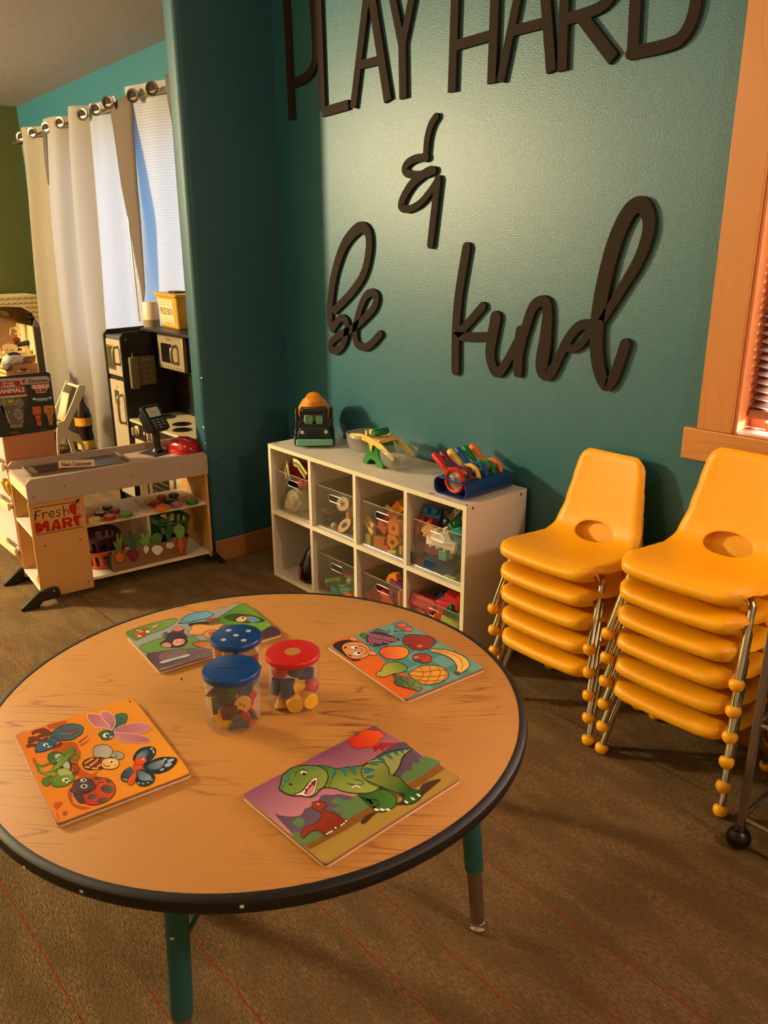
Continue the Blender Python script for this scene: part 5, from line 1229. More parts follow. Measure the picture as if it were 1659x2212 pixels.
def band(name, pts, w, mat, off=0):
    b = B(); P = [Vector(p) for p in spline(pts, False, 6)]; L_ = []
    up_ = V3((.3, -.2, 1)).normalized()
    for i, p in enumerate(P):
        d = (P[min(i+1, len(P)-1)]-P[max(i-1, 0)]).normalized(); s_ = d.cross(V3((0, -1, 0))).normalized()*w/2
        L_.append((b.verts.new(p+s_-V3((0, off, 0))), b.verts.new(p-V3((0, off+.002, 0))), b.verts.new(p-s_-V3((0, off, 0)))))
    for a, c_ in zip(L_, L_[1:]):
        b.faces.new((a[0], a[1], c_[1], c_[0])); b.faces.new((a[1], a[2], c_[2], c_[1]))
    return link(name, b, mat, vt, world=True, solid=.0015)
Pz = [at(ZA, 270, 235, -.25), at(ZA, 330, 260, -.262), at(ZA, 370, 320, -.266), at(ZA, 440, 420, -.266)]
band('reflective_band', Pz, .034, YF); band('reflective_tape', Pz, .010, GF, .003)
Pz = [at(ZA, 165, 240, -.25), at(ZA, 175, 310, -.262), at(ZA, 190, 400, -.264), at(ZA, 205, 455, -.262)]
band('reflective_band', Pz, .036, YF); band('reflective_tape', Pz, .010, GF, .003)
o = cloth_lump('red_cloth', '', at(ZA, 400, 525, -.225), .024, (1.2, .8, .8), FAB('red_cotton', '#c8381c'), 8.1, .5, 2.0); tag(o, 'small red cloth poking out between the vest and the white cloth', 'cloth', 'dress-up clothes in the first upper bin')
# black helmet in the lower left cube
hm = thing('toy_helmet', 'black toy helmet bag with red side panel in the lower left cube', 'helmet', (.487, -.20, ST+.001))
b = B(); lathe(b, [(0, .002), (.085, .002), (.094, .02), (.094, .05), (.086, .085), (.066, .125), (.036, .16), (.012, .175), (0, .177)], 40)
for v in b.verts: v.co.x *= .72; v.co.y *= 1.05; v.co += Vector((.0, 0, 0))
link('shell', b, M('black_vinyl', C('#120f10'), rough=.25), hm)
b = B(); lathe(b, [(.0955, .012), (.0965, .04), (.0925, .07)], 8, None, 0, math.radians(222), math.radians(268))
for v in b.verts: v.co.x *= .73; v.co.y *= 1.055
link('red_panel', b, M('red_vinyl', C('#a01818'), rough=.4), hm, solid=.002)
b = B(); lathe(b, [(.067, .10), (.0735, .108), (.069, .116)], 40)
for v in b.verts: v.co.x *= .73; v.co.y *= 1.055
link('seam', b, M('charcoal_seam', C('#2c2a2c'), rough=.6), hm)

# ------------------------------------------------------------------ on top of the shelf
# cement mixer truck
TD = V3((.8, -.6, 0)); th = math.atan2(TD.y, TD.x)-PI/2      # local +y points to the front
tk = thing('toy_truck', 'charcoal toy cement mixer truck with orange drum facing out on the shelf', 'toy truck', (.405, -.15, SH_), th)
DK = M('charcoal_truck_plastic', C('#24282a'), rough=.5, bump=.05); MT = M('mint_truck_plastic', C('#6fb49a'), rough=.45); ORD = M('orange_drum_plastic', C('#f0921e'), rough=.4)
YF_ = .100
b = B(); box(b, -.072, .072, -.095, YF_-.012, .014, .030); link('chassis', b, DK, tk, bevel=.004)
b = B(); prism(b, rrect(-.074, .074, 0, .026, .008), -.010, .012, MX((0, YF_-.004, .010), (1, 0, 0), (0, 0, 1)) @ Matrix.Scale(-1, 4, (0, 0, 1))); link('bumper', b, MT, tk, bevel=.004)
b = B(); prism(b, [(-.066, 0), (.066, 0), (.068, .014), (.060, .040), (.050, .048), (-.050, .048), (-.060, .040), (-.068, .014)], -.012, .060, MX((0, YF_-.018, .036), (1, 0, 0), (0, 0, 1))); link('hood', b, DK, tk, bevel=.006, segs=3)
b = B()
for i in range(7):
    x = -.024+i*.008; tube(b, [(x, YF_-.004, .044), (x, YF_-.0045, .066-abs(i-3)*.0015)], .0022, 6)
link('grille', b, M('grille_black', C('#121415'), rough=.5), tk)
for s_ in (-1, 1):
    b = B(); lathe(b, [(0, 0), (.0075, 0), (.0075, .003), (.005, .0055), (0, .006)], 18, MX((s_*.047, YF_-.008, .064), (1, 0, 0), (0, 0, -1), (0, 1, 0))); link('headlight', b, M('pale_mint_headlight', C('#b5d8cf'), rough=.3), tk)
# cab with window openings
b = B(); fw = [(-.062, .080), (.062, .080), (.054, .142), (.046, .149), (-.046, .149), (-.054, .142)]; hw = [(-.044, .092), (.044, .092), (.038, .130), (-.038, .130)]
def fw_(p, t_): return [(x, z) for x, z in p]
prism(b, fw, -.006, 0, MX((0, YF_-.020, 0), (1, 0, 0), (0, -.18, 1)), holes=[hw]); prism(b, fw, 0, .006, MX((0, YF_-.072, 0), (1, 0, 0), (0, 0, 1)), holes=[hw])
for s_ in (-1, 1):
    box(b, s_*.060-.004, s_*.060+.004, YF_-.078, YF_-.016, .055, .094); box(b, s_*.054-.004, s_*.054+.004, YF_-.080, YF_-.058, .09, .145); box(b, s_*.054-.004, s_*.054+.004, YF_-.046, YF_-.026, .09, .145)
link('cab', b, DK, tk, bevel=.002)
b = B(); prism(b, rrect(-.054, .054, YF_-.084, YF_-.024, .014), .140, .154); link('cab_roof', b, DK, tk, bevel=.004)
b = B(); box(b, -.038, -.006, YF_-.066, YF_-.052, .07, .124); box(b, .006, .038, YF_-.066, YF_-.052, .07, .124); box(b, -.038, .038, YF_-.064, YF_-.036, .068, .086); link('seat', b, MT, tk, bevel=.004)
b = B(); m = RT((0, -.035, .118), -.62, 0, 0)
lathe(b, [(0, -.080), (.034, -.078), (.056, -.055), (.068, -.015), (.067, .012), (.054, .046), (.036, .072), (.031, .088), (.027, .091), (0, .091)], 36, m @ Matrix.Translation((0, 0, .0))); link('drum', b, ORD, tk)
b = B()
for s_ in (-1, 1): prism(b, [(-.075, .03), (.02, .03), (.012, .10), (-.005, .140), (-.030, .140), (-.060, .08)], -.005, .005, MX((s_*.072, -.012, 0), (0, 1, 0), (0, 0, 1)))
link('drum_cradle', b, DK, tk, bevel=.003)
for x in (-1, 1):
    for y in (.055, -.062):
        b = B(); lathe(b, [(0, -.011), (.020, -.011), (.025, -.007), (.025, .007), (.020, .011), (0, .011)], 26, RT((x*.071, y, .0255), 0, PI/2, 0)); wl = link('wheel', b, M('black_tyre', C('#181716'), rough=.7), tk)
        b = B(); lathe(b, [(0, x*.0118), (.013, x*.0118), (.014, x*.009)], 22, RT((x*.0715, y, .0255), 0, PI/2, 0)); link('hub', b, MT if False else M('grey_hub', C('#a9a79a'), rough=.4), wl)

# balance scale
SG = M('green_scale_plastic', C('#1f7a2e'), rough=.38); SYl = M('pale_yellow_scale_plastic', C('#e8c765'), rough=.45); BW = clear('frosted_bowl_plastic', (.93, .92, .9), .03, .18, .16, (.75, .73, .68))
sc_ = thing('balance_scale', 'green and yellow toy balance scale with two clear bowls on the white shelf', 'balance scale', (.848, -.172, SH_), -.02)
yf = -.042; yb = .042
b = B(); prof_ = [(-.060, 0), (-.032, 0), (-.026, .014), (-.012, .022), (.004, .022), (.018, .014), (.024, 0), (.062, 0), (.058, .016), (.044, .034), (.034, .052), (.026, .078), (.014, .088), (-.014, .088), (-.026, .078), (-.034, .052), (-.046, .030), (-.058, .014)]
prism(b, prof_, 0, .084, MX((0, yb, 0), (1, 0, 0), (0, 0, 1))); link('stand', b, SG, sc_, bevel=.003)
def beam(y, nm):
    b = B(); up_ = [(-.128, .100), (-.118, .104), (-.060, .113), (0, .108), (.06, .094), (.118, .064), (.128, .063)]
    lo = [(.131, .048), (.118, .044), (.060, .068), (.020, .083), (.009, .080), (0, .052), (-.010, .083), (-.024, .088), (-.060, .090), (-.118, .084), (-.128, .088)]
    prism(b, up_+lo, -.0028, .0028, MX((0, y, 0), (1, 0, 0), (0, 0, 1))); return link(nm, b, SYl, sc_, bevel=.0012)
beam(yf-.006, 'beam'); beam(yb+.006, 'beam')
b = B(); box(b, -.008, .040, yf-.003, yb+.003, .094, .106, 0, RT((0, 0, 0), 0, .05, 0)); link('cross_bar', b, M('tan_scale_plastic', C('#e2b264'), rough=.45), sc_, bevel=.003)
b = B(); m = RT((-.004, 0, .122), PI/2, 0, 0); lathe(b, [(0, -.034), (.012, -.034), (.015, -.030), (.015, .030), (.012, .034), (0, .034)], 12, m); link('level_tube', b, SG, sc_)
b = B(); prism(b, ellip(-.030, .120, .006, .012), -.002, .002, MX((0, yf-.004, 0), (1, 0, 0), (0, 0, 1))); link('pointer', b, SYl, sc_)
for sx, z in ((-1, .094), (1, .068)):
    b = B(); n = 28; rings = []
    for i in range(9):
        f_ = i/8; rr = math.cos(f_*PI/2*.86)**.55
        rings.append([b.verts.new((sx*.098+(.062*rr)*math.copysign(abs(math.cos(2*PI*k/n))**.75, math.cos(2*PI*k/n)), (.064*rr)*math.copysign(abs(math.sin(2*PI*k/n))**.75, math.sin(2*PI*k/n)), z+.008-.068*math.sin(f_*PI/2))) for k in range(n)])
    for a, c_ in zip(rings, rings[1:]):
        for k in range(n): b.faces.new((a[k], a[(k+1) % n], c_[(k+1) % n], c_[k]))
    b.faces.new(rings[-1]); link('bowl', b, BW, sc_, solid=.0018)
    b = B(); R0_ = [v for v in [(sx*.098+.062*math.copysign(abs(math.cos(2*PI*k/n))**.75, math.cos(2*PI*k/n)), .064*math.copysign(abs(math.sin(2*PI*k/n))**.75, math.sin(2*PI*k/n)), z+.008) for k in range(n)]]
    tube(b, R0_+[R0_[0]], .0017, 6, caps=False); link('bowl_rim', b, ACE, sc_)

# magnifying glasses in a blue holder
HB = M('navy_holder_plastic', C('#173a78'), rough=.35)
hx0, hx1, hy0, hy1 = 1.232, 1.378, -.276, -.046
hd = thing('magnifier_holder', 'navy blue open-ended plastic holder of magnifying glasses on the shelf end', 'holder', ((hx0+hx1)/2, (hy0+hy1)/2, SH_))
b = B(); O = rrect(hx0, hx1, SH_+.0005, SH_+.058, .022, 6); I_ = rrect(hx0+.004, hx1-.004, SH_+.0045, SH_+.054, .018, 6)
def ring_prism(b, O, I_, y0, y1, skip=None):
    n = len(O); A_ = [[b.verts.new((p[0], y, p[1])) for p in P] for P in (O, I_) for y in (y0, y1)]
    for i in range(n):
        j = (i+1) % n
        if skip and skip((O[i][0]+O[j][0])/2, (O[i][1]+O[j][1])/2): 
            continue
        b.faces.new((A_[0][i], A_[0][j], A_[1][j], A_[1][i])); b.faces.new((A_[2][i], A_[3][i], A_[3][j], A_[2][j]))
        b.faces.new((A_[0][i], A_[2][i], A_[2][j], A_[0][j])); b.faces.new((A_[1][i], A_[1][j], A_[3][j], A_[3][i]))
ys = [hy0+.0+i*.0368 for i in range(7)]
cy_ = [hy0+.022+i*.0365 for i in range(6)]
ring_prism(b, O, I_, hy0, hy1, lambda x, z: z > SH_+.057)
# slotted roof of the holder: bars between the lenses
edges = [hy0]+[q for y in cy_ for q in (y-.0075, y+.0075)]+[hy1]
for k in range(0, len(edges), 2): box(b, hx0+.022, hx1-.022, edges[k], edges[k+1], SH_+.054, SH_+.058)
link('holder_body', b, HB, hd, world=True)
mcol = [('red', '#cf2416'), ('purple', '#7a1c4a'), ('yellow', '#efc75c'), ('blue', '#155a9c'), ('green', '#1e7a34'), ('orange', '#f0791c')]
LENS = clear('magnifier_lens', (.85, .82, .72), .10, .04, .08, (.8, .7, .5))
R_ = .043
for k, (cn, hx) in enumerate(mcol):
    cx_, cz = 1.306, SH_+.052; y = cy_[k]
    t_ = thing('magnifying_glass', f'{cn} magnifying glass, {["first", "second", "third", "fourth", "fifth", "last"][k]} of six from the open front of the navy holder', 'magnifying glass', (cx_, y, cz), 0, 'magnifying glasses in the holder')
    mt = M(cn+'_magnifier_plastic', C(hx), rough=.3)
    b = B(); m = RT((0, 0, 0), PI/2, 0, 0)
    lathe(b, [(R_-.010, -.006), (R_-.003, -.0078), (R_, -.005), (R_, .005), (R_-.003, .0078), (R_-.010, .006), (R_-.010, -.006)], 40, m); link('lens_frame', b, mt, t_)
    b = B(); lathe(b, [(0, -.003), (R_*.5, -.0025), (R_-.010, 0), (R_*.5, .0025), (0, .003)], 32, m); link('lens', b, LENS, t_)
    dz = V3((-.86, .1, .50)).normalized(); p0 = dz*(R_-.002)
    b = B(); tube(b, spline([p0-dz*.004, p0+dz*.012, p0+dz*.026, p0+dz*.055, p0+dz*.078, p0+dz*.088], False, 4), [.0055+.0065*min(1, max(0, (i-4)/8)) if i < 18 else .0120-.0008*(i-18) if i < 20 else .007 for i in range(21)], 14); link('handle', b, mt, t_, ang=70)

# ================================================================== TOY CHECKOUT COUNTER
CO = V3((-.044, -1.176, 0)); CA = 1.471; cu_ = V3((math.cos(CA), math.sin(CA), 0)); cn_ = V3((-math.sin(CA), math.cos(CA), 0)); CN = -cn_
def CL(s, d, z): return CO+cu_*s+cn_*d+V3((0, 0, z))
ZG = lambda x, y: (180+x/5.53, 1020+y/5.53)
ZF = lambda x, y: (x/2.99, 600+y/2.99)
BIR = wood('birch_ply', C('#d6a058'), C('#b67a34'), plane='XZ', ang=PI/2, scale=.9, rough=.5, contrast=.25)
GRY = M('warm_grey_laminate', C('#b09884'), rough=.5, var=.03); PALE = M('pale_ply_edge', C('#e8d2a4'), rough=.5); SHW = M('white_shelf_laminate', C('#d8ccc0'), rough=.5)
BK = M('black_foot_plastic', C('#15170f'), rough=.4); SCR = M('grey_screw', C('#6a5038'), rough=.4, metal=.6)
ct = thing('checkout_counter', 'wooden toy grocery checkout counter with grey top and printed fruit shop logo', 'toy counter', CO, CA)
CLN, CDP = .735, .31
def cb(name, x0, x1, y0, y1, z0, z1, mt, bev=.0015, **k): return link(name, box(B(), x0, x1, y0, y1, z0, z1), mt, ct, bevel=bev, **k)
b = B(); prism(b, [(0, .424), (CLN, .424), (CLN, .505), (CLN-.016, .521), (.016, .521), (0, .505)], 0, .012, MX((0, 0, 0), (1, 0, 0), (0, 0, 1)) @ Matrix.Scale(-1, 4, (0, 0, 1))); link('front_apron', b, GRY, ct, bevel=.0015)
b = B(); prism(b, [(0, .44), (CLN, .44), (CLN, .510), (CLN-.016, .526), (.016, .526), (0, .510)], 0, .012, MX((0, CDP-.012, 0), (1, 0, 0), (0, 0, 1)) @ Matrix.Scale(-1, 4, (0, 0, 1))); link('back_apron', b, GRY, ct, bevel=.0015)
cb('countertop', .002, CLN-.002, .012, CDP-.012, .486, .497, GRY)
cb('end_rail', .0, .010, .012, CDP-.012, .440, .4855, PALE)
cb('front_panel', .0, .207, .0122, .024, .026, .4235, BIR)
b = B(); box(b, .0005, .0025, .0245, .026, .03, .42)
cb('back_panel', .0, .207, CDP-.024, CDP-.0125, .026, .44, BIR)
ep = cb('end_panel', CLN-.012, CLN, .014, CDP-.014, .04, .486, wood('birch_ply_end', C('#d6a058'), C('#b67a34'), plane='YZ', ang=PI/2, scale=.9, rough=.5, contrast=.25))
cb('end_edge', CLN+.0002, CLN+.004, .014, CDP-.014, .04, .486, BK)
cb('upper_shelf', .0005, CLN-.0125, .0245, CDP-.0245, .2815, .2935, SHW); cb('lower_shelf', .0005, CLN-.0125, .0245, CDP-.0245, .052, .064, SHW)
b = B(); box(b, .0005, CLN-.0125, .0235, .0244, .2815, .2935); link('shelf_edge', b, PALE, ct); b = B(); box(b, .0005, CLN-.0125, .0235, .0244, .052, .064); link('shelf_edge', b, PALE, ct)
cb('divider', .468, .480, .06, CDP-.03, .0645, .281, SHW)
for y0, y1 in ((-.006, .012), (CDP-.0125, CDP+.006)):
    for sgn, x0 in ((-1, 0), (1, CLN)):
        b = B(); pts_ = [(-.082, .0), (-.086, .010), (-.010, .066), (.058, .070), (.066, .062), (.070, .030), (.060, .026), (.0, .022), (-.02, 0)]
        if sgn > 0: pts_ = [(-.006, .02), (-.006, .066), (.006, .066), (.048, .010), (.044, 0), (.034, 0), (.01, .02)]; 
        prism(b, [(x0+(x if sgn > 0 else x), z) for x, z in pts_], y0-.0005, y1+.0005 if y0 < 0 else y1, MX((0, 0, 0), (1, 0, 0), (0, 0, 1)) @ Matrix.Scale(-1, 4, (0, 0, 1)))
        link('foot', b, BK, ct, bevel=.003)
b = B()
for x, z in ((.022, .452), (.14, .475), (.40, .475), (.62, .475), (.725, .475)): cyl(b, (x, -.0002, z), (0, 1, 0), .003, .001)
for x, z in ((.04, .245), (.175, .243), (.04, .055), (.185, .056)): cyl(b, (x, .0120, z), (0, 1, 0), .0036, .001)
link('screw', b, SCR, ct, smooth=False)
b = B(); cyl(b, (.045, -.0065, .058), (0, 1, 0), .004, .0015); link('foot_screw', b, CHR, ct)
# conveyor tray
b = B(); box(b, .05, .435, .125, .285, .4972, .501); O_ = None; link('conveyor_frame', b, M('bronze_grey_tray', C('#6a5442'), rough=.3), ct, bevel=.0015)
b = B(); box(b, .085, .425, .15, .265, .5012, .5022); link('conveyor_belt', b, M('black_conveyor_belt', C('#1a1512'), rough=.3), ct)
b = B(); tube(b, [(.05, .13, .505), (.05, .28, .505)], .004, 10); link('conveyor_roller', b, M('grey_roller', C('#8a7a6a'), rough=.3, metal=.4), ct)
b = B(); tube(b, [(.435, .13, .506), (.435, .28, .506)], .005, 10); link('conveyor_roller', b, M('grey_roller', C('#8a7a6a'), rough=.3, metal=.4), ct)
# printed logo on the front panel
ZL = lambda x, y: hitp(0+x/6.322, 980+y/6.322, CL(0, .0122, 0)+CN*.0002, CN)
A = Art(ZL, CN, base=.0002, step=5e-5)
RD = C('#b3140f'); INK = C('#141012')
A.line([(455, 748), (1030, 658)], 9, INK); A.line([(500, 1113), (1135, 995)], 9, INK)
A.line([(487, 800), (478, 915)], 20, INK); A.line([(478, 795), (560, 775)], 13, INK); A.line([(485, 850), (545, 840)], 11, INK)
A.line([(580, 800), (592, 893)], 13, INK); A.line([(588, 850), (600, 815), (630, 800), (655, 812)], 12, INK, True)
A.line([(672, 838), (710, 830), (735, 812), (725, 785), (695, 790), (675, 815), (678, 850), (705, 868), (745, 850)], 12, INK, True)
A.line([(828, 775), (800, 768), (775, 785), (785, 805), (815, 815), (822, 835), (800, 852), (765, 850)], 12, INK, True)
A.line([(862, 712), (878, 855)], 13, INK); A.line([(872, 810), (885, 780), (910, 765), (928, 785), (940, 828)], 12, INK, True)
A.blob([(1038, 690), (1000, 678), (960, 695), (942, 735), (950, 785), (985, 820), (1042, 826)], RD, k=5)
A.line([(1042, 690), (1090, 672), (1125, 695), (1132, 740), (1110, 795), (1070, 818), (1042, 824)], 6, C('#c4501c'), True); A.line([(1042, 688), (1044, 826)], 5, C('#c4501c'))
for x, y in ((1062, 735), (1078, 748), (1066, 768), (1074, 730)): A.ell(x, y, 6, 5, 0, INK)
A.blob([(1032, 672), (1040, 640), (1060, 622), (1085, 618), (1082, 640), (1060, 662)], INK, k=4); A.line([(1040, 690), (1040, 665)], 6, INK)
for P in ([(470, 945), (530, 935), (570, 972), (602, 920), (660, 912), (684, 1058), (632, 1066), (620, 1000), (586, 1048), (562, 1050), (524, 1010), (536, 1080), (488, 1092)],
          [(745, 900), (790, 892), (845, 1028), (790, 1040), (782, 1015), (745, 1020), (742, 1048), (690, 1056)],
          [(842, 880), (940, 866), (985, 882), (992, 922), (964, 948), (1004, 984), (978, 999), (946, 1000), (908, 958), (900, 958), (904, 1014), (856, 1022)],
          [(1000, 848), (1105, 828), (1108, 865), (1070, 878), (1088, 975), (1048, 990), (1030, 885), (1000, 892)]): A.poly(P, RD)
A.poly([(765, 945), (752, 985), (778, 980)], C('#d6a058')); A.poly([(888, 905), (935, 898), (940, 920), (892, 930)], C('#d6a058'))
A.done('logo_print', ct)

# things on the countertop
nx = thing('divider_bar', 'white toy checkout divider bar with red writing lying on the conveyor', 'divider bar', CL(.233, .148, .5023), CA-.44)
b = B(); prism(b, [(-.010, 0), (.010, 0), (.004, .030), (-.004, .030)], -.070, .070, MX((0, 0, 0), (0, 1, 0), (0, 0, 1), (1, 0, 0))); bar = link('bar', b, M('white_painted_bar', C('#dccab0'), rough=.5), nx, bevel=.003)
b = B(); m = MX((0, -.0085, .0155), (1, 0, 0), (0, .2, 1)); text_bm(b, 'Next Customer', m, .022, .0006, bold=.0006, width=.118)
link('lettering', b, M('dark_red_ink', C('#8e1a14'), rough=.6), nx, smooth=False)
b = B(); box(b, -.062, .062, -.0101, -.0098, .002, .0032); box(b, -.062, .062, -.0051, -.0045, .0265, .0277); link('printed_line', b, M('dark_red_ink', None), nx, smooth=False)

RB = M('black_reader_plastic', C('#15110f'), rough=.35)
cr = thing('card_reader', 'black toy card payment terminal on a post, standing on the grey countertop', 'card reader', CL(.593, .205, .4972), CA+.35)
b = B(); box(b, -.060, .060, -.055, .055, 0, .004); link('base_plate', b, M('dark_base_plate', C('#2a201c'), rough=.5), cr, bevel=.002)
b = B(); box(b, -.022, .022, -.020, .020, .0042, .010); lathe(b, [(.024, .010), (.018, .018), (.016, .030), (.016, .115)], 20); link('post', b, RB, cr, bevel=.001)
mm = RT((0, 0, .150), .98, 0, 0)
b = B(); prism(b, rrect(-.048, .048, -.060, .062, .012), -.014, .014, mm @ Matrix.Rotation(PI, 4, 'Y')); link('terminal_body', b, RB, cr, bevel=.004)
b = B(); prism(b, rrect(-.036, .036, -.044, .046, .010), -.050, -.0145, mm); link('terminal_hood', b, RB, cr, bevel=.004)
b = B(); prism(b, rrect(-.032, .032, .004, .048, .003), .0142, .0150, mm); link('screen', b, M('pale_terminal_screen', C('#c9bcae'), rough=.3), cr)
b = B(); box(b, -.02, .02, .020, .0215, .0151, .0153, 0, mm); box(b, -.018, .012, .030, .0312, .0151, .0153, 0, mm); link('screen_print', b, M('red_screen_print', C('#a0403a')), cr, smooth=False)
for r_ in range(4):
    for q in range(3):
        b = B(); prism(b, rrect(-.032+q*.024, -.016+q*.024, -.012-r_*.012-.003, -.012-r_*.012+.003, .002), .0142, .017, mm)
        link('key', b, M('red_key', C('#a8362c')) if (r_, q) == (3, 0) else M('green_key', C('#2f6a3a')) if (r_, q) == (3, 2) else M('grey_key', C('#8d857c'), rough=.5), cr)
RP = M('glossy_red_plastic', C('#a80f12'), rough=.18, coat=.3)
rs = thing('toy_scanner', 'glossy red toy barcode scanner shaped like a mouse on the right end of the countertop', 'toy scanner', CL(.690, .15, .4973), CA+.35)
b = B(); bmesh.ops.create_icosphere(b, subdivisions=4, radius=1)
for v in b.verts:
    x, y, z = v.co; e = .78
    f_ = lambda t: math.copysign(abs(t)**e, t)
    zz = max(0, f_(z)+.1); v.co = Vector((f_(x)*.056, f_(y)*.085, zz*.062*(1-.25*max(0, y))))
link('scanner_body', b, RP, rs, ang=60)
b = B(); tube(b, spline([(-.052, -.045, .022), (-.03, -.052, .040), (0, -.040, .047), (.03, -.060, .030), (.050, -.05, .014)], False, 6), .005, 10); link('grip_ridge', b, RP, rs)
b = B(); tube(b, spline([(-.02, .0, .066), (0, -.02, .067), (.01, .03, .06)], False, 5), .006, 8); link('trigger', b, RP, rs)

# play food on two cutting boards
def cut_board(label, s0, s1, d0, d1, handle=None):
    t_ = thing('cutting_board', label, 'cutting board', CL((s0+s1)/2, (d0+d1)/2, .2937), CA)
    b = B(); a, c_ = (s1-s0)/2, (d1-d0)/2; prism(b, rrect(-a, a, -c_, c_, .012), 0, .006)
    if handle: prism(b, rrect(a-.004, a+.055, -c_+.004, -c_+.034, .012), 0, .006)
    link('board', b, M('pale_board_wood', C('#d9b98a'), rough=.55), t_, bevel=.0015); return t_
cut_board('pale wooden cutting board of play food on the left of the upper shelf', .06, .37, .045, .24, True)
cut_board('pale wooden cutting board of play food on the right of the upper shelf', .475, .705, .035, .24)
FW_ = C('#e6d6b8')
def food(label, x, y, r, h, rind, face, grp, d=None):
    p = hit(*ZG(x, y), 'z', .2997+h/2); t_ = thing('play_food_slice', label, 'play food', (p.x, p.y, .2999), random.uniform(-.4, .4), grp)
    for s_ in (-1, 1):
        b = B(); a0 = PI/2 if s_ < 0 else -PI/2
        pl = [(s_*.0008+r*math.cos(a0+PI*i/14), r*math.sin(a0+PI*i/14)) for i in range(15)]
        prism(b, pl, 0, h); link('half', b, M('rind_'+rind[1:], C(rind), rough=.45), t_, bevel=.0015)
        b = B(); pl = [(s_*.0012+r*.86*math.cos(a0+PI*i/14), r*.86*math.sin(a0+PI*i/14)) for i in range(15)]
        prism(b, pl, h+.0001, h+.0006); link('cut_face', b, M('face_'+face[1:], C(face), rough=.55), t_)
g1_, g2_ = 'play food on the left cutting board', 'play food on the right cutting board'
for a in (('cream round slice nearest the front of the left board', 135, 575, .024, .020, '#cdb060', '#d8c48c', g1_), ('yellow round slice at the back left of the left board', 125, 455, .020, .016, '#b8924a', '#ccb070', g1_),
          ('pink slice at the left edge of the left board', 70, 525, .014, .014, '#b8606a', '#c88080', g1_), ('black-rimmed slice with pale top on the left board', 205, 498, .023, .014, '#1c1a26', '#b8b0a8', g1_),
          ('dark green slice with pale top, back middle of the left board', 290, 425, .020, .016, '#24381e', '#a8aa90', g1_), ('red tomato slice nearest front on the left board', 315, 540, .024, .018, '#a8261c', '#d08a80', g1_),
          ('red slice at the middle of the left board', 380, 468, .021, .018, '#8e2028', '#c07a78', g1_), ('long green cucumber slice at the right of the left board', 508, 505, .028, .014, '#5f7a2a', '#94a050', g1_),
          ('yellow slice at the back left of the right board', 790, 345, .020, .014, '#c8a03c', '#d0aa48', g2_), ('red slice at the left of the right board', 868, 378, .024, .018, '#8e1a18', '#a03024', g2_),
          ('dark red slice at the back of the right board', 935, 308, .020, .018, '#8e3018', '#a04828', g2_), ('orange slice nearest the front of the right board', 948, 425, .026, .018, '#e0701c', '#d0702c', g2_),
          ('dark green slice at the very back of the right board', 1080, 278, .022, .014, '#1f4420', '#45663a', g2_), ('black-green slice with pale face on the right board', 1030, 348, .021, .016, '#182a1c', '#5f7858', g2_),
          ('pink-purple slice at the middle of the right board', 1120, 388, .024, .016, '#a84a86', '#b8849a', g2_), ('green slice at the right end of the right board', 1298, 352, .026, .018, '#2f6a2a', '#7a9458', g2_),
          ('tan bread slice at the back right of the right board', 1180, 315, .022, .012, '#b88a50', '#c09a64', g2_)): food(*a)

# vegetable garden rack leaning at the front of the lower shelf
gd = thing('garden_rack', 'brown wooden toy garden bed with felt vegetables on the lower shelf', 'toy garden', CL(.4575, .034, .0645), CA+.045)
WAL = wood('walnut_bed', C('#946540'), C('#43240f'), plane='XZ', scale=4, rough=.6, contrast=.6)
b = B(); top_ = spline([(-.163, .080), (-.150, .092), (-.10, .086), (-.05, .086), (-.01, .096), (.03, .088), (.07, .080), (.11, .092), (.15, .090), (.163, .088)], False, 4)
prism(b, [(-.163, 0)]+[(v.x, v.y) for v in top_][0:0]+[(.163, 0)]+[(v.x, v.y) for v in reversed(top_)], -.004, .004, MX((0, 0, 0), (1, 0, 0), (0, 0, 1))); link('front_board', b, WAL, gd, bevel=.001)
b = B(); box(b, -.163, -.157, .004, .05, 0, .075); box(b, .157, .163, .004, .05, 0, .075); link('end_board', b, M('dark_walnut_end', C('#2a160a'), rough=.6), gd)
gp_ = lambda x, y: hitp(*ZG(x, y), mw(gd) @ V3((0, -.0045, 0)), mw(gd).to_3x3() @ V3((0, -1, 0)))
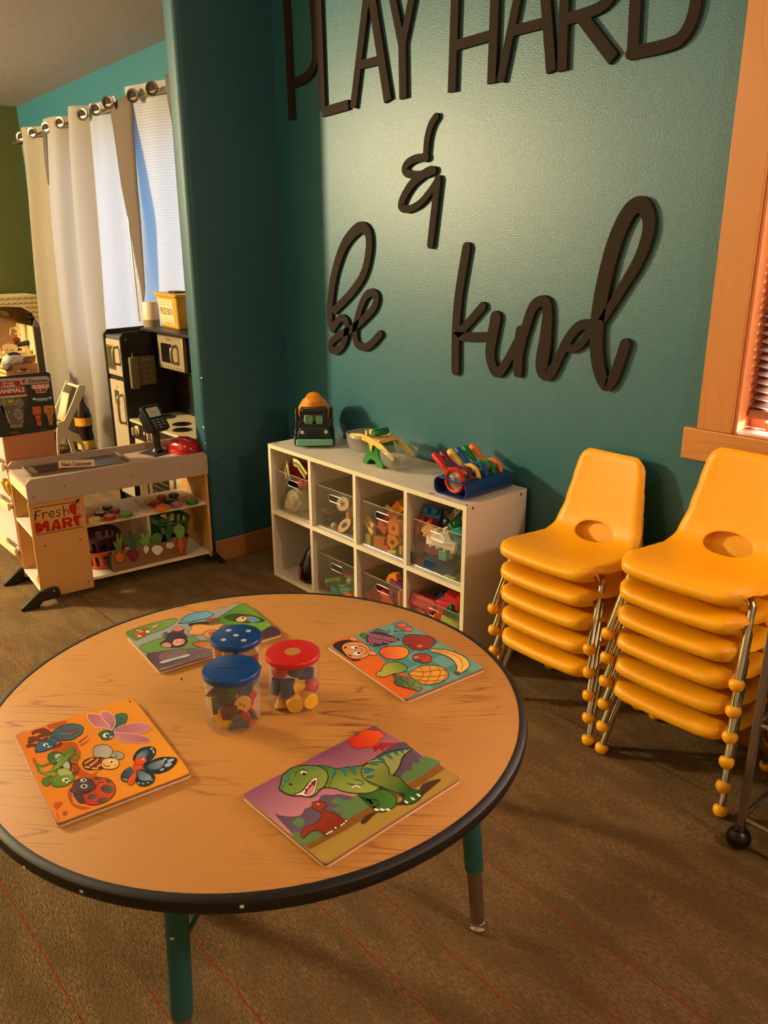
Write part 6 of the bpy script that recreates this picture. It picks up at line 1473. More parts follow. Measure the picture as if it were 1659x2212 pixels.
VN = [('carrot_onion', 'orange onion with green tops, leftmost in the garden bed', '#c86a1c', [(372, 1010), (385, 975), (430, 955), (475, 975), (490, 1010), (470, 1055), (430, 1075), (390, 1050)], '#5c7434', [(405, 955), (362, 850), (380, 830), (395, 860), (395, 745), (412, 740), (425, 800), (445, 755), (462, 760), (460, 860), (440, 960)], '#3c1408'),
      ('beet', 'dark red beet with green leaves, second from left in the garden bed', '#7a1f34', [(528, 985), (540, 945), (590, 925), (640, 945), (658, 985), (635, 1020), (600, 1060), (555, 1025)], '#3c6038', [(575, 930), (490, 830), (485, 770), (530, 760), (575, 820), (595, 850), (590, 740), (620, 745), (645, 800), (635, 870), (600, 930)], '#4a0c18'),
      ('radish', 'small white radish with bright leaves, third from left in the garden bed', '#e6ddc8', [(715, 900), (745, 880), (780, 900), (770, 940), (745, 970), (720, 935)], '#6d9a44', [(735, 885), (672, 830), (675, 800), (700, 800), (685, 725), (710, 720), (735, 780), (760, 710), (798, 712), (780, 790), (795, 800), (790, 830), (760, 885)], '#7a1a18'),
      ('turnip', 'big white turnip with round leaf, fourth from left in the garden bed', '#e6dcc6', [(810, 920), (830, 885), (880, 872), (930, 885), (948, 925), (920, 965), (885, 990), (835, 965)], '#557a34', [(865, 870), (815, 820), (812, 765), (850, 730), (895, 725), (935, 755), (938, 800), (900, 860)], '#3a1c14'),
      ('garlic', 'pale garlic bulb with dark leek leaves, fifth from left in the garden bed', '#d2b894', [(980, 870), (1000, 840), (1040, 835), (1075, 850), (1080, 880), (1050, 905), (1030, 910), (990, 895)], '#2f5a30', [(1010, 835), (970, 700), (985, 690), (1000, 740), (995, 620), (1030, 610), (1045, 720), (1060, 650), (1050, 760), (1035, 835)], '#4a2818'),
      ('carrot', 'orange carrot with big pale green leaf, rightmost in the garden bed', '#c8581c', [(1120, 830), (1140, 800), (1185, 805), (1195, 860), (1180, 940), (1165, 985), (1145, 960), (1125, 880)], '#6f9c4a', [(1140, 800), (1085, 720), (1090, 660), (1130, 615), (1175, 630), (1210, 670), (1200, 740), (1165, 800)], '#3c1408')]
for nm, lb, c1_, P1, c2_, P2, oc in VN:
    base_ = gp_(sum(p[0] for p in P1)/len(P1), sum(p[1] for p in P1)/len(P1))
    vt_ = thing('toy_'+nm.replace('carrot_onion', 'onion'), lb, 'toy vegetable', base_, CA+.045, 'felt vegetables in the garden bed')
    Mi = (mw(vt_)).inverted()
    for pn, P, cc, th_ in (('outline', P1, oc, (.0, .0022)), ('root', P1, c1_, (.0, .0032)), ('leaves', P2, c2_, (-.0008, .0026))):
        b = B(); Q = []
        for v in spline([(x, y) for x, y in P], True, 4):
            q = Mi @ gp_(v.x, v.y); Q.append((q.x, q.z))
        cx_ = sum(q[0] for q in Q)/len(Q); cz_ = sum(q[1] for q in Q)/len(Q)
        k_ = 1.10 if pn == 'outline' else 1
        prism(b, [(cx_+(x-cx_)*k_, cz_+(z-cz_)*k_) for x, z in Q], th_[0], th_[1], MX((0, -.0004, 0), (1, 0, 0), (0, 0, 1)))
        link(pn, b, M('felt_'+cc[1:], C(cc), rough=.9), vt_)

# baskets
def basket(label, s, d, rx, ry, h, mt, z=.0645, rim=None, slots=14, grp=None):
    t_ = thing('toy_basket', label, 'basket', CL(s, d, z), CA)
    b = B(); n = 56
    def P(i, f_): a = 2*PI*i/n; k_ = .82+.18*f_; return (rx*k_*math.copysign(abs(math.cos(a))**.7, math.cos(a)), ry*k_*math.copysign(abs(math.sin(a))**.7, math.sin(a)), .002+h*f_)
    lv = [0, .18, .78, .9, 1]
    G_ = [[b.verts.new(P(i, f_)) for i in range(n)] for f_ in lv]
    for q in range(len(lv)-1):
        for i in range(n):
            if q == 1 and i % 4 in (0, 1): continue
            b.faces.new((G_[q][i], G_[q][(i+1) % n], G_[q+1][(i+1) % n], G_[q+1][i]))
    b.faces.new(G_[0]); link('basket_body', b, mt, t_, solid=.002)
    b = B(); tube(b, [P(i, 1) for i in range(n)]+[P(0, 1)], .004, 8, caps=False); link('rim', b, rim or mt, t_); return t_
OB = M('orange_basket_plastic', C('#c0501c'), rough=.4); GB = M('green_basket_plastic', C('#2c6a22'), rough=.35); PB = M('purple_basket_plastic', C('#3a1428'), rough=.4); NB = M('blue_basket_plastic', C('#1c4054'), rough=.4)
basket('orange slatted toy basket at the left of the lower shelf', .300, .155, .085, .085, .075, OB)
basket('dark purple toy basket nested above the orange one', .292, .155, .080, .080, .10, PB, .105)
basket('orange toy basket at the right of the lower shelf, under a blue one', .585, .155, .085, .090, .06, OB)
basket('blue toy basket nested in the right-hand orange basket', .585, .155, .080, .085, .075, NB, .085)
basket('green toy basket on top of the right-hand nest of baskets', .590, .155, .090, .095, .06, GB, .15)
# bits inside the left end
b = B(); prism(b, [(-.03, 0), (.03, 0), (.012, .07), (-.012, .07)], -.03, .03, MX(CL(.075, .11, .2939), cu_, (0, 0, 1))); tag(link('toy_tent_carton', b, M('dark_olive_card', C('#3a4024'), rough=.6)), 'dark olive wedge-shaped toy carton inside the left end, upper shelf', 'toy carton')
b = B(); lathe(b, [(.028, 0), (.042, .003), (.046, .010), (.042, .016), (.028, .018), (.024, .009), (.028, 0)], 32, Matrix.Translation(CL(.045, .10, .0642)) @ Matrix.Rotation(.9, 4, cu_) @ Matrix.Translation((0, 0, .035))); tag(link('wooden_ring', b, M('pale_ring_wood', C('#e0b070'), rough=.5)), 'pale wooden ring standing at the left end of the lower shelf', 'wooden ring')

# ================================================================== TOY KITCHEN
KB = M('black_kitchen_panel', C('#140e0a'), rough=.45); KT = M('tan_silver_door', C('#b8a487'), rough=.42, metal=.15); KC = M('cream_kitchen_front', C('#cbb68e'), rough=.45)
HND = M('satin_metal_handle', C('#a8977c'), rough=.3, metal=.7); GLS = M('dark_oven_window', C('#1a140f'), rough=.2); GWN = M('smoky_fridge_window', C('#4a4534'), rough=.25)
kt = thing('toy_kitchen', 'black toy kitchen with tan doors standing against the curtained window wall', 'toy kitchen', (-.75, -.2, 0))
def kb(name, x0, x1, y0, y1, z0, z1, mt, par=None, bev=.002, **k): return link(name, box(B(), x0, x1, y0, y1, z0, z1), mt, par or kt, world=True, bevel=bev, **k)
FX0, FX1, FY, KY = -1.135, -.925, -.352, -.062
b = B()
for x in (FX0, FX1-.012):
    b = B(); prism(b, [(FY-.012, 0), (KY, 0), (KY, .935), (KY-.02, .945), (FY+.012, .94), (FY-.012, .915)], 0, .012, MX((x, 0, 0), (0, 1, 0), (0, 0, 1))); link('fridge_side', b, KB, kt, world=True, bevel=.004)
kb('fridge_top', FX0+.012, FX1-.012, FY, KY, .900, .916, M('blue_grey_top', C('#5a5a5e'), rough=.3)); kb('fridge_rail', FX0+.012, FX1-.012, FY+.002, FY+.012, .69, .708, KB)
kb('fridge_base', FX0+.012, FX1-.012, FY+.01, KY, .02, .06, KB)
d1 = kb('freezer_door', FX0+.014, FX1-.014, FY-.004, FY+.010, .712, .898, KT, bev=.004); d2 = kb('fridge_door', FX0+.014, FX1-.014, FY-.004, FY+.010, .065, .688, KT, bev=.004)
b = B(); prism(b, rrect(-1.108, -1.022, .742, .868, .010), 0, .006, MX((0, FY-.004, 0), (1, 0, 0), (0, 0, 1))); link('window_surround', b, HND, d1, world=True, bevel=.002)
b = B(); prism(b, rrect(-1.100, -1.030, .750, .860, .006), 0, .0015, MX((0, FY-.0102, 0), (1, 0, 0), (0, 0, 1))); link('door_window', b, GWN, d1, world=True)
def handle(par, x, y, z0, z1, out=.030, r=.007):
    b = B(); tube(b, spline([(x, y, z1), (x, y-out*.8, z1-.008), (x, y-out, z1-.03), (x, y-out, (z0+z1)/2), (x, y-out, z0+.03), (x, y-out*.8, z0+.008), (x, y, z0)], False, 5), r, 12); return link('handle', b, HND, par, world=True)
handle(d1, -.975, FY-.004, .775, .865); handle(d2, -.975, FY-.004, .470, .62)
b = B(); prism(b, rrect(-1.070, -1.022, .56, .635, .004), 0, .002, MX((0, FY-.004, 0), (1, 0, 0), (0, 0, 1))); link('dispenser_recess', b, GWN, d2, world=True)
b = B()
for i in range(4): box(b, -1.082+i*.012, -1.074+i*.012, FY-.0075, FY-.004, .646, .660)
link('dispenser_buttons', b, M('cream_button', C('#c8b890')), d2, world=True)
b = B(); cyl(b, (-.9248, -.335, .905), (1, 0, 0), .004, .002); link('screw', b, CHR, kt, world=True)
KX1 = -.30
kb('back_panel', FX1+.0005, KX1, KY-.012, KY, .0, .957, KB); kb('right_side', KX1, KX1+.012, FY+.10, KY, .0, .935, KB)
kb('hood_top', FX1+.0005, KX1, -.25, KY-.0125, .944, .957, KB)
mwv = kb('microwave_door', -.872, -.605, -.188, -.165, .757, .930, M('brushed_microwave', C('#a3916f'), rough=.35, metal=.3), bev=.004)
b = B(); prism(b, rrect(-.835, -.72, .79, .885, .008), 0, .002, MX((0, -.188, 0), (1, 0, 0), (0, 0, 1))); link('door_window', b, GLS, mwv, world=True)
handle(mwv, -.672, -.188, .795, .882, .03, .008)
b = B()
for i in range(9): cyl(b, (-.855+i*.028, -.1885, .769), (0, 1, 0), .005, .003, n=10)
for i in range(4): cyl(b, (-.77+i*.012, -.1885, .908), (0, 1, 0), .005, .003, n=10)
link('microwave_button', b, M('worn_button', C('#7d6d50')), mwv, world=True)
kb('microwave_box', -.885, -.595, -.163, KY-.013, .745, .936, KB)
kb('shelf_under', -.592, KX1-.001, -.163, KY-.013, .745, .757, KB)
kb('control_box', -.545, -.485, -.10, -.062, .69, .742, M('cream_switch', C('#b8a47c')))
kb('worktop', FX1+.0006, KX1, FY-.004, KY-.0125, .488, .502, M('cream_worktop', C('#c9b990'), rough=.3))
kb('cupboard', FX1+.0006, KX1, FY+.012, KY-.0125, .02, .40, KC)
pn = kb('control_panel', FX1+.0006, KX1, FY, FY+.012, .405, .486, M('black_control_panel', C('#1f1712'), rough=.35))
for x in (-.845, -.67, -.45):
    b = B(); lathe(b, [(0, 0), (.026, 0), (.026, .006), (.018, .010), (.018, .016), (0, .017)], 24, RT((x, FY-.001, .452), PI/2, 0, 0)); kn = link('knob', b, M('cream_knob', C('#c9b68c'), rough=.35), pn, world=True)
    b = B(); box(b, x-.005, x+.005, FY-.034, FY-.015, .432, .472); link('knob_grip', b, M('cream_knob', None), kn, world=True, bevel=.003)
b = B(); 
for x in (-.765, -.775): prism(b, ellip(x, .450, .0045, .009), 0, .002, MX((0, FY-.0005, 0), (1, 0, 0), (0, 0, 1)))
prism(b, rrect(-.745, -.705, .440, .470, .003), 0, .002, MX((0, FY-.0005, 0), (1, 0, 0), (0, 0, 1))); link('panel_print', b, M('cream_print', C('#b8a680')), pn, world=True)
b = B(); lathe(b, [(.052, .0), (.056, .002), (.052, .004), (.046, .001)], 28, Matrix.Translation((-.84, -.20, .502))); lathe(b, [(0, .0005), (.046, .001)], 28, Matrix.Translation((-.84, -.20, .502))); link('sink', b, M('grey_steel_sink', C('#8a8478'), rough=.25, metal=.8), kt, world=True)
for x, y in ((-.62, -.22), (-.50, -.28), (-.42, -.17)):
    b = B(); lathe(b, [(0, .004), (.040, .004), (.046, .002), (.048, 0)], 28, Matrix.Translation((x, y, .5025))); link('burner', b, M('black_burner', C('#1c1613'), rough=.3), kt, world=True)
b = B(); lathe(b, [(0, 0), (.012, 0), (.010, .02), (.015, .032), (.010, .044), (0, .046)], 20, Matrix.Translation((-.535, -.16, .5025))); link('faucet_knob', b, M('pearly_knob', C('#d6c8a8'), rough=.2), kt, world=True)
od = kb('oven_door', -.78, -.50, FY, FY+.011, .08, .37, M('cream_kitchen_front', None), bev=.004)
b = B(); prism(b, rrect(-.735, -.545, .14, .30, .012), 0, .002, MX((0, FY, 0), (1, 0, 0), (0, 0, 1))); link('oven_window', b, GLS, od, world=True)
for i in range(5):
    b = B(); tube(b, [(-.735, FY-.003, .16+i*.03), (-.545, FY-.003, .16+i*.03)], .0022, 6); link('rack_bar', b, HND, od, world=True)
b = B(); box(b, -.80, -.785, FY+.002, FY+.012, 0, .40); link('black_post', b, KB, kt, world=True)
# wall phone on the fridge side
PHM = M('khaki_phone_plastic', C('#6a5c3f'), rough=.5)
ph = thing('toy_phone', 'khaki toy wall phone with keypad hanging on the black fridge side', 'toy phone', (-.9245, -.25, .735))
b = B(); prism(b, rrect(-.305, -.190, .668, .815, .008), 0, .014, MX((-.9245, 0, 0), (0, 1, 0), (0, 0, 1))); base_p = link('phone_base', b, PHM, ph, world=True, bevel=.003)
b = B(); prism(b, rrect(-.338, -.290, .655, .818, .010), .012, .034, MX((-.9245, 0, 0), (0, 1, 0), (0, 0, 1))); link('handset', b, M('khaki_handset', C('#75664a'), rough=.5), ph, world=True, bevel=.006)
b = B(); tube(b, [(-.905, -.315, .815), (-.905, -.315, .838)], .003, 8); link('antenna', b, PHM, ph, world=True)
for r_ in range(4):
    for q in range(3):
        if r_ == 3 and q != 1: continue
        b = B(); cyl(b, (-.9100, -.277+q*.027, .765-r_*.026), (1, 0, 0), .0085, .003, n=14); link('key', b, M('khaki_key', C('#7d6e50'), rough=.5), base_p, world=True)
b = B(); box(b, -.9105, -.9095, -.28, -.215, .788, .804); link('print_strip', b, M('khaki_key', None), base_p, world=True)

# prize box and speaker on the kitchen
pz0 = hit(384, 712, 'z', .958); pz1 = hit(338, 702, 'z', .958); dr = (pz1-pz0); dr.z = 0; wl_ = .27; ux_ = -dr.normalized(); ang_ = math.atan2(ux_.y, ux_.x)
pzc = pz0 - ux_*wl_/2 + V3((-ux_.y, ux_.x, 0))*.062
pb = thing('prize_bin', 'yellow plastic tub with handwritten prize label on top of the toy kitchen', 'bin', (pzc.x, pzc.y, .9575), ang_)
PY_ = M('mustard_tub_plastic', C('#c9902c'), rough=.4)
b = B(); lv = [(.115, .050, 0), (.132, .062, .155), (.132, .062, .157)]
G_ = [[b.verts.new((x, y, z)) for x, y in rrect(-a, a, -c_, c_, .014)] for a, c_, z in lv]
for A_, B_ in zip(G_, G_[1:]):
    for i in range(len(A_)): b.faces.new((A_[i], A_[(i+1) % len(A_)], B_[(i+1) % len(A_)], B_[i]))
b.faces.new(G_[0]); b.faces.new(G_[-1]); link('tub', b, PY_, pb)
b = B(); prism(b, rrect(-.146, .146, -.072, .072, .016), .152, .168); link('rim', b, PY_, pb, bevel=.004)
b = B(); prism(b, rrect(-.035, .055, -.035, .035, .02), .168, .177); link('lid_grip', b, M('dark_lid_grip', C('#2a1a10'), rough=.5), pb, bevel=.003)
mlab = MX((-.004, -.0508, .004), (1, 0, 0), (0, -.078, 1))
b = B(); prism(b, [(-.095, .010), (.088, .010), (.098, .136), (-.105, .136)], .0002, .0010, mlab); lbp = link('label', b, M('cream_paper_label', C('#d9b98c'), rough=.7), pb)
b = B(); text_bm(b, 'PRIZE BOX', mlab @ Matrix.Translation((-.002, .074, .0014)), .046, .0004, width=.165); link('handwriting', b, M('dark_ink', C('#3a2418'), rough=.7), pb, smooth=False)
b = B()
for z in (.034, .122):
    box(b, -.090, .086, -.0008, 0, 0, .0012, 0, mlab @ Matrix.Translation((0, z, .0015)) @ Matrix.Rotation(-PI/2, 4, 'X')); box(b, -.090, .086, -.0008, 0, 0, .0012, 0, mlab @ Matrix.Translation((0, z-.014, .0015)) @ Matrix.Rotation(-PI/2, 4, 'X'))
for i in range(5): box(b, -.05+i*.024, -.036+i*.024, -.0006, 0, 0, .006, 0, mlab @ Matrix.Translation((0, .014, .0015)) @ Matrix.Rotation(-PI/2, 4, 'X'))
link('label_border', b, M('orange_ink', C('#b0762c')), pb, smooth=False)
sp_ = hit(317, 697, 'z', .913)
sk_ = thing('speaker', 'small cylindrical smart speaker, white above tan, beside the yellow tub', 'speaker', (-1.045, -.125, .9165))
b = B(); lathe(b, [(0, 0), (.036, 0), (.042, .006), (.042, .066)], 32); link('fabric_base', b, M('taupe_speaker_fabric', C('#8a7a60'), rough=.9, bump=.3, bscale=600), sk_)
b = B(); lathe(b, [(.0425, .066), (.042, .148), (.038, .157), (0, .148)], 32); link('white_shell', b, M('white_speaker_shell', C('#cfc0a4'), rough=.4), sk_)

# ------------------------------------------------------------------ curtains
def fabric(name, col, tr, rib=0):
    m = bpy.data.materials.new(name); m.use_nodes = True; nt = m.node_tree; N = nt.nodes; L = nt.links; N.remove(N['Principled BSDF'])
    d = N.new('ShaderNodeBsdfDiffuse'); d.inputs[0].default_value = (*col, 1); t_ = N.new('ShaderNodeBsdfTranslucent'); t_.inputs[0].default_value = (*col, 1)
    mx = N.new('ShaderNodeMixShader'); mx.inputs[0].default_value = tr; L.new(d.outputs[0], mx.inputs[1]); L.new(t_.outputs[0], mx.inputs[2]); L.new(mx.outputs[0], N['Material Output'].inputs[0])
    if rib:
        tc = N.new('ShaderNodeTexCoord'); wv = N.new('ShaderNodeTexWave'); wv.bands_direction = 'Z'; wv.inputs['Scale'].default_value = rib; wv.inputs['Distortion'].default_value = .6
        L.new(tc.outputs['Object'], wv.inputs['Vector']); bp = N.new('ShaderNodeBump'); bp.inputs['Strength'].default_value = .6; bp.inputs['Distance'].default_value = .003; L.new(wv.outputs['Fac'], bp.inputs['Height'])
        L.new(bp.outputs[0], d.inputs['Normal']); L.new(bp.outputs[0], t_.inputs['Normal'])
    return m
CW_ = fabric('woven_white_curtain', C('#bdb09a'), .5); CS = fabric('sheer_white_curtain', C('#c4c2be'), .5); CGY = fabric('grey_lining', C('#6e6258'), .15)
def rodz(x): return 1.990+.0305*(x+2.45)
def sheet(name, par, xt0, xt1, xb0, xb1, zb, folds, amp, mat, yoff=0, ph=0, top=.052, nz=26, flare=1.0, zt=None, n=12, back=0):
    b = B(); nx_ = folds*n; g = []
    for j in range(nz+1):
        f_ = j/nz; row = []
        for i in range(nx_+1):
            u_ = i/nx_; xt = xt0+(xt1-xt0)*u_; xb = xb0+(xb1-xb0)*u_
            x = xt+(xb-xt)*f_**flare; z0 = (rodz(xt)+top) if zt is None else zt; z = z0+(zb-z0)*f_
            a = 2*PI*(u_*folds)/2+ph
            w_ = amp*(1+.35*math.sin(5*f_+i*.3))*(math.sin(a)+.25*math.sin(2.3*a+2*f_+ph))
            row.append(b.verts.new((x+.012*math.sin(a*1.7+3*f_), -.095+yoff+back*min(1, f_*2.5)+w_*(1-.5*min(1, f_*2.5)*(back > 0)), z)))
        g.append(row)
    for j in range(nz):
        for i in range(nx_): b.faces.new((g[j][i], g[j][i+1], g[j+1][i+1], g[j+1][i]))
    return link(name, b, mat, par, world=True, ang=180, sub=1)
cl_ = thing('curtain', 'off-white grommet curtain with deep folds, left side of the window', 'curtain', (-2.2, -.095, 0))
sheet('woven_layer', cl_, -2.84, -1.62, -2.78, -1.84, .03, 6, .058, CW_, 0, .4)
sheet('sheer_layer', cl_, -1.68, -1.30, -1.86, -1.08, .60, 3, .020, CS, .012, 1.9, flare=.8)
b = B(); v_ = [hit(x, y, 'y', -.148) for x, y in ((90, 270), (97, 266), (102, 330), (107, 400), (104, 400), (97, 350))]
b.faces.new([b.verts.new(p) for p in v_]); link('lining_fold', b, CGY, cl_, world=True, solid=.002)
cr_ = thing('curtain', 'off-white ribbed grommet curtain with grey lining turned out, beside the partition', 'curtain', (-.85, -.095, 0))
sheet('woven_layer', cr_, -1.21, -.30, -1.30, -.36, .55, 4, .034, fabric('ribbed_white_curtain', C('#d2cabc'), .5, 24), 0, 2.2, back=.052)
b = B(); rows = []
_e = [(237, 232, 285, 200), (245, 280, 288, 270), (262, 400, 297, 400), (278, 480, 304, 480), (292, 560, 309, 560), (304, 620, 313, 620), (309, 655, 312, 655)]
for j in range(13):
    q_ = j/2; i_ = min(5, int(q_)); k_ = q_-i_; e_ = [p+(r-p)*k_ for p, r in zip(_e[i_], _e[i_+1])]; f_ = j/12
    pl_a = hit(e_[0], e_[1], 'y', -.125); pl_b = hit(e_[2], e_[3], 'y', -.125); xl, xr = pl_a.x, pl_b.x; z = 0
    rows.append([b.verts.new((xl+(xr-xl)*k/6, -.125-.014*math.sin(PI*k/6)*(1-f_), pl_a.z+(pl_b.z-pl_a.z)*k/6)) for k in range(7)])
for a, c_ in zip(rows, rows[1:]):
    for k in range(6): b.faces.new((a[k], a[k+1], c_[k+1], c_[k]))
link('lining_fold', b, CGY, cr_, world=True, solid=.002, ang=180)
b = B(); v_ = [b.verts.new(hit(x, y, 'y', -.135)) for x, y in ((356, 160), (380, 158), (384, 280), (372, 268), (362, 215))]; b.faces.new(v_); link('side_hem', b, CGY, cr_, world=True, solid=.002)
GM = M('bronze_grommet', C('#4a382a'), rough=.3, metal=.8)
for par, xs in ((cl_, [(-2.571, 0), (-2.368, 0), (-2.139, 0), (-1.926, 0), (-1.60, 0), (-1.42, 0)]), (cr_, [(-1.202, -.03), (-.983, 0), (-.781, 0)])):
    for x, dy in xs:
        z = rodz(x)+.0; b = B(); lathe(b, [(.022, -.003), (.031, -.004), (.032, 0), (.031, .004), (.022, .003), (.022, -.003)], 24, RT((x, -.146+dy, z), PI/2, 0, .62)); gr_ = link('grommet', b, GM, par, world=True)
        m_ = RT((x, -.1445+dy, z), PI/2, 0, .62); b = B(); prism(b, ellip(0, 0, .022, .022, 0, 20), -.0005, .0005, m_); link('hole_shade_disc', b, M('grommet_hole_shade', C('#1c1510'), rough=.8), gr_, world=True)  # dark disc on uncut cloth, its colour standing for the shade in the hole
        b = B(); prism(b, [(.019*math.cos(a), .019*math.sin(a)) for a in [PI*.08+PI*.72*k/10 for k in range(11)]], -.0020, -.0006, m_ @ Matrix.Rotation(PI, 4, 'X')); link('rod_glint', b, M('satin_silver_rod', C('#b5a68e'), rough=.25, metal=.9), gr_, world=True)  # silver sliver added on the disc as the bright crescent of the rod
rd = thing('curtain_rod', 'thin silver curtain rod running through the grommets above the window', 'curtain rod', (-1.6, -.095, 2.0))
b = B(); tube(b, [(-2.86, -.095, rodz(-2.86)), (-.115, -.095, rodz(-.115))], .011, 14); link('rod', b, M('satin_silver_rod', C('#b5a68e'), rough=.25, metal=.9), rd, world=True)
for x in (-2.83, -1.49, -.14):
    b = B(); tube(b, [(x, -.095, rodz(x)), (x, 0, rodz(x))], .007, 8); link('bracket', b, GM, rd, world=True)
b = B()
for x, f_ in [(x, f_) for x in (-2.571, -2.139, -1.926, -1.60, -1.202, -.983) for f_ in (0,)]:
    pass
b.free()
b = B(); tube(b, [(-1.255, -.112, 2.02), (-1.19, -.125, .96)], .004, 8); tag(link('curtain_wand', b, M('satin_silver_rod', None)), 'slim silver curtain wand hanging between the two curtains', 'curtain wand')

# ================================================================== LEFT SIDE: GROCERY SHELVES, DISPLAY, DOLL HOUSE
gu = thing('grocery_stand', 'tan wooden toy grocery shelves behind the checkout counter at the left edge', 'toy shelf', (-.75, -1.04, 0))
UX = -.362; UY0, UY1 = -1.155, -.935
def ub(name, x0, x1, y0, y1, z0, z1, mt, bev=.002): return link(name, box(B(), x0, x1, y0, y1, z0, z1), mt, gu, world=True, bevel=bev)
TANP = wood('tan_side_panel', C('#c07a48'), C('#a5622f'), plane='YZ', ang=PI/2, scale=.7, rough=.5, contrast=.2)
ub('side_panel', UX-.012, UX, UY0+.012, UY1, .02, .64, TANP); ub('side_panel', UX-.80, UX-.788, UY0, UY1, .02, .64, TANP)
ub('back_panel', UX-.788, UX-.0125, UY1-.010, UY1, .04, .62, M('shade_darkened_stand_back', C('#7d4f24'), rough=.6))  # tan back coloured darker brown to carry the shade between the shelves
for z in (.500, .330, .130):
    ub('shelf_board', UX-.787, UX-.0125, UY0-.0, UY1-.0105, z-.010, z, SHW)
    b = B(); P = [(UX-.787, z-.012), (UX+.002, z-.012), (UX+.002, z+.018), (UX-.09, z+.018), (UX-.11, z+.034), (UX-.24, z+.034), (UX-.26, z+.018), (UX-.40, z+.018), (UX-.42, z+.034), (UX-.787, z+.034)]
    prism(b, P, .0, .010, MX((0, UY0, 0), (1, 0, 0), (0, 0, 1))); link('shelf_lip', b, PALE, gu, world=True, bevel=.001)
for x in (UX-.02, UX-.79):
    b = B(); prism(b, [(UY0-.06, 0), (UY0-.06, .01), (UY0, .05), (UY1, .05), (UY1+.04, .01), (UY1+.04, 0)], 0, .012, MX((x, 0, 0), (0, 1, 0), (0, 0, 1))); link('foot', b, BK, gu, world=True, bevel=.003)
for k, (x, z, tx) in enumerate(((-.40, .3302, 'nearest the counter'), (-.455, .3302, 'farther left'))):
    b = B(); lathe(b, [(0, 0), (.012, .004), (.020, .03), (.021, .07), (.014, .11), (0, .128)], 18, RT((x, -1.10, z+.012), .55, .25, .3)); tag(link('toy_corn', b, M('corn_yellow', C('#c9a62c'), rough=.5, bump=.5, bscale=160)), f'yellow toy corn cob standing in the grocery shelf, {tx}', 'toy food', 'toy corn in the grocery shelf')
b = B(); sphere(b, (-.43, -1.08, .158), .024, 0, 14, (1.3, .8, 1)); tag(link('toy_pepper', b, M('dark_green_toy_pepper', C('#2c4a26'), rough=.4)), 'dark green toy pepper on the bottom grocery shelf at the left edge', 'toy food')
# candy display board
dp = thing('candy_display', 'black upright candy display with printed checklist above the wooden side panel', 'display board', (UX, -1.04, .63))
DX = UX+.006
b = B(); prism(b, rrect(-1.30, -.922, .628, .868, .014), -.0065, 0, MX((DX, 0, 0), (0, 1, 0), (0, 0, 1))); link('display_board', b, M('black_display_board', C('#161b12'), rough=.4), dp, world=True, bevel=.002)
ZD = lambda x, y: hitp(x/12.292, 780+y/12.292, (DX+.0006, 0, 0), (1, 0, 0))
DN = V3((1, 0, 0))
A = Art(ZD, DN, base=.0003, step=6e-5)
A.poly([(-600, 510), (1190, 398), (1270, 405), (1310, 450), (1325, 540), (1305, 580), (560, 632), (-600, 720)], C('#b3a292'))
A.poly([(-600, 560), (520, 520), (560, 690), (-600, 760)], C('#a01c22'))
A.poly([(-600, 750), (660, 680), (700, 700), (715, 885), (-600, 1010)], C('#861418')); A.line([(-600, 745), (660, 678)], 12, C('#e0c8b0')); A.poly([(-600, 985), (718, 885), (720, 930), (-600, 1040)], C('#cfb49c'))
A.blob([(600, 500), (640, 490), (660, 520), (655, 570), (620, 590), (590, 560)], C('#8e1a1c'), k=3); A.line([(640, 490), (670, 455)], 12, INK)
A.line([(680, 500), (705, 520), (700, 560), (670, 580)], 8, C('#c07a5c'), True)
A.poly([(-300, 1040), (720, 935), (745, 1110), (640, 1300), (-300, 1300)], C('#3a2c20'))
# zebra
A.blob([(-40, 1010), (60, 985), (160, 990), (400, 960), (500, 950), (590, 1020), (640, 1130), (600, 1230), (640, 1360), (620, 1560), (600, 1680), (430, 1700), (250, 1690), (160, 1500), (110, 1300), (60, 1180), (-40, 1180)], C('#5c5246'), k=4)
for P in ([(20, 1100), (60, 1040), (130, 1000)], [(60, 1150), (100, 1080), (160, 1030)], [(110, 1220), (130, 1140), (170, 1080)], [(400, 1160), (450, 1060), (540, 1000)], [(440, 1180), (500, 1090), (590, 1060)], [(500, 1230), (560, 1150), (620, 1130)], [(380, 1290), (440, 1310), (380, 1400), (360, 1450)], [(430, 1260), (500, 1320), (420, 1440), (400, 1480)], [(500, 1290), (560, 1370), (460, 1480), (440, 1530)], [(560, 1420), (600, 1450), (500, 1550), (480, 1600)], [(560, 1580), (610, 1600), (560, 1650)], [(130, 1320), (170, 1420), (210, 1480)], [(150, 1400), (200, 1500), (240, 1560)], [(200, 1560), (240, 1600), (270, 1640)], [(480, 1500), (600, 1520)], [(-20, 1150), (30, 1160)], [(230, 1330), (240, 1380)]):
    A.line(P, 15, C('#c9c0b0'), True)
A.poly([(160, 985), (400, 960), (410, 1130), (330, 1190), (180, 1190)], C('#6f7420')); A.ell(285, 1065, 75, 35, -8, C('#b8ac34')); A.poly([(250, 1700), (600, 1665), (605, 1730), (560, 1760), (290, 1775)], C('#7d8048'))
A.poly([(830, 630), (1300, 600), (1308, 700), (1255, 710), (1220, 835), (945, 855), (905, 740), (835, 735)], C('#d8a494')); A.poly([(850, 670), (1290, 640), (1290, 690), (860, 720)], C('#b8403c'))
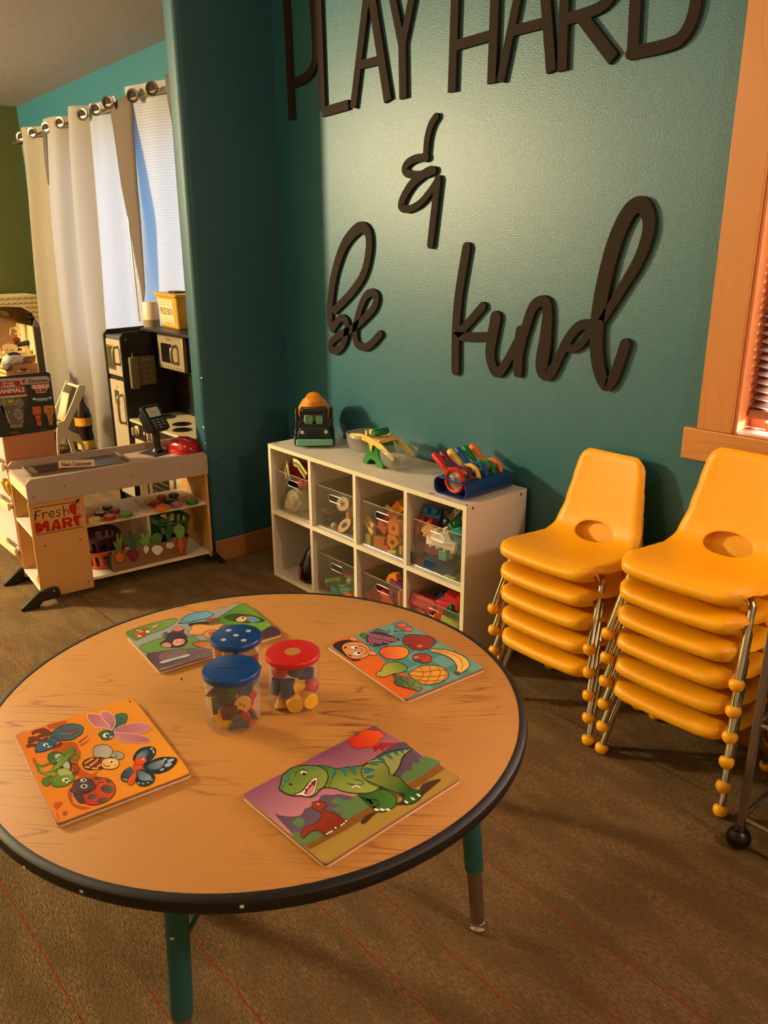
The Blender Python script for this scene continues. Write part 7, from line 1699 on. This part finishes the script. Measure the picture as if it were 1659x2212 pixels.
A.poly([(850, 985), (930, 975), (950, 1010), (940, 1040), (870, 1030)], C('#d8c8b8')); A.poly([(1285, 950), (1350, 945), (1370, 975), (1350, 1005), (1290, 1000)], C('#d8c8b8')); A.poly([(950, 985), (1265, 960), (1275, 1050), (960, 1080)], C('#4f8088')); A.poly([(970, 1000), (1250, 980), (1252, 1015), (972, 1035)], C('#9fb8b4'))
A.poly([(845, 1210), (1080, 1195), (1105, 1400), (1070, 1420), (1095, 1700), (990, 1715), (930, 1440), (870, 1420)], C('#c8521c')); A.poly([(930, 1400), (1090, 1395), (1092, 1440), (940, 1450)], C('#7a3414')); A.poly([(965, 1540), (1085, 1530), (1090, 1600), (975, 1610)], C('#9a2c1c'))
A.poly([(1145, 1200), (1180, 1175), (1415, 1175), (1435, 1390), (1395, 1400), (1395, 1690), (1300, 1695), (1240, 1400), (1160, 1380)], C('#b87a30'))
for q in range(7): A.ell(1320+((q*37) % 50)-20, 1260+q*60, 26, 18, q*30, C('#5a2a12'))
A.poly([(1030, 1830), (1060, 1800), (1230, 1790), (1240, 1810), (1050, 1840)], C('#4f4a38')); A.poly([(260, 1910), (290, 1870), (480, 1860), (515, 1900), (490, 1905), (300, 1920)], C('#5a4c3a'))
A.done('printed_picture', dp)
def dtext(txt, x0, y0, x1, y1, hgt, col, nm, bold=0):
    a = ZD(x0, y0); c_ = ZD(x1, y1); b = B(); m = MX((a+c_)/2+V3((.0028, 0, 0)), (c_-a), V3((0, 0, 1))-(c_-a).normalized()*(c_-a).normalized().z)
    text_bm(b, txt, m, hgt, .0004, bold=bold, width=(c_-a).length); return link(nm, b, M(nm+'_ink_'+col[1:], C(col), rough=.6), dp, world=True, smooth=False)
dtext('Favorites', 765, 535, 1285, 505, .021, '#1c1412', 'lettering')
dtext('Grocery', 50, 590, 375, 568, .012, '#e6c8b8', 'lettering', .0004); dtext('Checklist', 40, 665, 395, 645, .012, '#e6c8b8', 'lettering', .0004)
dtext('ANIMALS', -10, 815, 650, 760, .024, '#ecd2b0', 'lettering', .0008); dtext('BUBBLE', 870, 695, 1280, 670, .011, '#f0d8c8', 'lettering', .0004); dtext('GUM', 920, 795, 1215, 770, .019, '#a01c1c', 'lettering', .0008)

# white folding stand with slanted sides
af = thing('toy_stand', 'white wooden slanted toy rack standing before the curtain behind the counter', 'toy rack', (-1.55, -.45, 0))
Z2 = lambda x, y: (x/6.146, 600+y/6.146)
AX = -1.45
Z3 = lambda x, y: (x/3.567, 616+y/3.567)
poly_ = [(p.y, p.z) for p in [hit(*Z3(x, y), 'x', AX) for x, y in ((600, 790), (612, 768), (640, 765), (660, 778), (658, 815), (535, 1085), (525, 1110), (560, 1135), (605, 1150))]]
yr_ = poly_[-1][0]; l2 = [(p.y, p.z) for p in [hit(*Z3(x, y), 'x', AX) for x, y in ((600, 1205), (555, 1195), (500, 1160), (458, 1245))]]
yl_ = l2[-1][0]; l3 = [(p.y, p.z) for p in [hit(*Z3(x, y), 'x', AX) for x, y in ((440, 1240), (438, 1160), (440, 1062), (492, 1045), (545, 930))]]
poly_ = poly_+[(yr_+.030, l2[0][1]-.03), (yr_+.075, 0), (yr_+.050, 0), (yr_+.004, l2[0][1]-.02)]+l2[1:]+[(yl_-.005, 0), (yl_-.03, 0)]+l3
for x in (AX, AX-.185):
    b = B(); prism(b, poly_, -.009, 0, MX((x, 0, 0), (0, 1, 0), (0, 0, 1))); link('side_board', b, M('cream_white_board', C('#d2c29c'), rough=.5), af, world=True, bevel=.002)
q = hit(*Z2(1050, 1440), 'x', AX-.01); b = B(); tube(b, [(AX-.19, q.y+.006, q.z-.008), (AX-.005, q.y+.006, q.z-.008)], .008, 10); link('top_rung', b, M('cream_white_board', None), af, world=True)
q1 = hit(*Z2(975, 1560), 'x', AX-.01); q2 = hit(*Z2(840, 1800), 'x', AX-.01)
b = B(); v_ = [b.verts.new(p) for p in ((AX-.175, q1.y, q1.z), (AX-.07, q1.y, q1.z), (AX-.07, q2.y+.02, q2.z-.06), (AX-.175, q2.y+.02, q2.z-.06))]; b.faces.new(v_); link('spotted_card', b, M('spotted_card', C('#cdb98e'), rough=.7, var=.25, vscale=60), af, world=True, solid=.003)
# syrup-coloured bottle
bo = hit(183, 998, 'z', 0)
bx_ = hit(183, 930, 'y', -.26); bz_ = hit(183, 972, 'y', -.26).z
st_ = thing('low_stool', 'small dark stool under the brown bottle, mostly hidden by the counter', 'stool', (bx_.x, -.26, 0))
b = B(); box(b, -.09, .09, -.08, .08, bz_-.02, bz_); link('seat', b, M('dark_stool_wood', C('#2a1c12'), rough=.6), st_, bevel=.003)
for sx in (-.075, .075):
    for sy in (-.065, .065): b = B(); box(b, sx-.01, sx+.01, sy-.01, sy+.01, 0, bz_-.02); link('leg', b, M('dark_stool_wood', None), st_)
bt = thing('bottle', 'brown bottle with orange label standing in front of the curtain', 'bottle', (bx_.x, -.26, bz_+.0005))
b = B(); lathe(b, [(0, 0), (.045, 0), (.050, .012), (.050, .10), (.044, .13), (.050, .16), (.050, .22), (.040, .26), (.018, .305), (.015, .33)], 28); link('bottle_body', b, M('dark_brown_bottle', C('#2a1408'), rough=.15), bt)
b = B(); lathe(b, [(.0515, .165), (.0515, .215)], 28); link('label', b, M('orange_bottle_label', C('#d98a1c'), rough=.5), bt)
b = B(); lathe(b, [(.0515, .02), (.0515, .075)], 28); link('label', b, M('yellow_bottle_label', C('#d9a83c'), rough=.5), bt)
b = B(); lathe(b, [(.017, .33), (.017, .352), (0, .354)], 20); link('cap', b, M('red_brown_cap', C('#6a2818'), rough=.4), bt)

# low cabinet carrying the crate with the plush horse
lc = thing('low_cabinet', 'dark low cabinet half hidden behind the candy display', 'cabinet', (-2.22, -.52, 0))
for nm, bb in (('cabinet_body', (-2.42, -2.14, -.78, -.375, .03, .555)), ('cabinet_top', (-2.43, -2.13, -.79, -.365, .555, .572)), ('plinth', (-2.40, -2.16, -.76, -.39, 0, .03))):
    link(nm, box(B(), *bb), M('dark_walnut_cabinet', C('#2c1c10'), rough=.5), lc, world=True, bevel=.002)
for y0, y1 in ((-.77, -.585), (-.575, -.385)):
    d_ = link('door', box(B(), -2.14, -2.132, y0, y1, .05, .545), M('dark_walnut_door', C('#3a2616'), rough=.5), lc, world=True, bevel=.002)
    b = B(); sphere(b, (-2.126, -.60 if y0 < -.6 else -.56, .33), .008, 0, 10); link('knob', b, CHR, d_, world=True)
cr2 = thing('wooden_crate', 'small wooden crate with slatted end and oval handle hole on the low cabinet', 'crate', (-2.2, -.46, .573))
CWD = M('tan_crate_wood', C('#a8703e'), rough=.55); CWL = M('light_crate_slat', C('#e0ac5e'), rough=.5)
y0, y1, x0, x1 = -.560, -.372, -2.36, -2.16
b = B(); prism(b, [(y0, .573), (y1, .573), (y1, .660), (y0, .660)], -.008, 0, MX((x1, 0, 0), (0, 1, 0), (0, 0, 1)), holes=[ellip(-.463, .622, .034, .012)]); link('end_board', b, CWD, cr2, world=True, bevel=.0015)
b = B(); box(b, x0, x0+.008, y0, y1, .573, .660); link('end_board', b, CWD, cr2, world=True)
link('crate_floor', box(B(), x0+.008, x1-.008, y0, y1, .573, .580), CWD, cr2, world=True)
for yy in (y0, y1-.007):
    for z in (.583, .611, .639):
        link('slat', box(B(), x0+.0085, x1-.0085, yy, yy+.007, z, z+.020), CWL, cr2, world=True, bevel=.001)
hs = thing('plush_horse', 'grey-muzzled white plush horse lying over the crate with a pink blanket', 'plush toy', (-2.24, -.50, .60))
b = B(); R_h = Euler((0, .5, .3))
b = B(); tube(b, spline([(-2.16, -.56, .668), (-2.19, -.525, .690), (-2.22, -.48, .688), (-2.26, -.44, .655), (-2.28, -.42, .62)], False, 5), [.026, .027, .029, .031, .033, .034, .035, .036, .036, .036, .036, .036, .038, .04, .042, .044, .046, .046, .046, .046, .04], 18); link('body', b, M('white_plush', C('#c4b8a4'), rough=.95, bump=.4, bscale=300), hs, world=True, ang=80)
b = B(); sphere(b, (-2.148, -.552, .655), .029, 0, 16, (1, 1, .85)); link('muzzle', b, M('grey_plush', C('#5a504a'), rough=.95), hs, world=True)
b = B(); tube(b, spline([(-2.18, -.53, .718), (-2.20, -.485, .722), (-2.23, -.452, .705), (-2.245, -.442, .675)], False, 5), .012, 10); link('mane', b, M('dark_brown_plush_mane', C('#2c2018'), rough=.95), hs, world=True)
for p_ in ((-2.146, -.525, .690), (-2.152, -.505, .702)):
    b = B(); sphere(b, p_, .003, 0, 8); link('eye', b, M('black_eye', C('#0c0a0a'), rough=.2), hs, world=True)
o = cloth_lump('pink_blanket', '', (-2.25, -.435, .655), .040, (1.2, 1.3, .95), FAB('dusty_pink_fleece', '#8a5a46'), 2.2, .4, 2.0); tag(o, 'dusty pink blanket crumpled in the crate behind the plush horse', 'blanket')

# ---- doll house against the green wall
dh = thing('doll_house', 'tall wooden doll house with scalloped roof print beside the green wall', 'doll house', (-2.8, -.45, 0))
HX, HXB = -2.62, -2.93
def hb(name, x0, x1, y0, y1, z0, z1, mt, bev=.001): return link(name, box(B(), x0, x1, y0, y1, z0, z1), mt, dh, world=True, bevel=bev)
HW_ = M('cream_house_edge', C('#d8c088'), rough=.5); WP = M('brown_wallpaper', C('#8a6438'), rough=.8, var=.3, vscale=50)
hb('back_wall', HXB-.006, HXB, -.78, -.20, .02, .80, WP)
hb('side_wall', HXB, HX, -.222, -.213, .0, .84, HW_); hb('side_wall', HXB, HX, -.79, -.781, .0, .84, HW_)
for z in (.02, .345, .655): hb('floor_board', HXB+.0005, HX, -.7805, -.2225, z-.010, z, HW_)
b = B(); prism(b, [(-.78, .8), (-.12, .8), (-.12, 1.03), (-.74, 1.03)], -.006, 0, MX((HXB, 0, 0), (0, 1, 0), (0, 0, 1))); link('attic_wall', b, WP, dh, world=True)
b = B(); arch = [(-.68, .80)]+[(-.47+.21*math.cos(a), .90+.075*math.sin(a)) for a in [PI-PI*i/12 for i in range(13)]]+[(-.26, .80)]
# gable front: roof face with an arched opening
out = [(-.83, .81), (-.78, .83), (-.70, 1.035), (-.135, 1.035), (-.140, .975), (-.20, .85), (-.212, .79), (-.235, .79), (-.262, .86), (-.30, .93), (-.36, .965), (-.47, .975), (-.58, .965), (-.64, .93), (-.67, .86), (-.70, .79)]
b = B(); prism(b, [(y+.085 if y > -.5 else y, z) for y, z in out], -.008, 0, MX((HX+.008, 0, 0), (0, 1, 0), (0, 0, 1))); rf = link('roof_front', b, M('cream_roof_face', C('#b8a06a'), rough=.6), dh, world=True)
hb('roof_top', HXB, HX+.0, -.70, -.137, 1.030, 1.035, HW_)
for i in range(7):
    z = 1.020-i*.030
    for s_ in (0,):
        y_a = -.70 if i < 3 else None
        spans = [(-.72, -.145)] if i < 2 else [(-.250+i*.001, (-.148, -.148, -.150, -.160, -.176, -.192, -.205)[i])]
        for a, c_ in spans:
            n_ = max(3, int((c_-a)/.006)); pts_ = [(HX+.0095, a+(c_-a)*k/n_, z+.004*math.sin(PI*k*.006/.018*1.0)) for k in range(n_+1)]
            if c_ > a+.02:
                b = B(); tube(b, pts_, .0016, 5); link('scallop_line', b, M('olive_scallop_ink', C('#6a5a30'), rough=.7), rf, world=True)
# hinged side panel with brick print, swung open towards the window
BRK = M('lilac_brick_print', C('#6f6660'), rough=.7, var=.15, vscale=40)
b = B(); pl = [(-.212, 0), (-.212, .83), (-.15, .96), (-.08, .97), (-.06, .80), (-.06, 0)]
prism(b, pl, -.008, 0, MX((HX-.02, 0, 0), (0, 1, 0), (0, 0, 1))); sd = link('open_side_panel', b, BRK, dh, world=True)
for i in range(26):
    b = B(); z = .30+i*.022; box(b, HX-.0199, HX-.0193, -.21, -.062, z, z+.002); link('brick_course', b, M('dark_mortar_line', C('#4a423c')), sd, world=True, smooth=False)
b = B(); p1 = [(-.42, .985), (-.365, .985), (-.325, .935), (-.375, .935)]
b = B(); prism(b, [(-.335, .935), (-.265, .93), (-.235, .880), (-.300, .880)], 0, .003, MX((HXB, 0, 0), (0, 1, 0), (0, 0, 1))); pf = link('picture_frame', b, M('dark_picture_frame', C('#4a2c14')), dh, world=True)
b = B(); prism(b, [(-.326, .929), (-.272, .925), (-.247, .886), (-.297, .886)], .0031, .0036, MX((HXB, 0, 0), (0, 1, 0), (0, 0, 1))); link('picture', b, M('pale_tiny_picture', C('#a8945c')), pf, world=True)
# doll furniture on the upper floor
FWD = M('pale_doll_furniture', C('#dcb87c'), rough=.5)
def dpoly(name, lab, cat, pts, x, th_, mt=FWD, holes=(), grp='doll furniture in the doll house', add=None):
    Q = [hit(px/11.645, 640+py/11.645, 'x', x) for px, py in pts]; zmin = min(q.z for q in Q)
    t_ = thing(name, lab, cat, (x, sum(q.y for q in Q)/len(Q), .656), 0, grp)
    b = B(); H = [[(lambda q: (q.y, q.z))(hit(px/11.645, 640+py/11.645, 'x', x)) for px, py in h] for h in holes]
    prism(b, [(q.y, max(q.z, .656)) for q in Q], -th_, 0, MX((x, 0, 0), (0, 1, 0), (0, 0, 1)), holes=H); link('front_board', b, mt, t_, world=True)
    ys_ = [q.y for q in Q]
    b = B(); box(b, x-.07, x-th_, min(ys_)+.004, max(ys_)-.004, .675, .683); link('slab', b, mt, t_, world=True)
    for yy in (min(ys_)+.002, max(ys_)-.008):
        b = B(); box(b, x-.07, x-.062, yy, yy+.006, .656, .705); link('leg', b, mt, t_, world=True)
    return t_
dpoly('doll_bed', 'small pale wooden doll bed with arched headboard at the front of the upper floor', 'doll bed', [(70, 1240), (100, 1240), (160, 1195), (340, 1200), (440, 1240), (450, 1415), (400, 1415), (395, 1345), (135, 1330), (130, 1400), (95, 1400)], -2.64, .008)
dpoly('doll_sofa', 'pale wooden doll wardrobe board with wavy top at the back of the upper floor', 'doll sofa', [(240, 970), (265, 800), (360, 780), (450, 735), (560, 745), (650, 790), (740, 830), (830, 975), (780, 970), (720, 860), (640, 830), (510, 825), (525, 960), (385, 960), (385, 925), (500, 915), (505, 850), (390, 850), (380, 820), (280, 810), (262, 970)], -2.86, .006)
dpoly('doll_chair', 'tiny pale wooden doll post at the right of the upper floor', 'doll chair', [(665, 1300), (745, 1300), (755, 1445), (690, 1445)], -2.65, .01)
b = B(); q = hit(560/11.645, 640+1190/11.645, 'x', -2.72); tube(b, [(-2.72, q.y-.05, q.z-.008), (-2.72, q.y+.045, q.z+.004)], .016, 14); tag(link('rolled_mat', b, M('charcoal_rolled_felt', C('#2c2822'), rough=.9)), 'dark rolled mat lying behind the doll bed', 'rolled mat', 'doll furniture in the doll house')
b = B(); q = hit(420/11.645, 640+1100/11.645, 'x', -2.74); sphere(b, q, .020, 0, 10, (.8, 1.3, .9)); tag(link('red_cushion', b, M('tiny_red_cushion', C('#a8281a'), rough=.8)), 'tiny red cushion behind the doll bed on the upper floor', 'cushion', 'doll furniture in the doll house')
b = B(); q = hit(790/11.645, 640+1250/11.645, 'x', -2.75); lathe(b, [(0, 0), (.016, 0), (.012, .05), (.015, .07), (.008, .085), (0, .09)], 14, Matrix.Translation((q.x, q.y, .656))); tag(link('wooden_doll', b, M('amber_wooden_doll', C('#a8783c'), rough=.5)), 'small amber wooden doll standing at the right wall of the upper floor', 'doll', 'doll furniture in the doll house')

# ================================================================== TROLLEY AT THE RIGHT EDGE
tr = thing('drawer_trolley', 'grey metal rolling trolley with white bins, cut off by the right edge', 'trolley', (2.60, -.27, 0))
TM = M('dull_grey_trolley_metal', C('#7a675a'), rough=.4, metal=.5); TBK = M('black_caster_rubber', C('#0e0a09'), rough=.35)
for x, y in ((2.425, -.424), (2.78, -.424), (2.425, -.13), (2.78, -.13)):
    b = B(); box(b, x-.009, x+.009, y-.006, y+.006, .055, .62); pl_ = link('post', b, TM, tr, world=True, bevel=.003)
    b = B(); sphere(b, (x, y, .029), .028, 0, 24); link('caster', b, TBK, pl_, world=True)
    b = B(); lathe(b, [(0, .0), (.012, .0), (.014, .012), (.010, .018), (0, .018)], 16, Matrix.Translation((x, y, .044))); link('caster_cap', b, TBK, pl_, world=True)
for z in (.085, .34, .60):
    for y in (-.424, -.13):
        b = B(); tube(b, [(2.436, y, z), (2.77, y, z)], .0062, 10); link('rail', b, CHR, tr, world=True)
    for x in (2.425, 2.78):
        b = B(); tube(b, [(x, -.416, z), (x, -.138, z)], .0062, 10); link('rail', b, CHR, tr, world=True)
TB = M('milky_white_bin_plastic', C('#a89a86'), rough=.45)
for z, w_ in ((.108, 'lower'), (.365, 'upper')):
    t_ = thing('trolley_bin', f'{w_} milky white plastic bin hanging in the grey trolley', 'bin', (2.60, -.27, z), 0, 'bins in the trolley')
    b = B(); lv = [(.112, .098, 0), (.140, .120, .120)]
    G_ = [[b.verts.new((x, y, zz)) for x, y in rrect(-a, a, -c_, c_, .02)] for a, c_, zz in lv]
    for i in range(len(G_[0])): b.faces.new((G_[0][i], G_[0][(i+1) % len(G_[0])], G_[1][(i+1) % len(G_[0])], G_[1][i]))
    b.faces.new(G_[0]); link('bin_body', b, TB, t_, solid=.003)
    b = B(); R_o = rrect(-.152, .152, -.132, .132, .022); R_i = rrect(-.139, .139, -.119, .119, .018); prism(b, R_o, .118, .130, holes=[R_i]); link('rim', b, TB, t_, bevel=.003)
